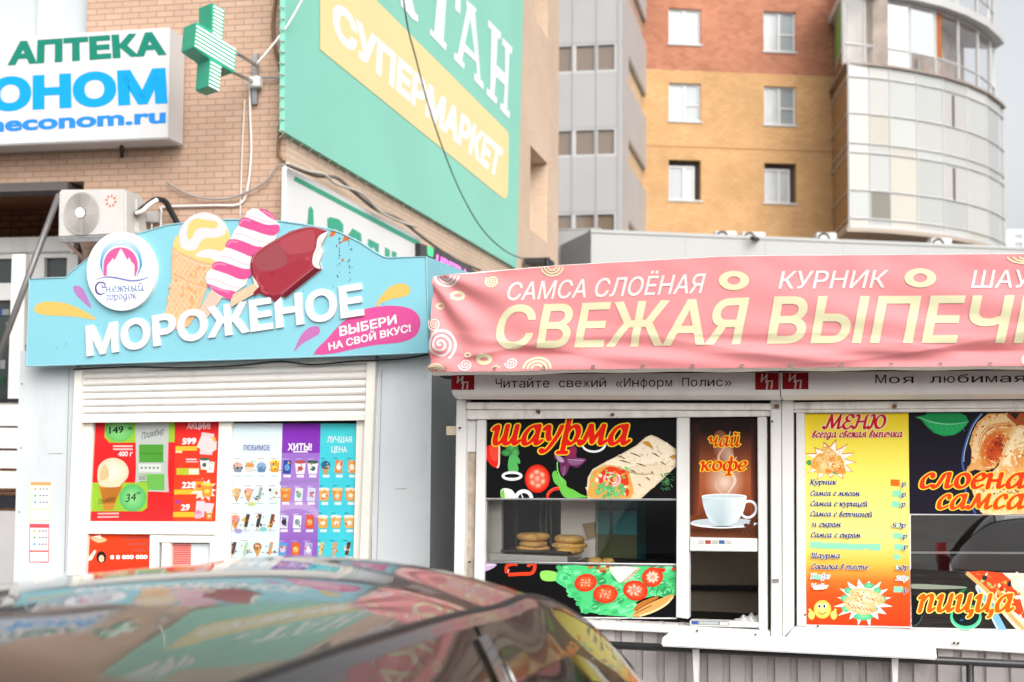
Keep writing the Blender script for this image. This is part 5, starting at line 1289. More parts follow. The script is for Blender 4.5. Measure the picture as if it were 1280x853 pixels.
def draw_choc(a):
    a.poly(Z4((500, 688), (498, 645), (515, 602), (655, 530), (690, 580)), '#f2d2b0'); a.line(Z4((520, 640), (600, 580)), 1.2, '#f8e4cf')
    a.poly(Z4(*[(628, 400), (642, 345), (700, 295), (800, 235), (900, 180), (985, 156), (1050, 152), (1110, 168), (1146, 186), (1130, 222), (1102, 275), (1112, 320), (1090, 388), (1102, 435), (862, 628), (842, 612), (792, 658), (768, 625), (720, 612), (690, 592), (660, 616), (648, 592), (692, 548), (640, 475)]), '#8f2b3c')
    body = [(640, 400), (652, 352), (705, 305), (800, 247), (900, 195), (985, 168), (1050, 162), (1120, 182), (1095, 205), (1072, 240), (1066, 290), (1045, 340), (1040, 395), (1052, 420), (930, 520), (830, 600), (780, 612), (720, 590), (690, 560), (650, 470)]
    cs = []
    for x, y in body: t = max(0, min(1, (x - 640) / 480)); cs.append('#%02x%02x%02x' % tuple(int(v) for v in mixc((0xa8, 0x58, 0x60), (0xb8, 0x46, 0x52), t)))
    a.poly(Z4(*body), '#b2434f')
    a.poly(Z4((655, 390), (668, 352), (720, 312), (810, 258), (860, 330), (870, 400), (780, 440), (690, 440)), '#a9555c', 4)
    a.poly(Z4((820, 255), (900, 208), (985, 182), (1050, 178), (1050, 300), (960, 330), (880, 330)), '#bd5560', 4)
    a.poly(Z4((690, 470), (800, 440), (960, 370), (1030, 400), (930, 500), (830, 580), (770, 590), (715, 565)), '#b03a49', 4)
    a.blend(*Z4((772, 468))[0], 4.6, 3.8, '#a12b3c', '#b03a49'); a.blend(*Z4((1010, 365))[0], 4, 3, '#c85a64', '#b7444f')
    a.poly(Z4((1060, 425), (1102, 437), (862, 628), (842, 612), (930, 535)), '#6e1f2c'); a.line(Z4((1056, 424), (930, 524), (832, 604)), 1.0, '#c9707a')
    a.line(Z4((640, 395), (655, 345), (705, 298), (800, 242), (900, 188), (985, 162), (1050, 157), (1125, 178)), 1.2, '#cf8088', 4)
    a.line(Z4((672, 480), (678, 520), (712, 555), (705, 578), (742, 600)), 2.0, '#c85a66', 4)
    a.poly(Z4((1146, 186), (1100, 204), (1075, 238), (1068, 290), (1048, 340), (1042, 392), (1058, 420), (1096, 433), (1088, 388), (1112, 320), (1100, 278), (1128, 222)), '#f8f4f2', 3); a.line(Z4((1104, 230), (1086, 290), (1066, 345), (1064, 400)), 1.1, '#e6dcda', 4)
cut('chocolate_bar_cutout', choc_o, SO + .018, draw_choc)
# ================================================================== bakery kiosk
k2 = thing('bakery_kiosk', 'bakery kiosk with white framed windows, food posters and grey corrugated base', 'kiosk', tuple(K2.at(K2.uv(900, 540)[0], .12)))
X = lambda px, off=0.0: K2.uv(px, 650, off)[0]
Z = lambda px, py, off=0.0: K2.uv(px, py, off)[1]
xl, xr = X(573), X(1560)
corr = mat('corrugated_sheet', (.38, .35, .345), .5, .1, var=.12, vscale=5, dirt=.5, dscale=4, dcol=(.16, .13, .11))
# corrugated base wall, real ribs
zt = Z(1000, 797); zb = .14
def corrugate(u0, u1, z0, z1, off, pitch=.118, d=.022):
    prof = []; u = u0
    while u < u1:
        prof += [(u, 0), (u + pitch*.62, 0), (u + pitch*.70, -d), (u + pitch*.92, -d)]; u += pitch
    P = [K2.at(a_, z0, off + d_) for a_, d_ in prof] + [K2.at(a_, z1, off + d_) for a_, d_ in prof]; n = len(prof)
    return MB().faces(P, [(i, i + 1, n + i + 1, n + i) for i in range(n - 1)])
corrugate(xl, xr, zb, zt + .05, .0).build('base_wall', corr, k2)
ztop = Z(900, 352)
D2 = 1.95
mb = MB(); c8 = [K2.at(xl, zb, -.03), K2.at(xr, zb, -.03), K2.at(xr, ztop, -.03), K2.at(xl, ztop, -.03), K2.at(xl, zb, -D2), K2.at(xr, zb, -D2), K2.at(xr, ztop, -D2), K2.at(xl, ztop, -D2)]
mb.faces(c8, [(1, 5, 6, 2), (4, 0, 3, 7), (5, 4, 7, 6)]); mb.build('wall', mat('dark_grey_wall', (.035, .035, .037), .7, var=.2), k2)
MB().box(K2, xl - .1, ztop, xr, ztop + .05, .1, D2 + .1).build('roof', mat('roof_sheet', (.38, .38, .38), .5), k2)
MB().box(K2, xl, Z(900, 600) + .9, xr, Z(900, 600) + .92, -.04, D2 - .1).build('ceiling', mat('inner_ceiling', (.25, .24, .22), .8), k2)
MB().box(K2, xl + .02, Z(900, 800) - .02, xr, Z(900, 800), -.04, D2 - .1).build('counter', mat('inner_counter', (.10, .09, .08), .6), k2)

# frames and posts (pixel boxes, each piece butted to the next)
fw = {}
def post(name, m, q, off, th, bev=.004): 
    return MB().slab(K2, q, off, th).build(name, m, k2, bevel=bev)
post('post', white, [(570.5, 500), (583, 500), (578.5, 800), (566, 800)], .05, .09)
post('wood_batten', mat('weathered_wood', (.40, .33, .26), .85, var=.35, vscale=10, bump=.6, bscale=30), [(583.3, 566), (595, 566), (591, 800), (579.5, 800)], .0, .06, 0)
post('frame_filler', white, [(583.3, 525), (595.5, 525), (595, 565.5), (583.3, 565.5)], .012, .06)
post('frame_stile', white, [(595.8, 525), (606.8, 525), (604, 770), (591.5, 770)], .03, .07)
post('head_rail', dirtywhite, [(583.3, 503), (975.5, 504.5), (975.5, 513), (583.3, 512)], .06, .08)
post('head_rail', dirtywhite, [(583.3, 512.6), (975.5, 513.4), (975.5, 520.4), (583.3, 524.6)], .045, .075)
post('mullion', white, [(846, 521.5), (861.5, 521.3), (861, 774), (845, 772)], .03, .07)
post('frame_rail', white, [(862, 672), (946.5, 673.5), (946.5, 690), (862, 689)], .031, .07)
post('frame_rail', white, [(862, 775.5), (948, 778), (948, 785), (862, 783)], .031, .07)
post('frame_stile', white, [(946.8, 521), (958.5, 521), (959.5, 790), (948.2, 788)], .032, .07)
post('shadow_gap', mat('gap_shade_and_screw', (.05, .035, .025), .9), [(958.6, 521), (962.8, 521), (963.5, 790), (959.6, 790)], -.01, .04, 0)  # dark strip put in for the shade between stile and post
post('post', white, [(963, 500), (976.3, 500), (977.3, 799), (963.7, 797.5)], .06, .10)
post('post', white, [(976.9, 500), (991.5, 500), (992, 784), (978, 798.5)], .06, .10)
post('shadow_gap', MATS['gap_shade_and_screw'], [(991.6, 503), (995, 503), (995.6, 784), (992.1, 784)], -.01, .04, 0)  # shade of the gap laid in as a dark strip
post('frame_stile', white, [(995.2, 516), (1005.6, 516), (1007.5, 783), (996, 783)], .03, .07)
post('head_rail', dirtywhite, [(991.7, 503), (1560, 498), (1560, 508), (991.7, 512)], .05, .09)
post('head_rail', dirtywhite, [(991.7, 512.4), (1560, 508.4), (1560, 513), (991.7, 516)], .04, .08)
post('bottom_rail', white, [(591, 768.5), (962.6, 789), (963.2, 798), (588, 779)], .05, .1)
post('bottom_rail', white, [(992.4, 784), (1560, 800), (1560, 834), (980, 799.5)], .055, .1)
for (x, y) in ((586, 703), (574, 535), (871, 789), (944, 794), (1006, 769), (1022, 783), (1193, 804), (1198, 804.5), (673, 516), (965, 527)):
    MB().slab(K2, oval(x, y, 1.2, 1.3, 10), .075, .02).build('screw', MATS['gap_shade_and_screw'], k2)
for (x, y, s) in ((765, 518.5, 2.2), (672, 514, 2.4), (971, 508, 3), (1118, 508, 3)):
    MB().slab(K2, oval(x, y, s, s * .9, 12), .068, .02).build('rust_stain', mat('rust', (.16, .08, .03), .9), k2)
# window backings behind the posters, the panes and the hatch
mb = MB()
for q in ([(607, 524), (846, 522), (846, 624), (606, 624)], [(605, 702), (846, 705), (846, 774), (604, 772)], [(862, 521), (947, 521), (947, 673), (862, 673)], [(1005, 516), (1138, 515), (1139, 785), (1006, 783)], [(1136, 515), (1560, 510), (1560, 645), (1137, 644)], [(1137, 714), (1560, 722), (1560, 805), (1138, 786)]):
    mb.slab(K2, q, -.004, .02)
mb.build('window_frame_backing', mat('backing_white', (.7, .7, .68), .5), k2)
kgl = glass_mat('bakery_glass', (1, 1, 1), .05); kgl2 = glass_mat('bakery_mirror_glass', (.8, .82, .82), .16)
MB().face([K2.hit(x, y, -.012) for x, y in [(605, 623), (846, 623), (846, 706), (604, 703)]]).build('display_pane', kgl, k2)
MB().face([K2.hit(x, y, -.012) for x, y in [(1137, 643), (1560, 644), (1560, 722), (1138, 715)]]).build('display_pane', kgl2, k2)
for q in ([(606, 623.2), (846, 624), (846, 626), (606, 625)], [(605, 702), (846, 706.5), (846, 708), (605, 704)]):
    MB().slab(K2, q, .004, .016).build('pane_trim', steel, k2)
MB().slab(K2, [(1137, 689.6), (1560, 691.5), (1560, 694.3), (1137, 692.2)], -.02, .01).build('pane_trim', white, k2)
# hatch interior: pale ledge, dark room, price strip
MB().slab(K2, [(862, 689), (947, 690), (947, 776), (862, 774)], -1.2, .02).build('hatch_back_panel', mat('hatch_inner', (.6, .5, .37), .7), k2)
MB().slab(K2, [(850, 733), (960, 734), (960, 739), (850, 737)], -1.1, .1).build('inner_ledge', darkmetal, k2)
post('catch', mat('dark_catch', (.2, .19, .18), .5), [(965.5, 724), (973.5, 724), (973.5, 728), (965.5, 728)], .07, .01, 0)
nap = thing('white_bag', 'crumpled white bag lying in the open serving hatch', 'bag', tuple(K2.hit(935, 776, -.05)))
def bagf(i, j):
    x = 916 + 31 * i; h = math.sin(i * 1.57) ** .7 * (10 + 2.5 * math.sin(i * 19)) ; y = 776.5 + 1.2*i - h * math.sin(min(1, j * 1.3) * 1.57)
    return K2.hit(x, y, .0 - .16 * j + .012 * math.sin(i * 25 + j * 9))
MB().grid(bagf, 22, 8).build('bag_film', mat('thin_white_plastic', (.78, .77, .75), .3, bump=.4, bscale=60), nap, smooth=True)
# stickers on the rails
s1 = thing('payment_sticker', 'narrow sticker with small coloured cards below the coffee poster', 'sticker', tuple(K2.hit(890, 681, .04)))
a = Art(K2, .0335).to('print')
for i, c in enumerate(('#e9e6e0', '#c8574e', '#d8d4cc', '#4e79b8', '#e6e2da')): a.poly([(873 + i*8.6, 675.5), (880 + i*8.6, 675.7), (880 + i*8.6, 680), (873 + i*8.6, 679.8)], c)
a.build(s1)
s2 = thing('notice_strip', 'narrow printed strip on the ledge under the serving hatch', 'sticker', tuple(K2.hit(885, 780, .04)))
a = Art(K2, .0335).to('print')
a.poly([(864, 775.8), (911, 777), (911, 782), (864, 780.8)], '#8f9296'); a.poly([(865, 776.6), (872, 776.8), (872, 780.4), (865, 780.2)], '#3a66b8'); a.poly([(874, 777), (898, 777.6), (898, 781), (874, 780.4)], '#c8ccd0'); a.poly([(900, 777.8), (910, 778), (910, 781.4), (900, 781.2)], '#f2f2f2')
a.build(s2)

# shelf under the hatch with its brackets
shf_ = thing('serving_shelf', 'white serving shelf on brackets below the bakery hatch', 'shelf', tuple(K2.hit(1000, 815, .1)))
q = [(828, 796), (1170, 811), (1171, 825.5), (826, 808.5)]
fr = [K2.hit(x, y, .26) for x, y in q]
top = [K2.hit(833, 794, .06), K2.hit(1166, 809, .06)]
mb = MB(); zt_ = [fr[0], fr[1]]
mb.prism([fr[3], fr[2], fr[1], fr[0]], [fr[3] - K2.n * .2, fr[2] - K2.n * .2, fr[1] - K2.n * .2, fr[0] - K2.n * .2]); mb.build('shelf_board', mat('shelf_white', (.80, .80, .80), .35, dirt=.15), shf_, bevel=.008)
for x in (869, 1118):
    MB().slab(K2, [(x - 3.5, 812 + (x - 869) * .045), (x + 5, 812 + (x - 869) * .045), (x + 3, 900), (x + .5, 900)], .16, .03).build('bracket', white, shf_)
# dark pipe rail on its posts
rl = thing('pipe_rail', 'black pipe handrail running along the corrugated kiosk base', 'rail', tuple(K2.at(X(1210, .14), .12, .14)))
p0, p1 = K2.at(X(590, .13), Z(805, 809, .13), .13), K2.at(X(1560, .13), Z(1235, 828, .13) , .13)
MB().tube([p0, p1], .021, 12).build('handrail', mat('black_paint', (.018, .018, .02), .35), rl, smooth=True)
for x in (640, 1210):
    b_ = K2.at(X(x, .13), 0, .13); t = (K2.uv(x, 650, .13)[0] - K2.uv(590, 650, .13)[0]) / (K2.uv(1560, 650, .13)[0] - K2.uv(590, 650, .13)[0]); z_ = p0.z + (p1.z - p0.z) * t
    MB().tube([Vector((b_.x, b_.y, .12)), Vector((b_.x, b_.y, z_))], .019, 10).build('post', MATS['black_paint'], rl, smooth=True)

# ------------------------------------------------------------------ inside the display window: tray, breads, equipment
eq = thing('steel_cabinet', 'pale steel cabinet standing inside the display window', 'cabinet', tuple(K2.hit(722, 705, -.42)))
MB().slab(K2, [(701, 600), (744, 600), (744, 720), (701, 720)], -.42, .3).build('door', mat('pale_steel', (.85, .81, .74), .4, var=.1), eq)
MB().slab(K2, [(728, 655), (743, 653), (744, 672), (734, 675)], -.40, .03).build('handle', mat('tan_handle', (.40, .29, .15), .6), eq)
eq2 = thing('turquoise_reflection', 'turquoise box with dark bars standing in for a reflection in the display window', 'cabinet', tuple(K2.hit(770, 705, -.5)))  # box standing in for a turquoise building mirrored in the pane
MB().slab(K2, [(746, 600), (796, 600), (796, 720), (746, 720)], -.5, .3).build('door', mat('turquoise_reflection_tone', (.015, .20, .20), .5), eq2)
MB().slab(K2, [(746, 635), (796, 636), (796, 638.5), (746, 637.5)], -.49, .02).build('cross_bar', darkmetal, eq2); MB().slab(K2, [(762, 600), (765, 600), (765, 700), (762, 700)], -.488, .02).build('upright_bar', darkmetal, eq2)
MB().slab(K2, [(746, 668), (796, 669), (796, 700), (746, 700)], -.485, .02).build('lower_panel', mat('olive_panel', (.06, .07, .02), .6), eq2)
eq3 = thing('side_panel', 'pale grey panel inside at the edge of the display window', 'panel', tuple(K2.hit(616, 705, -.16)))
MB().slab(K2, [(590, 600), (627, 600), (627, 720), (590, 720)], -.16, .04).build('panel_board', mat('pale_grey_panel', (.5, .48, .45), .5, var=.2, vscale=6), eq3)
eq4 = thing('kitchen_equipment', 'dark kitchen equipment with steel bars behind the flatbreads', 'equipment', tuple(K2.hit(665, 705, -.75)))
MB().slab(K2, [(628, 600), (700, 600), (700, 720), (628, 720)], -.75, .2).build('dark_body', mat('dark_steel', (.03, .03, .03), .3, .5), eq4)
for x, w_ in ((643, 4), (675, 1.6), (682, 1.2), (688, 1.4)):
    MB().slab(K2, [(x, 600), (x + w_, 600), (x + w_, 700), (x, 700)], -.73, .02).build('upright_bar', steel, eq4)
tr_ = thing('bread_tray', 'brushed steel tray holding flatbreads in the display window', 'tray', tuple(K2.hit(660, 702, -.2)))
MB().slab(K2, [(608, 692), (709, 696), (709, 704), (606, 702)], -.06, .45).build('tray_body', mat('brushed_steel', (.65, .63, .6), .35, .7, var=.15), tr_, bevel=.004)
MB().slab(K2, [(626, 687.2), (712, 690.2), (712, 692.2), (626, 689.4)], -.10, .36).build('tray_lid', mat('black_tray', (.03, .028, .026), .4), tr_)
bread = mat('baked_crust', (.88, .47, .13), .55, var=.35, vscale=16, bump=.3, bscale=50)
B0 = K2.hit(666, 686, -.25)
ftxt = {0: 'topmost', 1: 'middle', 2: 'bottom'}
first = None
for (xc, ys, w_) in ((666.5, (671, 680, 686), 21.5), (712, (674, 682, 688), 22.5)):
    for k, y in enumerate(ys):
        c = K2.hit(xc, y, -.24); r = w_ * (c.y / FPX); hgt = (4.6 if k == 0 else 3.6) * c.y / FPX
        prof = [(r*.3, -hgt), (r*.8, -hgt*.95), (r*.97, -hgt*.5), (r, 0), (r*.96, hgt*.6), (r*.8, hgt*.98), (r*.4, hgt*1.05), (.001, hgt)]
        mb = MB().lathe((0, 0, 0), prof, 28, sy=.8); o = mb.build('flatbread', bread, smooth=True); o.location = c; o.rotation_euler.z = k * 1.3 + xc
        tag(o, 'golden round flatbread, %s of the stack %s' % (ftxt[k], 'nearer the pale side panel' if xc < 700 else 'beside the steel cabinet'), 'flatbread', 'flatbreads stacked on the tray')
for xc, w_, lab in ((744, 10, 'small golden bun below the steel cabinet handle'), (760, 8.5, 'small golden bun below the turquoise reflection box')):
    c = K2.hit(xc, 702, -.1); r = w_ * c.y / FPX
    o = MB().lathe((0, 0, 0), [(r*.7, -r*.45), (r, -r*.1), (r*.9, r*.25), (r*.55, r*.5), (.001, r*.55)], 20).build('bun', bread, smooth=True); o.location = c; tag(o, lab, 'bun', 'buns behind the display glass')
MB().slab(K2, [(712, 704.5), (846, 707.5), (846, 712), (712, 710)], -.03, .4).build('inner_shelf', darkmetal, k2)

# ------------------------------------------------------------------ shutter boxes with the newspaper line
boxm = mat('shutter_box_grey', (.74, .70, .67), .45, var=.04, dirt=.2)
RED = '#a8141c'
def emblem(a, x0, x1, y0, y1):
    a.poly([(x0, y0), (x1, y0 + .2), (x1, y1), (x0, y1)], RED)
    w_, h_ = x1 - x0, y1 - y0; c = '#f0dedd'
    P = lambda u, v: (x0 + w_*u, y0 + h_*v)
    a.line([P(.30, .08), P(.26, .55)], 2.0, c); a.line([P(.27, .5), P(.50, .12)], 1.6, c); a.line([P(.50, .08), P(.46, .6)], 2.0, c)
    a.line([P(.54, .45), P(.48, .98)], 2.0, c); a.line([P(.54, .5), P(.72, .46), P(.70, .85)], 1.8, c); a.line([P(.72, .46), P(.68, .96)], 1.8, c)
for (x0, x1, yt0, yt1, ym0, ym1, yb0, yb1, lab, txt, tq, ems) in (
    (563, 975.3, 468.5, 465.5, 488.5, 488.0, 499.5, 500.5, 'grey shutter box with newspaper line between two red emblems', 'Читайте свежий «Информ Полис»', [(618.5, 485), (915.5, 482.8), (915.5, 472.2), (618.5, 473.6)], ((564.2, 592.8), (944, 973.5))),
    (976.4, 1560, 465.3, 461, 487.8, 484, 500.5, 498, 'grey shutter box lettered about a beloved newspaper', 'Моя любимая газета', [(1092.5, 479.5), (1411, 476.5), (1411, 465.6), (1092.5, 468.8)], ((978, 1010.5),))):
    b_ = thing('shutter_box', lab, 'shutter box', tuple(K2.hit((x0 + x1) / 2, yb0, .2)), 'shutter boxes under the pink awning')
    # profile: flat face, then a curved belly going back under
    L0 = [(yt0, .22), (ym0, .22), (ym0 + (yb0-ym0)*.5, .205), (ym0 + (yb0-ym0)*.85, .16), (yb0, .10), (yb0 - .5, .03)]
    R0 = [(yt1, .22), (ym1, .22), (ym1 + (yb1-ym1)*.5, .205), (ym1 + (yb1-ym1)*.85, .16), (yb1, .10), (yb1 - .5, .03)]
    uL, uR = X(x0, .22), X(x1, .22)
    PL_ = [K2.at(uL, K2.uv(x0, y, o)[1], o) for y, o in L0]; PR_ = [K2.at(uR, K2.uv(x1, y, o)[1], o) for y, o in R0]
    PL_.append(K2.at(uL, K2.uv(x0, yt0, .22)[1], .03)); PR_.append(K2.at(uR, K2.uv(x1, yt1, .22)[1], .03))
    n_ = len(PL_); mb = MB(); mb.prism(PL_, PR_); mb.build('casing', boxm, b_, bevel=.003)
    for e0, e1 in ems: a = Art(K2, .2215).to('emblem_print'); emblem(a, e0, e1, yt0 + .5 if e0 < 900 else 466, ym0 - 1); a.build(b_, PAPER)
    a = Art(K2, .2215).to('lettering').mono(txt, tq, '#2c2a2a', .004)
    a.build(b_, PAPER)

# ------------------------------------------------------------------ pink awning banner
AW = .52
def itp(pts, x):
    for (x0, y0), (x1, y1) in zip(pts, pts[1:]):
        if x <= x1: return y0 + (y1 - y0) * (x - x0) / (x1 - x0)
    return pts[-1][1]
TOPC = [(530, 347), (541, 346), (560, 344), (600, 340.5), (700, 332), (800, 326.5), (900, 321), (960, 320), (1280, 317.5), (1560, 318)]
BOTC = [(530, 465), (535, 464.8), (640, 464.4), (700, 462.5), (800, 461), (900, 460.6), (1000, 459.5), (1280, 457.5), (1560, 456)]
def wrinkle(p):
    d = p - K2.o; u = d.dot(K2.u) - X(900, AW); v = d.z - Z(900, 460, AW)
    h = Z(900, 321, AW) - Z(900, 460, AW); t = v / h
    low = max(0.0, 1 - abs(t - .13) / .17)
    s = u * 1.0 + v * 1.6
    z = .030 * low * math.sin(24 * (v - .10 * u + .03 * math.sin(3.1 * u))) + .008 * low * math.sin(55 * (v + .16 * u) + 2)
    z += .016 * low * (1 - 2.2 * abs(math.sin(15 * (v - .13 * u) + .8 * math.sin(1.9 * u)))) + .007 * max(0.0, 1 - abs(t - .2) / .2) * (1 - 2 * abs(math.sin(9 * (v * 2.2 + .38 * u) + 1)))
    mid = max(0.0, 1 - abs(t - .45) / .5); zone = .35 + .65 * max(0, min(1, (u - .1) * 1.3))
    z += .0065 * mid * zone * math.sin(26 * (v + .34 * u) + 1.3 * math.sin(2.3 * u)) + .004 * mid * math.sin(15 * (v * 1.4 + .5 * u) + 4)
    ul = u + 1.62; r = math.hypot(ul, v - h); an = math.atan2(v - h, ul)
    z += .018 * math.exp(-((r - .35) / .3) ** 2) * math.sin(13 * an)
    rb = math.hypot(ul, v); z += .016 * math.exp(-(rb / .3) ** 2) * math.sin(9 * math.atan2(v, ul))
    z += .010 * math.sin(2.1 * u + .4) * math.sin(3.1 * min(1, max(0, t)))
    z += .004 * math.exp(-((t - .93) / .08) ** 2) * math.sin(21 * u)
    return z
aw = thing('awning_banner', 'long pink fabric awning banner with cream bakery lettering and swirls', 'banner', tuple(K2.hit(900, 460, AW)))
pinkf = mat('pink_awning_fabric', (.62, .225, .235), .6, var=.05, vscale=2.5, spec=.25, bump=.05, bscale=300)
def fab(i, j):
    x = 536.5 + (1560 - 536.5) * i; x += 4.5 * (j) * (1 - i)
    yb, yt = itp(BOTC, x), itp(TOPC, x); p = K2.hit(x, yb + (yt - yb) * j, AW); return p + K2.n * wrinkle(p)
MB().grid(fab, 360, 90).build('fabric', pinkf, aw, smooth=True)
def hem(i, j):
    x = 537.5 + (1560 - 537.5) * i; y = itp(BOTC, x) - .4 + 4.4 * j + .6 * math.sin(x * .05); p = K2.hit(x, y, AW); return p + K2.n * (wrinkle(K2.hit(x, itp(BOTC, x), AW)) * (1 - j) - .05 * j)
MB().grid(hem, 200, 2).build('white_hem', mat('white_hem', (.78, .76, .74), .6), aw, smooth=True)
def hemt(i, j):
    x = 541 + (1560 - 541) * i; y = itp(TOPC, x) + .3 - 1.7 * j; p = K2.hit(x, y, AW); return p + K2.n * (wrinkle(K2.hit(x, itp(TOPC, x), AW)) * (1 - j) - .03 * j)
MB().grid(hemt, 200, 1).build('top_hem', MATS['white_hem'], aw, smooth=True)
def conf(bm, loc):
    geom = lambda: bm.verts[:] + bm.edges[:] + bm.faces[:]
    us = [(v.co + loc - K2.o).dot(K2.u) for v in bm.verts]; vs = [v.co.z + loc.z for v in bm.verts]
    st = .02
    u = min(us) + st
    while u < max(us):
        bmesh.ops.bisect_plane(bm, geom=geom(), dist=1e-5, plane_co=K2.o + K2.u * u - loc, plane_no=K2.u); u += st
    v = min(vs) + .011
    while v < max(vs):
        bmesh.ops.bisect_plane(bm, geom=geom(), dist=1e-5, plane_co=(0, 0, v - loc.z), plane_no=(0, 0, 1)); v += .011
    for vt in bm.verts: vt.co += K2.n * wrinkle(vt.co + loc)
K = .66
CREAM, W_ = '#f3eec4', '#f6eeec'
a = Art(K2, AW + .0024, step=4e-5).to('swirl_print')
def T3(x, y): return (520 + x / 3.3684, 300 + y / 3.3684)
def sw(x, y, rx, ry, t, wd, c, a0=0): a.spiral(*T3(x, y), rx / 3.3684, ry / 3.3684, t, wd, c, a0)
def ho(x, y, rx, ry, w_, c): a.hoop(*T3(x, y), rx / 3.3684, ry / 3.3684, w_ / 3.3684, c)
sw(105, 440, 58, 68, 3.1, 3.6, W_, .4); sw(76, 355, 24, 30, 2.6, 2.0, '#f4dcd0'); sw(318, 174, 27, 27, 2.6, 2.2, CREAM)
ho(172, 234, 23, 15, 13, CREAM); ho(98, 278, 15, 11, 8, CREAM); ho(215, 484, 13, 8, 7, CREAM); ho(282, 502, 26, 16, 17, CREAM)
sw(203, 525, 27, 26, 2.5, 2.0, W_); sw(398, 518, 27, 24, 2.5, 2.0, W_)
for (cx, cy, rx, c, up) in ((130, 150, 52, W_, 1), (572, 112, 46, CREAM, 1), (510, 545, 58, CREAM, -1), (85, 552, 34, CREAM, -1), (335, 542, 16, CREAM, -1)):
    for k in range(3):
        f = 1 - k * .3
        if f * rx > 8: a.hoop(*T3(cx, cy), rx * f / 3.3684, rx * f * .85 / 3.3684, rx * .17 / 3.3684, c, 20, (0.05 if up > 0 else math.pi + .05), (math.pi - .05 if up > 0 else math.tau - .05))
T4 = lambda x, y: (880 + x / 3.2, 300 + y / 3.2)
a.hoop(*T4(120, 163), 13.6, 8.6, 11, CREAM, w2=7.0); a.hoop(*T4(865, 153), 14.3, 8.8, 11.2, CREAM, w2=6.6)
for f in (1, .72, .44): a.hoop(*T4(1300, 66), 27 * f, 9 * f, 2.4, CREAM, 20, .05, math.pi - .05)
a.hoop(*T4(1310, 480), 10, 7, 5, CREAM, 20)
a.build(aw, FABRIC, conform=conf)
a = Art(K2, AW + .0029, step=6e-5).to('lettering')
a.text('САМСА СЛОЁНАЯ', [(632, 376), (876.5, 366.5), (882.8, 341.8), (637, 353)], W_, .012)
a.text('КУРНИК', [(973, 361.6), (1105.8, 360), (1111.6, 337.7), (977.8, 339)], W_, .012)
a.text('ШАУРМА', [(1213.4, 360.3), (1362, 359), (1366, 336.5), (1218, 337.8)], W_, .012)
a.text('СВЕЖАЯ', [(615, 436.5), (925, 430.5), (937, 372), (625, 382)], CREAM, .022)
a.text('ВЫПЕЧ', [(958, 429.8), (1256, 428.8), (1268.5, 369.3), (968, 371)], CREAM, .022)
a.text('КА', [(1267, 428.8), (1382, 428.4), (1390, 369), (1279, 369.3)], CREAM, .022)
a.build(aw, FABRIC, conform=conf)
for k in range(16):
    x = 556 + k * 62; y = itp(BOTC, x) - 3.2; p = K2.hit(x, y, AW); p = p + K2.n * (wrinkle(p) + .004)
    MB().tube([p + K2.u * (.008 * math.cos(q * math.tau / 10)) + Vector((0, 0, .008 * math.sin(q * math.tau / 10))) for q in range(11)], .0025, 5, False).build('eyelet', steel, aw)
# frame of the awning behind the fabric
fr_ = MB(); 
for y, o in ((347, AW - .05), (458, AW - .05)):
    fr_.tube([K2.hit(545, y - (1 if y > 400 else -1), o), K2.hit(1555, y - (8 if y > 400 else 24), o)], .018, 6)
pA, pB = K2.hit(546, 350, AW - .05), K2.hit(546, 458, AW - .05); fr_.tube([pA, pB], .018, 6)
fr_.tube([pB, pB - K2.n * .5], .015, 6)
fr_.build('awning_frame', steel, aw)
q = [K2.hit(546, 349, AW - .04), K2.hit(1555, 322, AW - .04)]
MB().faces([q[0], q[1], q[1] - K2.n * .5, q[0] - K2.n * .5], [(0, 1, 2, 3)]).build('awning_top', mat('awning_top_sheet', (.5, .33, .33), .6), aw)
tag(cable('gap_cable', 'dark hose hanging in the gap between the kiosks below the awning', [(548, 466), (553, 470), (560, 472), (566, 472)], .012, blk, K2, .2), None)
st_ = thing('gap_stay', 'short rusty stay bridging the dark gap beside the bakery post', 'bracket', tuple(K2.hit(563, 538, 0)))
MB().slab(K2, [(558, 533), (570.6, 533), (570.3, 544), (558, 544)], .02, .03).build('stay', mat('rusty_cream', (.55, .45, .33), .7, dirt=.5, dscale=20), st_)

# ================================================================== posters on the bakery windows
K = .86  # poster inks raised to offset the shade under the awning
def pth(lab, x, y, off=.0): return thing('food_poster', lab, 'poster', tuple(K2.hit(x, y, off)))
REDT, YEL = '#ee1c10', '#f7d52e'
# ---- shawarma
pz = pth('black shawarma poster with red word, wrap, tomatoes and onion rings', 725, 624)
a = Art(K2, .0).to('print'); S = 5.12
R = lambda *p: [(600 + x / S, 515 + y / S) for x, y in p]
def pt(x, y): return R((x, y))[0]
a.poly(R((34, 42), (1256, 36), (1256, 556), (30, 552)), '#0b0b0d')
def lit(x, y, rx, ry, ci, co, rot=0): a.blend(*pt(x, y), rx / S, ry / S, ci, co, 26, rot)
a.poly(R((50, 218), (125, 205), (123, 340), (108, 360), (70, 340), (38, 290), (34, 245)), '#e6261a', 4); a.poly(R((60, 230), (118, 215), (112, 300), (80, 310)), '#ef4a34', 4); a.line(R((123, 215), (121, 335), (108, 357)), 2.2, '#f4d8c4', 3)
def tomato(x, y, rx, ry, rot=0):
    lit(x, y, rx, ry, '#ef4e38', '#d8200f', rot); lit(x, y, rx*.84, ry*.84, '#f4765c', '#ea3a24', rot)
    for k in range(6):
        an = rot + k * math.pi / 3 + .4; X_, Y_ = x + rx*.48*math.cos(an), y + ry*.48*math.sin(an); lit(X_, Y_, rx*.2, ry*.24, '#f7c9a8', '#ee6a4c', an)
    lit(x, y, rx*.2, ry*.22, '#f6b09a', '#f08a70')
tomato(367, 428, 80, 90)
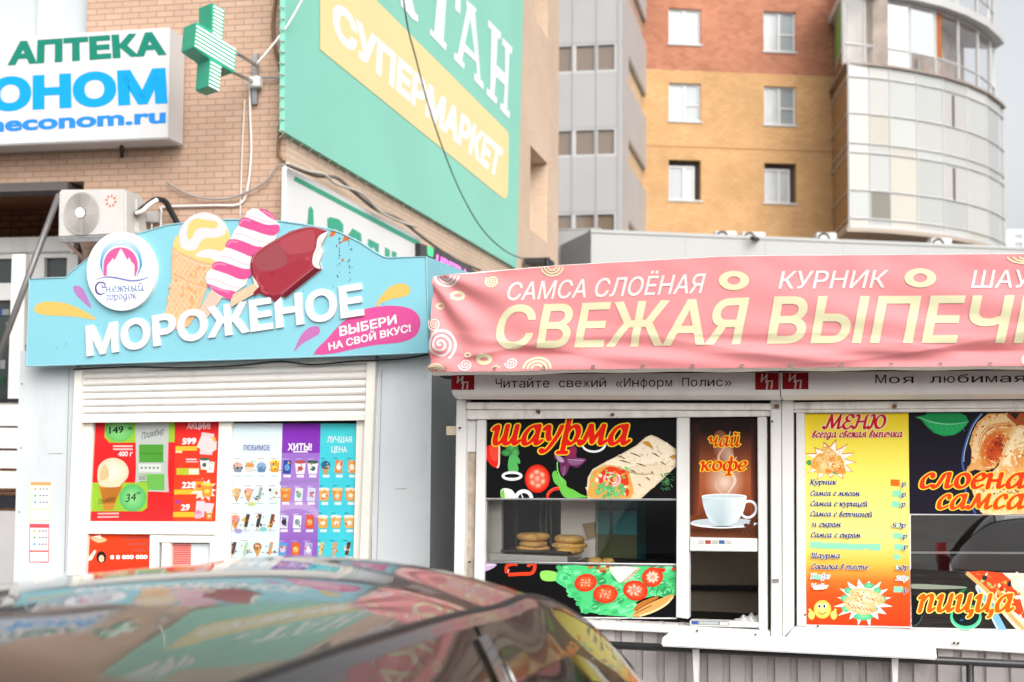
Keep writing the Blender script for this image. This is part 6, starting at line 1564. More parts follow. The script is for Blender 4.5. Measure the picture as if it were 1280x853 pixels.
lit(205, 232, 40, 36, '#58b45e', '#2f7f3c'); lit(170, 262, 34, 22, '#4fa857', '#2d7a3a'); lit(225, 262, 26, 30, '#62bb66', '#3b8c45'); a.poly(R((190, 280), (240, 285), (258, 320), (250, 334), (238, 328), (245, 378), (182, 378)), '#55b460', 3)
def onion(x, y, rx, ry, w_, c='#f3f1f2', rot=0): a.hoop(*pt(x, y), rx / S, ry / S, w_ / S, c, 28, rot=rot)
onion(205, 410, 58, 22, 18); onion(204, 408, 62, 26, 4, '#cfcad2')
onion(728, 205, 74, 50, 14)
a.poly(R((130, 515), (150, 490), (200, 498), (225, 530), (222, 552), (150, 552)), '#e9efe0', 4); a.poly(R((130, 520), (150, 495), (160, 552), (138, 552)), '#7cc05a', 3); 
a.hoop(*pt(280, 552), 48 / S, 44 / S, 24 / S, '#e6e6e8', 20, math.pi, math.tau); a.line(R((235, 540), (262, 520), (275, 552)), 1.5, '#f4f4f4')
a.hoop(*pt(505, 552), 74 / S, 60 / S, 18 / S, '#e2321c', 20, math.pi, math.tau); a.hoop(*pt(505, 548), 80 / S, 66 / S, 5 / S, '#f06a4a', 20, math.pi + .2, math.tau - .6)
a.poly(R((462, 395), (488, 376), (498, 400), (548, 440), (556, 478), (600, 500), (650, 530), (690, 545), (560, 552), (520, 520), (505, 480), (475, 450)), '#6cc04c', 4); a.line(R((495, 320), (498, 380), (530, 450)), 1.6, '#7fd06a', 3)
a.poly(R((545, 290), (560, 240), (600, 215), (622, 240), (618, 290), (680, 302), (660, 330), (620, 358), (575, 345), (560, 385), (530, 415), (512, 372), (510, 330), (475, 295), (480, 262), (510, 280)), '#6b2a58', 3)
a.poly(R((556, 285), (570, 245), (600, 222), (615, 250), (600, 290)), '#94244e', 3); a.poly(R((560, 315), (620, 300), (672, 304), (640, 335), (590, 340)), '#8a5a80', 3); a.poly(R((480, 270), (520, 290), (540, 320), (505, 318)), '#b49ab8', 3); a.poly(R((520, 360), (550, 350), (545, 395), (530, 410)), '#7e5274', 3); a.line(R((545, 300), (520, 400)), .8, '#4a1c40'); a.line(R((560, 305), (660, 312)), .8, '#c4a0ba')
wrap = [(682, 500), (690, 420), (720, 368), (800, 322), (900, 272), (1000, 215), (1060, 162), (1095, 148), (1130, 160), (1200, 200), (1254, 240), (1254, 350), (1160, 440), (1080, 510), (1030, 556), (690, 556)]
a.poly(R(*wrap), '#d9c6a6'); a.poly(R((800, 330), (900, 280), (1000, 224), (1064, 170), (1100, 158), (1180, 200), (1240, 245), (1240, 340), (1120, 330), (980, 350), (880, 370)), '#efe0c6', 3); a.poly(R((970, 360), (1120, 345), (1230, 350), (1120, 460), (1030, 540), (980, 552), (965, 450)), '#e3d2b4', 3)
a.mottle(R(*wrap), ['#ead9bc', '#dcc8a6', '#f2e7d2', '#d2ba94', '#e4d0ae'], 170, .8, 3.2, 3, 623)
a.poly(R((700, 470), (712, 400), (750, 365), (830, 340), (930, 372), (962, 420), (965, 552), (705, 552)), '#d9a24e', 3)
a.poly(R((755, 440), (770, 390), (830, 350), (900, 370), (945, 410), (955, 520), (930, 530), (900, 450), (800, 470)), '#dd3a1e', 3)
onion(845, 432, 50, 42, 14, '#f0b8c0'); onion(850, 432, 26, 24, 8, '#f7dde0'); lit(862, 430, 14, 18, '#f6c87a', '#ee8a4a')
rr = random.Random(2)
for k in range(40):
    x, y = rr.uniform(710, 950), rr.uniform(355, 545); c = rr.choice(['#e2461f', '#f0b04e', '#6fb450', '#f2dcc0', '#d9301c', '#8cc86a', '#e88a3a'])
    lit(x, y, rr.uniform(6, 18), rr.uniform(5, 14), c, mixc((0, 0, 0), (1, 1, 1), 0) and c, rr.uniform(0, 3))
for k in range(40):
    x, y = rr.uniform(730, 930), rr.gauss(505, 22)
    if y < 552: lit(x, y, rr.uniform(8, 22), rr.uniform(5, 12), rr.choice(['#6fc47c', '#8fd08a', '#4fa35e']), '#5cae66', rr.uniform(0, 3))
for (x0, y0, x1, y1) in ((1060, 190, 1110, 240), (870, 280, 930, 300), (960, 262, 1030, 290), (1100, 262, 1150, 290), (890, 310, 960, 330), (1000, 330, 1060, 350), (960, 372, 1000, 392), (1095, 382, 1112, 402), (1015, 460, 1028, 478), (1150, 320, 1190, 340), (1060, 420, 1090, 440)):
    a.line(R((x0, y0), ((x0+x1)/2, (y0+y1)/2 - 3), (x1, y1)), [.6, 1.7, .6], '#7a5632', 3)
a.poly(R((1040, 195), (1075, 188), (1100, 215), (1108, 240), (1085, 225), (1060, 212)), '#c98a34', 3); a.poly(R((1210, 290), (1250, 272), (1250, 300)), '#c88a3c', 3)
a.line(R((880, 350), (960, 385), (1040, 400), (1110, 395)), 1.4, '#b99d76', 4)
for k in range(34):
    an = rr.uniform(-.5, 1.2); x, y = 1170 + rr.uniform(-20, 60), 400 + rr.uniform(-20, 90); a.line(R((x, y), (x + 22*math.cos(an), y + 22*math.sin(an))), .9, rr.choice(['#3f7a4e', '#5a9a60', '#2f5f3e']))
a.poly(R((30, 552), (1256, 556), (1256, 562), (30, 558)), '#d8d8d6')
a.to('lettering').pen('шаурма'.replace('р', 'Р'), R((80, 207), (952, 207), (978, 88), (106, 90)), [(.085, YEL), (.025, REDT)], .22, .55)
a.build(pz)
# ---- lettuce and tomatoes strip
pz = pth('poster strip of lettuce, tomato slices and bread under the display glass', 725, 772)
a = Art(K2, .0).to('print'); R = lambda *p: [(600 + x / S, 620 + y / S) for x, y in p]
a.poly(R((22, 425), (530, 440), (1256, 455), (1254, 778), (20, 770)), '#0a0a0b')
a.poly(R((24, 432), (60, 425), (108, 440), (70, 470), (26, 480)), '#b9a3c2', 3); a.line(R((40, 445), (90, 440)), 1.2, '#e6d8ea')
a.line(R((170, 495), (172, 450), (215, 436), (240, 440)), 4.4, '#e23a1e', 4); a.line(R((180, 505), (260, 500), (330, 495), (350, 460), (345, 436), (315, 440), (310, 455)), 4.4, '#e8401f', 4); a.line(R((185, 470), (178, 492)), 1.2, '#f8b8a4')
a.poly(R((385, 490), (430, 478), (490, 490), (510, 520), (480, 545), (400, 540)), '#8fd560', 3)
def leafy(cx, cy, rx, ry, c, seed, n=26):
    r_ = random.Random(seed); a.poly([pt(cx + rx*(1 + r_.uniform(-.12, .1))*math.cos(k*math.tau/n), cy + ry*(1 + r_.uniform(-.12, .1))*math.sin(k*math.tau/n)) for k in range(n)], c)
a.poly(R((485, 530), (530, 445), (700, 450), (860, 455), (1250, 460), (1250, 640), (1120, 640), (1000, 680), (985, 760), (880, 770), (700, 745), (640, 690), (590, 620), (500, 560)), '#4fc87c', 2)
rr = random.Random(8)
def inleaf(x, y):
    if y < 452 or y > 758 or x > 1245: return False
    if x < 985: return x > 500 + max(0, (y - 545)) * .75 and (x > 530 or y > 470)
    return y < 630
for k in range(120):
    x, y = rr.uniform(490, 1240), rr.uniform(452, 755)
    if not inleaf(x, y): continue
    r0 = rr.uniform(14, 42); c = rr.choice(['#37a862', '#5fd68c', '#2f9656', '#7fe6a4', '#45bb70', '#4ecb7e', '#3aa868', '#6adf96'])
    leafy(x, y, r0, r0 * rr.uniform(.4, .9), c, k, 16)
    a.line(R((x - r0*.6, y + r0*.2), (x, y - r0*.1), (x + r0*.6, y - r0*.25)), [.4, 1.0, .4], rr.choice(['#a4f0bc', '#2a8a4e', '#b8f4ca', '#23804a']), 3)
for k in range(26):
    an = rr.uniform(0, 6.28); x, y = 505 + k*7, 470 + k*11 + rr.uniform(-14, 10)
    if y < 770: leafy(x, y, rr.uniform(14, 26), rr.uniform(12, 20), rr.choice(['#4fc87c', '#63d88e', '#3fb46c']), 300 + k, 14)
for k in range(50):
    x, y = rr.uniform(1060, 1240), rr.uniform(560, 635); an = rr.uniform(0, 6.28); s = rr.uniform(10, 34); a.line(R((x, y), (x + s*math.cos(an), y + s*math.sin(an))), rr.uniform(.9, 2), rr.choice(['#37a862', '#68d890', '#7fe0a0']))
a.poly(R((830, 456), (1020, 460), (960, 520), (905, 560), (860, 520)), '#efe6d8', 2); a.poly(R((1010, 462), (960, 520), (908, 560), (960, 530), (1030, 465)), '#c9b284'); a.line(R((905, 558), (1000, 475)), 1, '#8a7048')
for k in range(16): x, y = rr.uniform(700, 850), rr.uniform(448, 490); a.oval(*pt(x, y), rr.uniform(1, 3), rr.uniform(1, 2.4), rr.choice(['#c8743a', '#e0a058', '#a44a2a', '#efd4ac']), 8)
a.poly(R((970, 765), (1060, 700), (1150, 660), (1220, 632), (1240, 640), (1190, 700), (1110, 745), (1030, 772)), '#d8a05a', 3); a.poly(R((985, 740), (1070, 690), (1140, 655), (1120, 645), (1010, 690)), '#b8702e', 3); a.line(R((1020, 770), (1110, 740), (1190, 695), (1236, 645)), 2.4, '#efd2a0', 4); a.line(R((990, 755), (1100, 700)), 1.2, '#8a4c1e')
def slice_(x, y, rx, ry, rot):
    lit(x, y, rx, ry, '#f0502a', '#dc2c12', rot); lit(x, y, rx*.86, ry*.86, '#f2623a', '#ea4020', rot)
    for k in range(4): an = rot + k*math.pi/2 + .3; a.line(R((x, y), (x + rx*.5*math.cos(an), y + ry*.5*math.sin(an))), [1.6, .6], '#f6a488'); lit(x + rx*.42*math.cos(an + .75), y + ry*.42*math.sin(an + .75), rx*.2, ry*.16, '#f9c48a', '#ee5a36', an)
slice_(676, 556, 72, 56, -.2); slice_(802, 628, 78, 60, 0); slice_(995, 606, 80, 64, .2); slice_(1104, 520, 68, 62, -.3)
for k in range(9): lit(1104 + 26*math.cos(k*.7), 520 + 24*math.sin(k*.7), 17, 9, '#fde6d8', '#f49a7c', k*.7)
for k in range(7): lit(985 + 30*math.cos(k*.9 + .3), 604 + 24*math.sin(k*.9 + .3), 20, 11, '#fbd8c8', '#ee6a4a', k*.9)
a.poly(R((1140, 462), (1190, 465), (1180, 490), (1150, 480)), '#e2321c'); a.poly(R((1228, 460), (1250, 460), (1248, 478), (1230, 478)), '#e2321c')
a.build(pz)
# ---- tea and coffee
pz = pth('brown tea and coffee poster with white steaming cup', 905, 671)
a = Art(K2, .0).to('print'); S = 5.33; R = lambda *p: [(855 + x / S, 515 + y / S) for x, y in p]
a.vgrad(R((38, 34), (488, 32), (492, 842), (42, 832)), [(0, '#150a08'), (.12, '#20100c'), (.3, '#6e3722'), (.5, '#a85a36'), (.72, '#8c4526'), (.85, '#5a2a16'), (1, '#2c130a')])
def strip(x, w_, c0, c1, c2):
    o = a.lift(); ci = [ink(c) for c in (c0, c1, c2)]
for k in range(7):   # darker boards at the rim
    x = 40 + k * 9; a.grad(R((x, 60), (x + 9, 60), (x + 9, 690), (x, 690)), ['#1a0d0a', '#1a0d0a', '#%02x%02x%02x' % (70 + k*11, 32 + k*6, 20 + k*4), '#%02x%02x%02x' % (62 + k*11, 28 + k*6, 16 + k*4)])
    x2 = 487 - k * 6; a.grad(R((x2 - 6, 60), (x2, 60), (x2, 690), (x2 - 6, 690)), ['#1a0d0a', '#1a0d0a', '#%02x%02x%02x' % (80 + k*10, 36 + k*6, 22 + k*4), '#%02x%02x%02x' % (86 + k*10, 40 + k*6, 24 + k*4)])
for (x, y, rx, ry, c0, c1, rot) in ((265, 420, 110, 210, '#d9a888', '#a55a36', 0),):
    pass
def soft(x, y, rx, ry, n0, col, steps=7, rot=0):
    base = col
for k in range(22):   # steam glow, oval within oval
    f = 1 - k / 22; t = k / 21; c = '#%02x%02x%02x' % tuple(int(v) for v in mixc((0xa2, 0x58, 0x36), (0xe2, 0xc4, 0xb0), t)); a.oval(*pt(270, 470 - 20*f), 132 * f / S + 2, 150 * f / S + 2, c, 30)
for k in range(20):
    f = 1 - k / 20; t = k / 19; c = '#%02x%02x%02x' % tuple(int(v) for v in mixc((0x7c, 0x44, 0x2c), (0xcf, 0xae, 0x9c), t)); a.oval(*pt(262 + 3*k, 250 + 3.6*k), (60 * f + 6) / S, (120 * f + 10) / S, c, 24, -.25)
a.line(R((255, 545), (215, 490), (250, 400), (230, 300), (280, 220), (310, 130)), [1, 5, 4, 3, 2, 1], '#cfa890', 6)
a.line(R((290, 545), (340, 460), (310, 380), (350, 300)), [1, 4, 3, 1], '#e0c4b2', 6)
a.poly(R((42, 690), (490, 690), (492, 842), (42, 832)), '#6a3418'); a.vgrad(R((42, 740), (490, 740), (492, 842), (42, 832)), [(0, '#7c3f1e'), (.5, '#43200f'), (1, '#6b3a20')])
a.oval(*pt(268, 742), 225 / S, 34 / S, '#d8dfe4', 36); a.oval(*pt(262, 735), 212 / S, 26 / S, '#b9c3ca', 36); a.oval(*pt(250, 770), 120 / S, 10 / S, '#28120a', 24)
a.line(R((48, 745), (120, 762), (260, 772), (420, 760), (488, 742)), 1.8, '#f0f4f6', 5)
a.hoop(*pt(430, 650), 50 / S, 56 / S, 17 / S, '#dfe6ea', 24, rot=.5); a.hoop(*pt(428, 648), 54 / S, 60 / S, 5 / S, '#f6f9fa', 24, -2.4, .8, rot=.5)
cup = [(118, 562), (418, 562), (412, 610), (398, 660), (372, 705), (345, 738), (300, 756), (220, 756), (178, 736), (150, 690), (128, 625)]
a.grad(R((118, 562), (260, 562), (245, 756), (220, 756), (178, 736), (150, 690), (128, 625)), ['#b4c6cc', '#c6d3d8', '#a9bcc2', '#b4c4ca', '#cfdade', '#d8e2e6', '#c8d6dc']); a.grad(R((260, 562), (418, 562), (412, 610), (398, 660), (372, 705), (345, 738), (300, 756), (245, 756)), ['#c6d3d8', '#f6f9fa', '#fbfdfd', '#f4f8f9', '#e9f0f2', '#dde6ea', '#c8d4d9', '#a9bcc2'])
a.oval(*pt(268, 562), 150 / S, 16 / S, '#f2f6f8', 30); a.oval(*pt(268, 564), 138 / S, 11 / S, '#c2ced4', 30)
rr = random.Random(6)
for k in range(46):
    x, y = rr.uniform(390, 488), rr.uniform(690, 830); 
    if y < 765 - (x - 390) * .6: continue
    lit(x, y, 14, 9, '#8a5236', '#3a1a0e', rr.uniform(0, 3)); a.line(R((x - 7, y), (x + 7, y - 2)), .6, '#1c0b06')
a.to('lettering').pen('чай', R((165, 230), (372, 230), (384, 166), (177, 166)), [(.095, YEL), (.02, '#d8330c')], .2, .5); a.pen('кофе', R((112, 392), (412, 392), (424, 330), (124, 330)), [(.095, YEL), (.02, '#d8330c')], .2, .5)
a.build(pz)
# ---- menu
pz = thing('menu_board', 'yellow and orange price menu board with dark blue handwriting style items', 'menu board', tuple(K2.hit(1072, 783, 0)))
a = Art(K2, .0).to('print'); R = lambda *p: [(1000 + x / 6.093, 510 + y / 6.093) for x, y in p]; M2 = lambda *p: [(1000 + x / 5.687, 640 + y / 5.687) for x, y in p]
a.vgrad([(1006.3, 517.2), (1135.6, 516.3), (1138.2, 783.2), (1008.2, 780.6)], [(0, '#f2d21e'), (.12, '#f7e24a'), (.4, '#faee7e'), (.58, '#fbe98a'), (.70, '#f9c04e'), (.79, '#f4742a'), (.86, '#f0501c'), (1, '#ea3c14')])
def burst(pts_c, n, inner, c, seed, rx, ry, rot): a.star(*pts_c, rx, ry, n, inner, c, seed, rot)
burst(R((228, 400))[0], 13, .62, '#d8401c', 5, 33, 25.5, .1); burst(R((228, 402))[0], 13, .62, '#fbf6ea', 5, 31, 23.6, .1)
def lit(x, y, rx, ry, ci, co, rot=0): a.blend(*pt(x, y), rx / 6.093, ry / 6.093, ci, co, 22, rot)
a.poly(R((48, 412), (75, 395), (90, 430), (65, 440)), '#3fa05a', 3); lit(290, 490, 50, 16, '#58b068', '#3f9852')
def samsa(pts, c0, c1, cc):
    a.grad(R(*pts), [c0 if i % 2 == 0 else c1 for i in range(len(pts))])
a.poly(R((80, 450), (110, 380), (150, 345), (190, 360), (215, 420), (150, 470)), '#e9a94a', 3); lit(150, 400, 45, 40, '#f6d48c', '#e6a648')
a.poly(R((150, 320), (205, 290), (260, 330), (300, 380), (240, 420), (195, 350)), '#eebb66', 3); lit(225, 350, 50, 34, '#f7dc9c', '#eab45c'); lit(245, 395, 30, 26, '#e8863c', '#e9a450', .4)
a.poly(R((108, 490), (150, 420), (192, 345), (225, 430), (246, 505), (170, 500)), '#f0c070', 2); lit(180, 440, 42, 46, '#fae3a8', '#eeba62'); lit(215, 482, 26, 18, '#e07a30', '#eaa04a')
a.poly(R((235, 450), (260, 400), (305, 362), (340, 440), (345, 505), (270, 495)), '#ecab50', 3); lit(285, 430, 36, 36, '#f7dc98', '#ecae54'); lit(295, 475, 46, 20, '#e67c2c', '#ec9c44')
rr = random.Random(12)
for k in range(60): x, y = rr.uniform(95, 340), rr.uniform(310, 495); a.oval(*pt(x, y), rr.uniform(.4, 1.1), rr.uniform(.4, .9), rr.choice(['#d98a3c', '#f7e2b0', '#c8742c', '#f3cf86']), 6)
a.mottle(R((95, 470), (150, 340), (205, 295), (300, 365), (340, 490), (200, 500)), ['#f8e0a4', '#e49c40', '#f0c070', '#c8742c', '#fbeccb'], 90, .5, 1.7, 15)
BL = '#2a2f6e'
burst(M2((455, 640))[0], 16, .60, '#fbf3ea', 9, 37, 30, .2)
def lit(x, y, rx, ry, ci, co, rot=0): a.blend(*M2((x, y))[0], rx / 5.687, ry / 5.687, ci, co, 22, rot)
for (x, y, rx, ry) in ((345, 560, 30, 22), (320, 615, 32, 24), (325, 690, 28, 24), (450, 745, 70, 26), (490, 525, 38, 20), (550, 560, 26, 24), (590, 620, 22, 24), (535, 690, 22, 14)): lit(x, y, rx, ry, '#7fd8a4', '#3fb078')
lit(425, 665, 118, 62, '#f8e4c4', '#e8b070', .25); lit(475, 605, 128, 56, '#faeccf', '#ecb878', .25)
for k in range(7):
    for (x0, y0) in ((340 + k*30, 690 - 42 + k*6), (375 + k*32, 610 - 40 + k*8)): a.line(M2((x0, y0), (x0 + 16, y0 + 22), (x0 + 36, y0 + 34)), [.6, 2.0, .6], rr.choice(['#d98a48', '#c9702e', '#e4a05e']), 3)
a.mottle(oval(*M2((450, 640))[0], 21, 13, 20, .25), ['#f8e8cc', '#e8b878', '#d89048', '#fdf4e0', '#c8743a'], 90, .5, 1.8, 14)
# smiling face with two thumbs
lit(160, 693, 62, 66, '#fbe88a', '#f2c04a'); a.oval(*M2((135, 668))[0], 2.4, 3.0, '#ffffff', 12); a.oval(*M2((175, 668))[0], 2.4, 3.0, '#ffffff', 12); a.oval(*M2((137, 671))[0], 1.5, 2.1, '#27304e', 10); a.oval(*M2((173, 671))[0], 1.5, 2.1, '#27304e', 10)
a.line(M2((130, 710), (145, 724), (165, 727), (182, 712)), 1.2, '#9a3a1e', 4); a.line(M2((120, 655), (132, 648)), .7, '#a8702a'); a.line(M2((168, 646), (182, 650)), .7, '#a8702a')
for (x, s) in ((82, -1), (240, 1)): lit(x, 735, 24, 32, '#fbe690', '#f0c24e'); a.line(M2((x, 720), (x + s*16, 690)), 3.0, '#f6d66a')
MN = '#8fe0b4'
def patch(pts, c=MN): a.poly(R(*pts), c)
for pts in ([(706, 630), (772, 628), (774, 682), (704, 678)], [(700, 708), (764, 712), (762, 762), (698, 756)]): patch(pts)
patch([(690, 545), (760, 548), (758, 598), (692, 594)], '#f0701e')
for pts in ([(662, 150), (730, 152), (728, 194), (660, 190)], [(672, 228), (736, 230), (734, 272), (670, 270)], [(668, 530), (732, 532), (730, 572), (666, 572)], [(668, 298), (705, 306), (728, 322), (700, 342), (670, 338)], [(70, 215), (150, 212), (178, 226), (200, 218), (440, 228), (575, 226), (572, 276), (505, 274), (470, 262), (440, 272), (72, 258)]): a.poly(M2(*pts), MN)
patch_ = a.poly(M2((680, 380), (702, 384), (700, 412), (682, 408)), '#b8ecd0'); a.poly(M2((676, 84), (700, 84), (698, 112), (678, 110)), '#d8f0c8')
a.to('lettering')
# the x-height box of each line: bl x, br x, baseline y, x-height
def item(body, x0, x1, y, xh, conv=M2, lay=((.10, '#eef0dc'), (.035, BL)), dy=0): a.pen(body, conv((x0, y), (x1, y + dy), (x1 + xh*.22, y + dy - xh), (x0 + xh*.22, y - xh)), lay, .2, .5, smooth=3)
item('МЕНЮ', 186, 640, 158, 74, R, ((.09, '#f7efdc'), (.03, '#c8131c')))
item('всегда свежая выпечка', 92, 778, 226, 36, R, ((.12, '#fbf3e4'), (.045, '#b81a24')), -4)
item('Курник', 74, 276, 584, 27, R); item('Самса с мясом', 78, 454, 668, 27, R, dy=2); item('Самса с курицей', 78, 514, 746, 27, R, dy=4); item('Самса с ветчиной', 78, 550, 824, 27, R, dy=6)
item('и сыром', 88, 290, 104, 26, dy=3); item('Самса с сыром', 76, 430, 180, 26, dy=3); item('Шаурма', 78, 284, 328, 26, dy=2); item('Сосиска в тесте', 78, 482, 405, 26, dy=5)
GR = ((.14, '#f4efe6'), (0, '#8f97a8'))
item('Кофе', 74, 208, 475, 26, lay=GR); item('Чай', 78, 170, 548, 26, lay=GR)
a.poly(M2((96, 446), (140, 452), (138, 484), (92, 478)), MN); a.poly(M2((90, 530), (165, 520), (205, 520), (190, 545), (110, 556)), '#d5efdf')
item('р.', 776, 815, 596, 27, R); item('р.', 776, 815, 676, 27, R); item('р.', 772, 812, 752, 27, R)
item('90р.', 656, 762, 110, 24); item('р.', 732, 772, 188, 24); item('р', 738, 764, 264, 24); item('60р', 682, 770, 412, 24); item('35р', 680, 768, 488, 24, lay=GR); item('р', 738, 764, 572, 24)
a.poly(M2((682, 84), (706, 84), (704, 110), (684, 110)), '#cdeec2'); a.poly(M2((684, 384), (698, 386), (696, 410), (684, 408)), '#c4ecd0')
a.build(pz)
# ---- layered samsa
pz = pth('dark layered samsa poster with golden pastries and green leaf', 1210, 644)
a = Art(K2, .0).to('print'); S = 6.093; R = lambda *p: [(1130 + x / S, 510 + y / S) for x, y in p]
def lit(x, y, rx, ry, ci, co, rot=0): a.blend(*pt(x, y), rx / S, ry / S, ci, co, 26, rot)
a.vgrad(R((34, 36), (1800, 20), (1800, 820), (44, 806)), [(0, '#0e0c16'), (.6, '#191526'), (1, '#1b1728')])
leaf = [(80, 70), (150, 60), (180, 42), (430, 40), (470, 60), (495, 105), (480, 125), (430, 180), (380, 208), (300, 216), (230, 192), (170, 140), (130, 90)]
a.poly(R(*leaf), '#15904c'); a.poly(R((150, 90), (300, 130), (480, 112), (420, 180), (370, 202), (300, 206), (230, 180)), '#1fa65a', 3); a.line(R((110, 72), (220, 110), (350, 125), (488, 108)), [.6, 1.6, 1.4, .5], '#7fd0a0', 4)
for k in range(7): a.line(R((180 + k*42, 100 + k*4), (210 + k*42, 160 + k*3)), [.9, .4], '#46b878'); a.line(R((190 + k*40, 98 + k*3), (215 + k*40, 52)), [.8, .3], '#0f7a3e')
a.line(R((590, 45), (530, 120), (490, 210), (455, 330), (445, 420), (465, 520), (470, 640), (500, 720), (545, 806)), 2.6, '#3a5a9c', 6); a.line(R((596, 45), (536, 122), (497, 212), (463, 330), (455, 410)), .9, '#a9bfe0', 6)
sam = [(500, 270), (520, 190), (560, 110), (640, 45), (790, 40), (860, 110), (830, 200), (770, 300), (730, 400), (690, 460), (600, 480), (540, 470), (490, 490), (470, 480), (510, 420), (515, 330)]
a.poly(R(*sam), '#e2a860'); a.poly(R((520, 280), (545, 190), (590, 110), (660, 60), (780, 55), (835, 110), (740, 110), (650, 170), (590, 260), (560, 380), (520, 420)), '#f0cd98', 3)
for k in range(7):
    f = 1 - k * .1; a.line(R((560 + k*12, 300 + k*6), (590 + k*14, 200 + k*10), (670 + k*10, 130 + k*14), (800 - k*4, 120 + k*16)), [.6, 1.5, 1.7, .6], ['#d98a40', '#c97430', '#f6dcb0'][k % 3], 5)
lit(680, 300, 88, 130, '#cf4a1c', '#d97a34', .5); lit(690, 340, 60, 90, '#c8401a', '#cf5420', .4); lit(640, 410, 60, 50, '#e07a34', '#dd9048')
rr = random.Random(21)
a.mottle(R(*sam), ['#e8b470', '#d98e48', '#f2d29c', '#c8743a', '#eec088', '#b85a28'], 150, .7, 2.6, 5, 590)
lit(690, 310, 52, 96, '#c23c16', '#cc5222', .45); a.mottle(R((620, 200), (760, 190), (740, 420), (630, 430)), ['#d8602a', '#b83412', '#e07a3c', '#c84a1c'], 60, .5, 1.6, 7)
for k in range(46): x, y = rr.gauss(725, 26), rr.gauss(265, 34); a.line(R((x, y), (x + rr.uniform(-9, 9), y + rr.uniform(4, 12))), 1.0, '#1a100c')
for k in range(12): x, y = rr.gauss(670, 34), rr.gauss(390, 20); a.oval(*pt(x, y), .7, .7, '#2a140c', 6)
a.poly(R((790, 40), (1100, 30), (1200, 140), (1000, 200), (860, 130)), '#a84e20', 3); a.poly(R((800, 42), (850, 90), (880, 40)), '#2a1a14')
big = [(660, 500), (720, 440), (750, 330), (800, 210), (840, 140), (900, 130), (980, 170), (1150, 260), (1250, 420), (1300, 600), (1250, 810), (600, 812), (560, 740), (520, 640), (505, 540)]
a.poly(R(*big), '#ecc088'); a.poly(R((700, 480), (745, 440), (790, 300), (850, 170), (900, 160), (960, 230), (900, 330), (850, 420), (800, 520)), '#f6dfb4', 3); a.poly(R((520, 560), (700, 540), (900, 700), (820, 806), (610, 806), (560, 730)), '#f3d4a0', 3); lit(880, 400, 70, 100, '#e08a3c', '#e8b068'); lit(780, 480, 60, 44, '#e69a48', '#eec080'); lit(1060, 520, 130, 140, '#d9742a', '#e6a458')
for k in range(60):
    x, y = rr.uniform(560, 1150), rr.uniform(300, 790); an = rr.uniform(-.6, .6); 
    if x < 560 + (480 - y) * .9: continue
    s = rr.uniform(16, 60); a.line(R((x, y), (x + s*.5, y + s*.5*math.tan(an) + 5), (x + s, y + s*math.tan(an))), [.4, rr.uniform(.8, 2), .4], rr.choice(['#e09a50', '#f8e6c4', '#cf7c34', '#f2cf96']), 3)
a.mottle(R(*big), ['#f0cc94', '#e2a25a', '#f8e8c8', '#d4843c', '#f4d8a8', '#e8b878', '#c87434'], 380, .7, 3.0, 6, 643)
for k in range(16): x, y = rr.gauss(770, 60), rr.gauss(640, 14); a.oval(*pt(x, y), .9, .7, '#2a140c', 6)
a.to('lettering').pen('слоеная', R((120, 610), (1065, 610), (1095, 500), (150, 500)), [(.095, '#f8d848'), (.03, '#ee3a12')], .2, .5); a.pen('самса', R((250, 768), (915, 768), (945, 662), (280, 662)), [(.095, '#f8d848'), (.03, '#ee4a14')], .2, .5)
a.build(pz)
# ---- pizza
pz = pth('dark pizza poster with pizza slice and green rimmed bowl', 1210, 786)
a = Art(K2, .0).to('print'); S = 5.687; R = lambda *p: [(1130 + x / S, 640 + y / S) for x, y in p]
def lit(x, y, rx, ry, ci, co, rot=0): a.blend(*pt(x, y), rx / S, ry / S, ci, co, 26, rot)
a.poly(R((46, 408), (440, 428), (1700, 452), (1700, 850), (58, 820)), '#2a2624')
for k in range(9): a.poly(R((46, 425 + k*46), (1700, 470 + k*46), (1700, 474 + k*46), (46, 428 + k*46)), '#151211')
for k in range(70): x, y = rr.uniform(60, 600), rr.uniform(430, 820); a.line(R((x, y), (x + rr.uniform(20, 80), y + rr.uniform(-4, 6))), rr.uniform(.4, 1.0), rr.choice(['#3a3532', '#45403a', '#1c1917', '#514a44']))
a.poly(R((60, 512), (250, 520), (440, 532), (420, 545), (250, 550), (60, 545)), '#8f9686', 2)
a.poly(R((350, 620), (400, 560), (450, 535), (410, 600), (380, 640)), '#1f6a48'); a.oval(*pt(440, 748), 112 / S, 92 / S, '#54c894', 34); a.oval(*pt(440, 738), 94 / S, 74 / S, '#12201f', 34); a.hoop(*pt(440, 746), 108 / S, 88 / S, 5 / S, '#a4ead0', 34, .3, 2.8); lit(410, 770, 18, 12, '#3a66a0', '#12201f')
a.poly(R(*[(56 + 74*math.sin(k*math.pi/14), 700 - 110*math.cos(k*math.pi/14)) for k in range(15)]), '#0f1114'); a.hoop(*pt(60, 720), 70 / S, 90 / S, 4 / S, '#56707c', 24, .2, 1.5)
a.poly(R((505, 530), (530, 495), (560, 520), (730, 838), (660, 838)), '#7fb4d8'); a.line(R((512, 540), (668, 836)), 2, '#cfe4f2')
piz = [(440, 428), (540, 432), (1700, 452), (1700, 840), (850, 840), (700, 680), (560, 540)]
a.poly(R(*piz), '#f0e2cc'); a.poly(R((440, 428), (700, 435), (800, 560), (850, 700), (850, 760), (700, 640), (560, 520)), '#d84a20', 2); a.line(R((445, 432), (560, 535), (700, 672), (850, 835)), 5, '#e8b878', 3); a.line(R((520, 520), (640, 640), (790, 810), (830, 840)), 4.2, '#f2dcc0', 3)
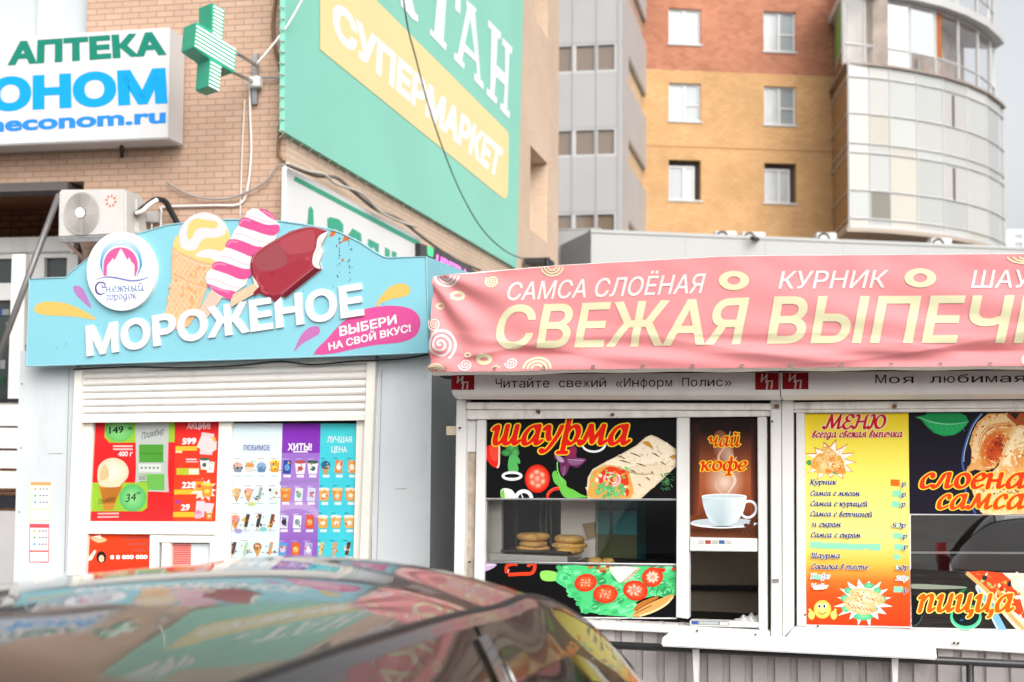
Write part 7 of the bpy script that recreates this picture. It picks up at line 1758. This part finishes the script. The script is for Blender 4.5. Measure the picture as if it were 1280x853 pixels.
for k in range(90):
    x = rr.uniform(520, 1250); y = rr.uniform(436, 820)
    if y - 430 > (x - 460) * .85: continue
    c0, c1 = rr.choice([('#e8b04a', '#d88a34'), ('#f6efe0', '#e4d2b0'), ('#3a3a44', '#1d1d26'), ('#d8341c', '#b8220f'), ('#f2e6cc', '#e8c88c'), ('#b8d08a', '#88b05a')]); lit(x, y, rr.uniform(10, 26), rr.uniform(8, 18), c0, c1, rr.uniform(0, 3))
a.mottle(R(*piz), ['#f4e6cc', '#d8431e', '#efc070', '#b02a12', '#f8f0e0', '#2a2a34', '#c8d89a', '#e88a4a'], 300, .6, 2.6, 9, 786)
a.line(R((445, 432), (560, 535), (700, 672), (850, 835)), 3, '#e0ac68', 3)
lit(830, 510, 70, 60, '#eef0dc', '#d8e2b8', .4)
a.to('lettering').pen('пицца', R((100, 708), (770, 708), (800, 590), (130, 590)), [(.095, '#f8e072'), (.03, '#f2600f')], .2, .5)
a.build(pz)
# ================================================================== parked cars
def prof(pts, s):
    if s <= pts[0][0]: return pts[0][1]
    for i, ((a0, z0), (a1, z1)) in enumerate(zip(pts, pts[1:])):
        if s <= a1:
            t = (s - a0) / (a1 - a0)
            zp = pts[i-1] if i else (2*a0 - a1, 2*z0 - z1); zn = pts[i+2] if i + 2 < len(pts) else (2*a1 - a0, 2*z1 - z0)
            m0 = (z1 - zp[1]) / (a1 - zp[0]) * (a1 - a0); m1 = (zn[1] - z0) / (zn[0] - a0) * (a1 - a0)
            return (2*t**3 - 3*t*t + 1)*z0 + (t**3 - 2*t*t + t)*m0 + (-2*t**3 + 3*t*t)*z1 + (t**3 - t*t)*m1
    return pts[-1][1]
def build_car(label, loc, rz, paint, with_wheels=True):
    car = thing('parked_car', label, 'car', loc); car.rotation_euler.z = rz
    L0 = Vector(loc)
    # s runs from the tail (0) to the nose (4.3); x to the car's right; the roof edge line and the waist line
    TOP = [(.02, 1.08), (.18, 1.31), (.36, 1.49), (.58, 1.553)] + [(.8 + .2*k, 1.564 + .022*(.2*k) - .030*(.2*k)**2) for k in range(8)] + [(2.45, 1.536), (2.70, 1.49), (2.95, 1.405), (3.20, 1.28), (3.45, 1.12), (3.55, 1.06)]
    WT = [(.02, .46), (.3, .56), (.8, .60), (1.6, .61), (2.3, .612), (2.8, .645), (3.3, .72), (3.55, .75)]   # half width at the roof edge
    WB = [(.02, .69), (.4, .74), (1.2, .785), (2.4, .79), (3.3, .79), (3.55, .78)]                        # half width at the waist
    ZB = [(.02, 1.06), (1.0, 1.05), (2.4, 1.01), (3.3, .99), (3.55, .99)]
    CR = [(.02, .02), (.3, .07), (.6, .098), (1.0, .104), (1.5, .105), (2.0, .104), (2.5, .098), (3.0, .07), (3.55, .03)]
    def side(sg, s, t, out=0.0):
        zt_, zb_ = prof(TOP, s), min(prof(ZB, s), prof(TOP, s) - .02); wt, wb = prof(WT, s), prof(WB, s)
        bulge = .035 * math.sin(math.pi * t)
        tt = t
        return Vector((sg * (wb + (wt - wb) * tt + bulge + out), s, zb_ + (zt_ - zb_) * t))
    def over(s, u):     # u from -1 (left roof edge) to 1
        wt = prof(WT, s); c = prof(CR, s); sh = 1 - abs(u) ** 2.1
        return Vector((u * wt, s, prof(TOP, s) + c * sh + .012))
    M = Matrix.Rotation(rz, 4, 'Z')
    def put(name, mb, m, parent=car, smooth=True):
        me = bpy.data.meshes.new(name); me.from_pydata([tuple(v) for v in mb.v], [], mb.f)
        bm = bmesh.new(); bm.from_mesh(me); bmesh.ops.remove_doubles(bm, verts=bm.verts, dist=1e-4); bmesh.ops.recalc_face_normals(bm, faces=bm.faces); bm.to_mesh(me); bm.free()
        for p in me.polygons: p.use_smooth = smooth
        me.materials.append(m); o = bpy.data.objects.new(name, me); COL.objects.link(o); o.parent = parent; return o
    tint = mat('car_tinted_glass', (.010, .011, .012), .02, 0, .9, coat=.0)
    trim = mat('car_black_trim', (.02, .019, .018), .45)
    seal = mat('car_rubber_seal', (.012, .012, .012), .55)
    chrome = mat('car_chrome_trim', (.30, .30, .30), .25, 1.0)
    # roof, between the seals
    S0, S1 = .42, 2.52
    put('roof', MB().grid(lambda i, j: over(S0 + (S1 - S0) * j, -.948 + 1.896 * i), 40, 48), paint)
    put('windscreen', MB().grid(lambda i, j: over(S1 + .015 + (3.52 - S1) * j, -.93 + 1.86 * i) - Vector((0, 0, .008)), 16, 16), tint)
    put('rear_window', MB().grid(lambda i, j: over(.06 + (S0 - .07) * j, -.86 + 1.72 * i) - Vector((0, 0, .006)), 16, 10), tint)
    # sides: the door surround is painted, the panes sit slightly inside it
    for sg in (1, -1):
        for nm, a0, a1 in (('rear_door', .95, 1.93), ('front_door', 1.955, 3.30)):
            d = put(nm, MB().grid(lambda i, j: side(sg, a0 + (a1 - a0) * i, .0 + .992 * j ** .8), 24, 14), paint)
            pa, pb = (a0 + .10, a1 - .07) if nm == 'rear_door' else (a0 + .05, a1 - .30)
            pn = put('window', MB().grid(lambda i, j: side(sg, pa + (pb - pa) * i, .03 + (.72 - .03) * j * (1 if nm == 'rear_door' else min(1, 1.02 - .62 * max(0, (i - .45) / .55) ** 2)), .006), 24, 12), tint, d)
            put('frame', MB().tube([side(sg, pa + (pb - pa) * k / 20, .03 + (.72 - .03) * (1 if nm == 'rear_door' else min(1, 1.02 - .62 * max(0, (k/20 - .45) / .55) ** 2)), .008) for k in range(21)], .010, 6), trim, pn)
            if nm == 'front_door':
                put('rain_visor', MB().grid(lambda i, j: side(sg, pa - .02 + (pb - pa + .02) * i, (.72 - .13 * (1 - j) * 1.0 * min(1, .25 + 1.6 * i)) * min(1, 1.02 - .62 * max(0, (i - .45) / .55) ** 2) + .03, .02 + .02 * (1 - j)), 24, 4), mat('smoked_visor', (.012, .010, .009), .08, 0, .6), d)
        put('pillar_trim', MB().grid(lambda i, j: side(sg, 1.90 + .075 * i, .02 + .93 * j, .011), 3, 12), mat('car_pillar_trim', (.10, .105, .12), .12, .2, .7, coat=.6))
        put('chrome_strip', MB().tube([side(sg, 1.985, .03 + .80 * k / 10, .016) for k in range(11)], .005, 6), chrome)
        put('rear_quarter', MB().grid(lambda i, j: side(sg, .05 + .885 * i, .992 * j ** .8), 20, 14), paint)
        put('front_quarter', MB().grid(lambda i, j: side(sg, 3.315 + .225 * i, .97 * j), 6, 6), paint)
        if 0: put('quarter_window', MB().grid(lambda i, j: side(sg, .50 + .38 * i, .05 + .68 * j * (.35 + .65 * i ** .6), .006), 10, 8), tint)
        put('cant_rail', MB().grid(lambda i, j: over(.12 + (3.46 - .12) * i, sg * (.957 + .043 * j)) - Vector((0, 0, .016 * j ** 3)) if j < .999 else side(sg, .12 + (3.46 - .12) * i, .99, .002), 60, 6), paint)
        put('roof_seal', MB().tube([over(.30 + (3.42 - .30) * k / 60, sg * .952) + Vector((0, 0, -.002)) for k in range(61)], .0105, 8), seal)
        put('cabin_lining', MB().grid(lambda i, j: side(sg, .06 + 3.46 * i, .99 * j, -.03), 30, 8), trim)
        put('door_handle', MB().tube([Vector((sg * .905, 1.15 + .2 * k / 6, .88 + .004 * math.sin(k))) for k in range(7)], .016, 8), paint)
        put('door_handle', MB().tube([Vector((sg * .905, 2.15 + .2 * k / 6, .86)) for k in range(7)], .016, 8), paint)
        # wing mirror
        mb = MB(); c = Vector((sg * 1.00, 3.02, 1.08)); prev = []
        for k in range(9):
            t = k / 8 * 2 - 1; r = math.sqrt(max(0, 1 - t ** 4)); prev.append((t * .13, r))
        n = 14; i0 = 0
        for dx, r in prev: mb.v += [c + Vector((sg * dx, .055 * r * math.cos(q * math.tau / n), .085 * r * math.sin(q * math.tau / n))) for q in range(n)]
        for k in range(8):
            for q in range(n): mb.f.append((k*n+q, k*n+(q+1)%n, (k+1)*n+(q+1)%n, (k+1)*n+q)); mb.c.append(None)
        mr = put('wing_mirror', mb, paint); put('mirror_arm', MB().tube([Vector((sg * .84, 3.05, 1.02)), Vector((sg * .93, 3.03, 1.05))], .025, 8), trim, mr)
    # lower body with bonnet, arches cut by the wheels
    def lower(i, j):
        s = -.05 + 4.45 * i; e = min(1, s + .08, 0 + 1); w_ = .86 * (1 - .16 * max(0, 1 - (s + .05) / .5) ** 2 - .2 * max(0, (s - 3.7) / .7) ** 2)
        ang = j * 2 - 1; zt = min(prof(ZB, min(s, 3.55)), 1.0 if s > 3.5 else 9) - max(0, s - 3.5) * .16
        z = .28 + (zt - .28) * (1 - abs(ang)) ** .0 if False else 0
        k = abs(ang); 
        if k > .55: t = (1 - k) / .45; return Vector((math.copysign(w_ * (.97 + .05 * math.sin(math.pi * t)), ang), s, .28 + (zt - .03 - .28) * t))
        u = k / .55; return Vector((math.copysign(w_ * u * .99, ang) if ang else 0, s, zt - .03 + .035 * (1 - u ** 4)))
    put('body', MB().grid(lower, 60, 40), paint)
    for s in (-.05, 4.40):
        put('bumper', MB().grid(lambda i, j: Vector(((i * 2 - 1) * .80, s + (.10 if s > 1 else -.10) * (1 - abs(i*2-1) ** 3) , .28 + .42 * j)), 16, 6), paint)
    for sg in (1, -1):
        put('tail_light', MB().grid(lambda i, j: Vector((sg * (.60 + .22 * i), -.07 + .10 * i ** 2, .98 + .22 * j)), 6, 4), mat('tail_light_red', (.5, .01, .01), .15, coat=.5))
        put('headlight', MB().grid(lambda i, j: Vector((sg * (.45 + .25 * i), 4.43 - .16 * i ** 2, .66 + .14 * j)), 6, 4), mat('headlight_lens', (.6, .62, .64), .08, .3))
        for s in (.72, 3.50):
            wl = put('wheel', MB().lathe((0, 0, 0), [(.24, -.10), (.315, -.10), (.325, -.06), (.325, .06), (.315, .10), (.24, .10)], 32), mat('tyre_rubber', (.02, .02, .02), .8)); wl.rotation_euler = (0, rad(90), 0); wl.location = (sg * .80, s, .325)
            put('rim', MB().lathe((0, 0, .07 * sg), [(.02, 0), (.2, .01), (.235, .0)], 20), mat('wheel_alloy', (.4, .4, .42), .3, .9), wl)
    put('cabin_floor', MB().faces([Vector((-.78, .1, .3)), Vector((.78, .1, .3)), Vector((.78, 3.5, .3)), Vector((-.78, 3.5, .3))], [(0, 1, 2, 3)]), trim)
    return car
paint = bpy.data.materials.new('dark_brown_paint'); paint.use_nodes = True
_t = paint.node_tree; _b = _t.nodes['Principled BSDF']
_b.inputs['Base Color'].default_value = (.012, .010, .010, 1); _b.inputs['Metallic'].default_value = .1; _b.inputs['Roughness'].default_value = .28
_b.inputs['Coat Weight'].default_value = 1.0; _b.inputs['Coat Roughness'].default_value = .015; _b.inputs['Coat IOR'].default_value = 1.42
_tc2 = _t.nodes.new('ShaderNodeTexCoord'); _n = _t.nodes.new('ShaderNodeTexNoise'); _n.inputs['Scale'].default_value = 9; _n.inputs['Detail'].default_value = 8
_t.links.new(_tc2.outputs['Object'], _n.inputs['Vector'])
_mr = _t.nodes.new('ShaderNodeMapRange'); _mr.inputs['From Min'].default_value = .4; _mr.inputs['From Max'].default_value = .75; _mr.inputs['To Min'].default_value = .006; _mr.inputs['To Max'].default_value = .05
_t.links.new(_n.outputs['Fac'], _mr.inputs['Value']); _t.links.new(_mr.outputs[0], _b.inputs['Coat Roughness'])
CAR_YAW = rad(-17.0)
# the right roof edge passes (0, 3.65) near its front end; s = 2.5 there
_dir = Vector((-math.sin(CAR_YAW), math.cos(CAR_YAW), 0)); _rt = Vector((math.cos(CAR_YAW), math.sin(CAR_YAW), 0))
_p = Vector((0.02, 3.72, 0)) - _dir * 2.3 - _rt * .61
build_car('dark brown glossy car parked close by with the kiosks mirrored on its roof', (_p.x, _p.y, 0), CAR_YAW, paint)
wp = mat('white_car_paint', (.72, .72, .72), .3, coat=1.0)
wc = build_car('white parked car beside the photographer, mirrored in the bakery window', (.75, 1.90, 0), rad(-106), wp); wc.scale = (1, 1, .82)
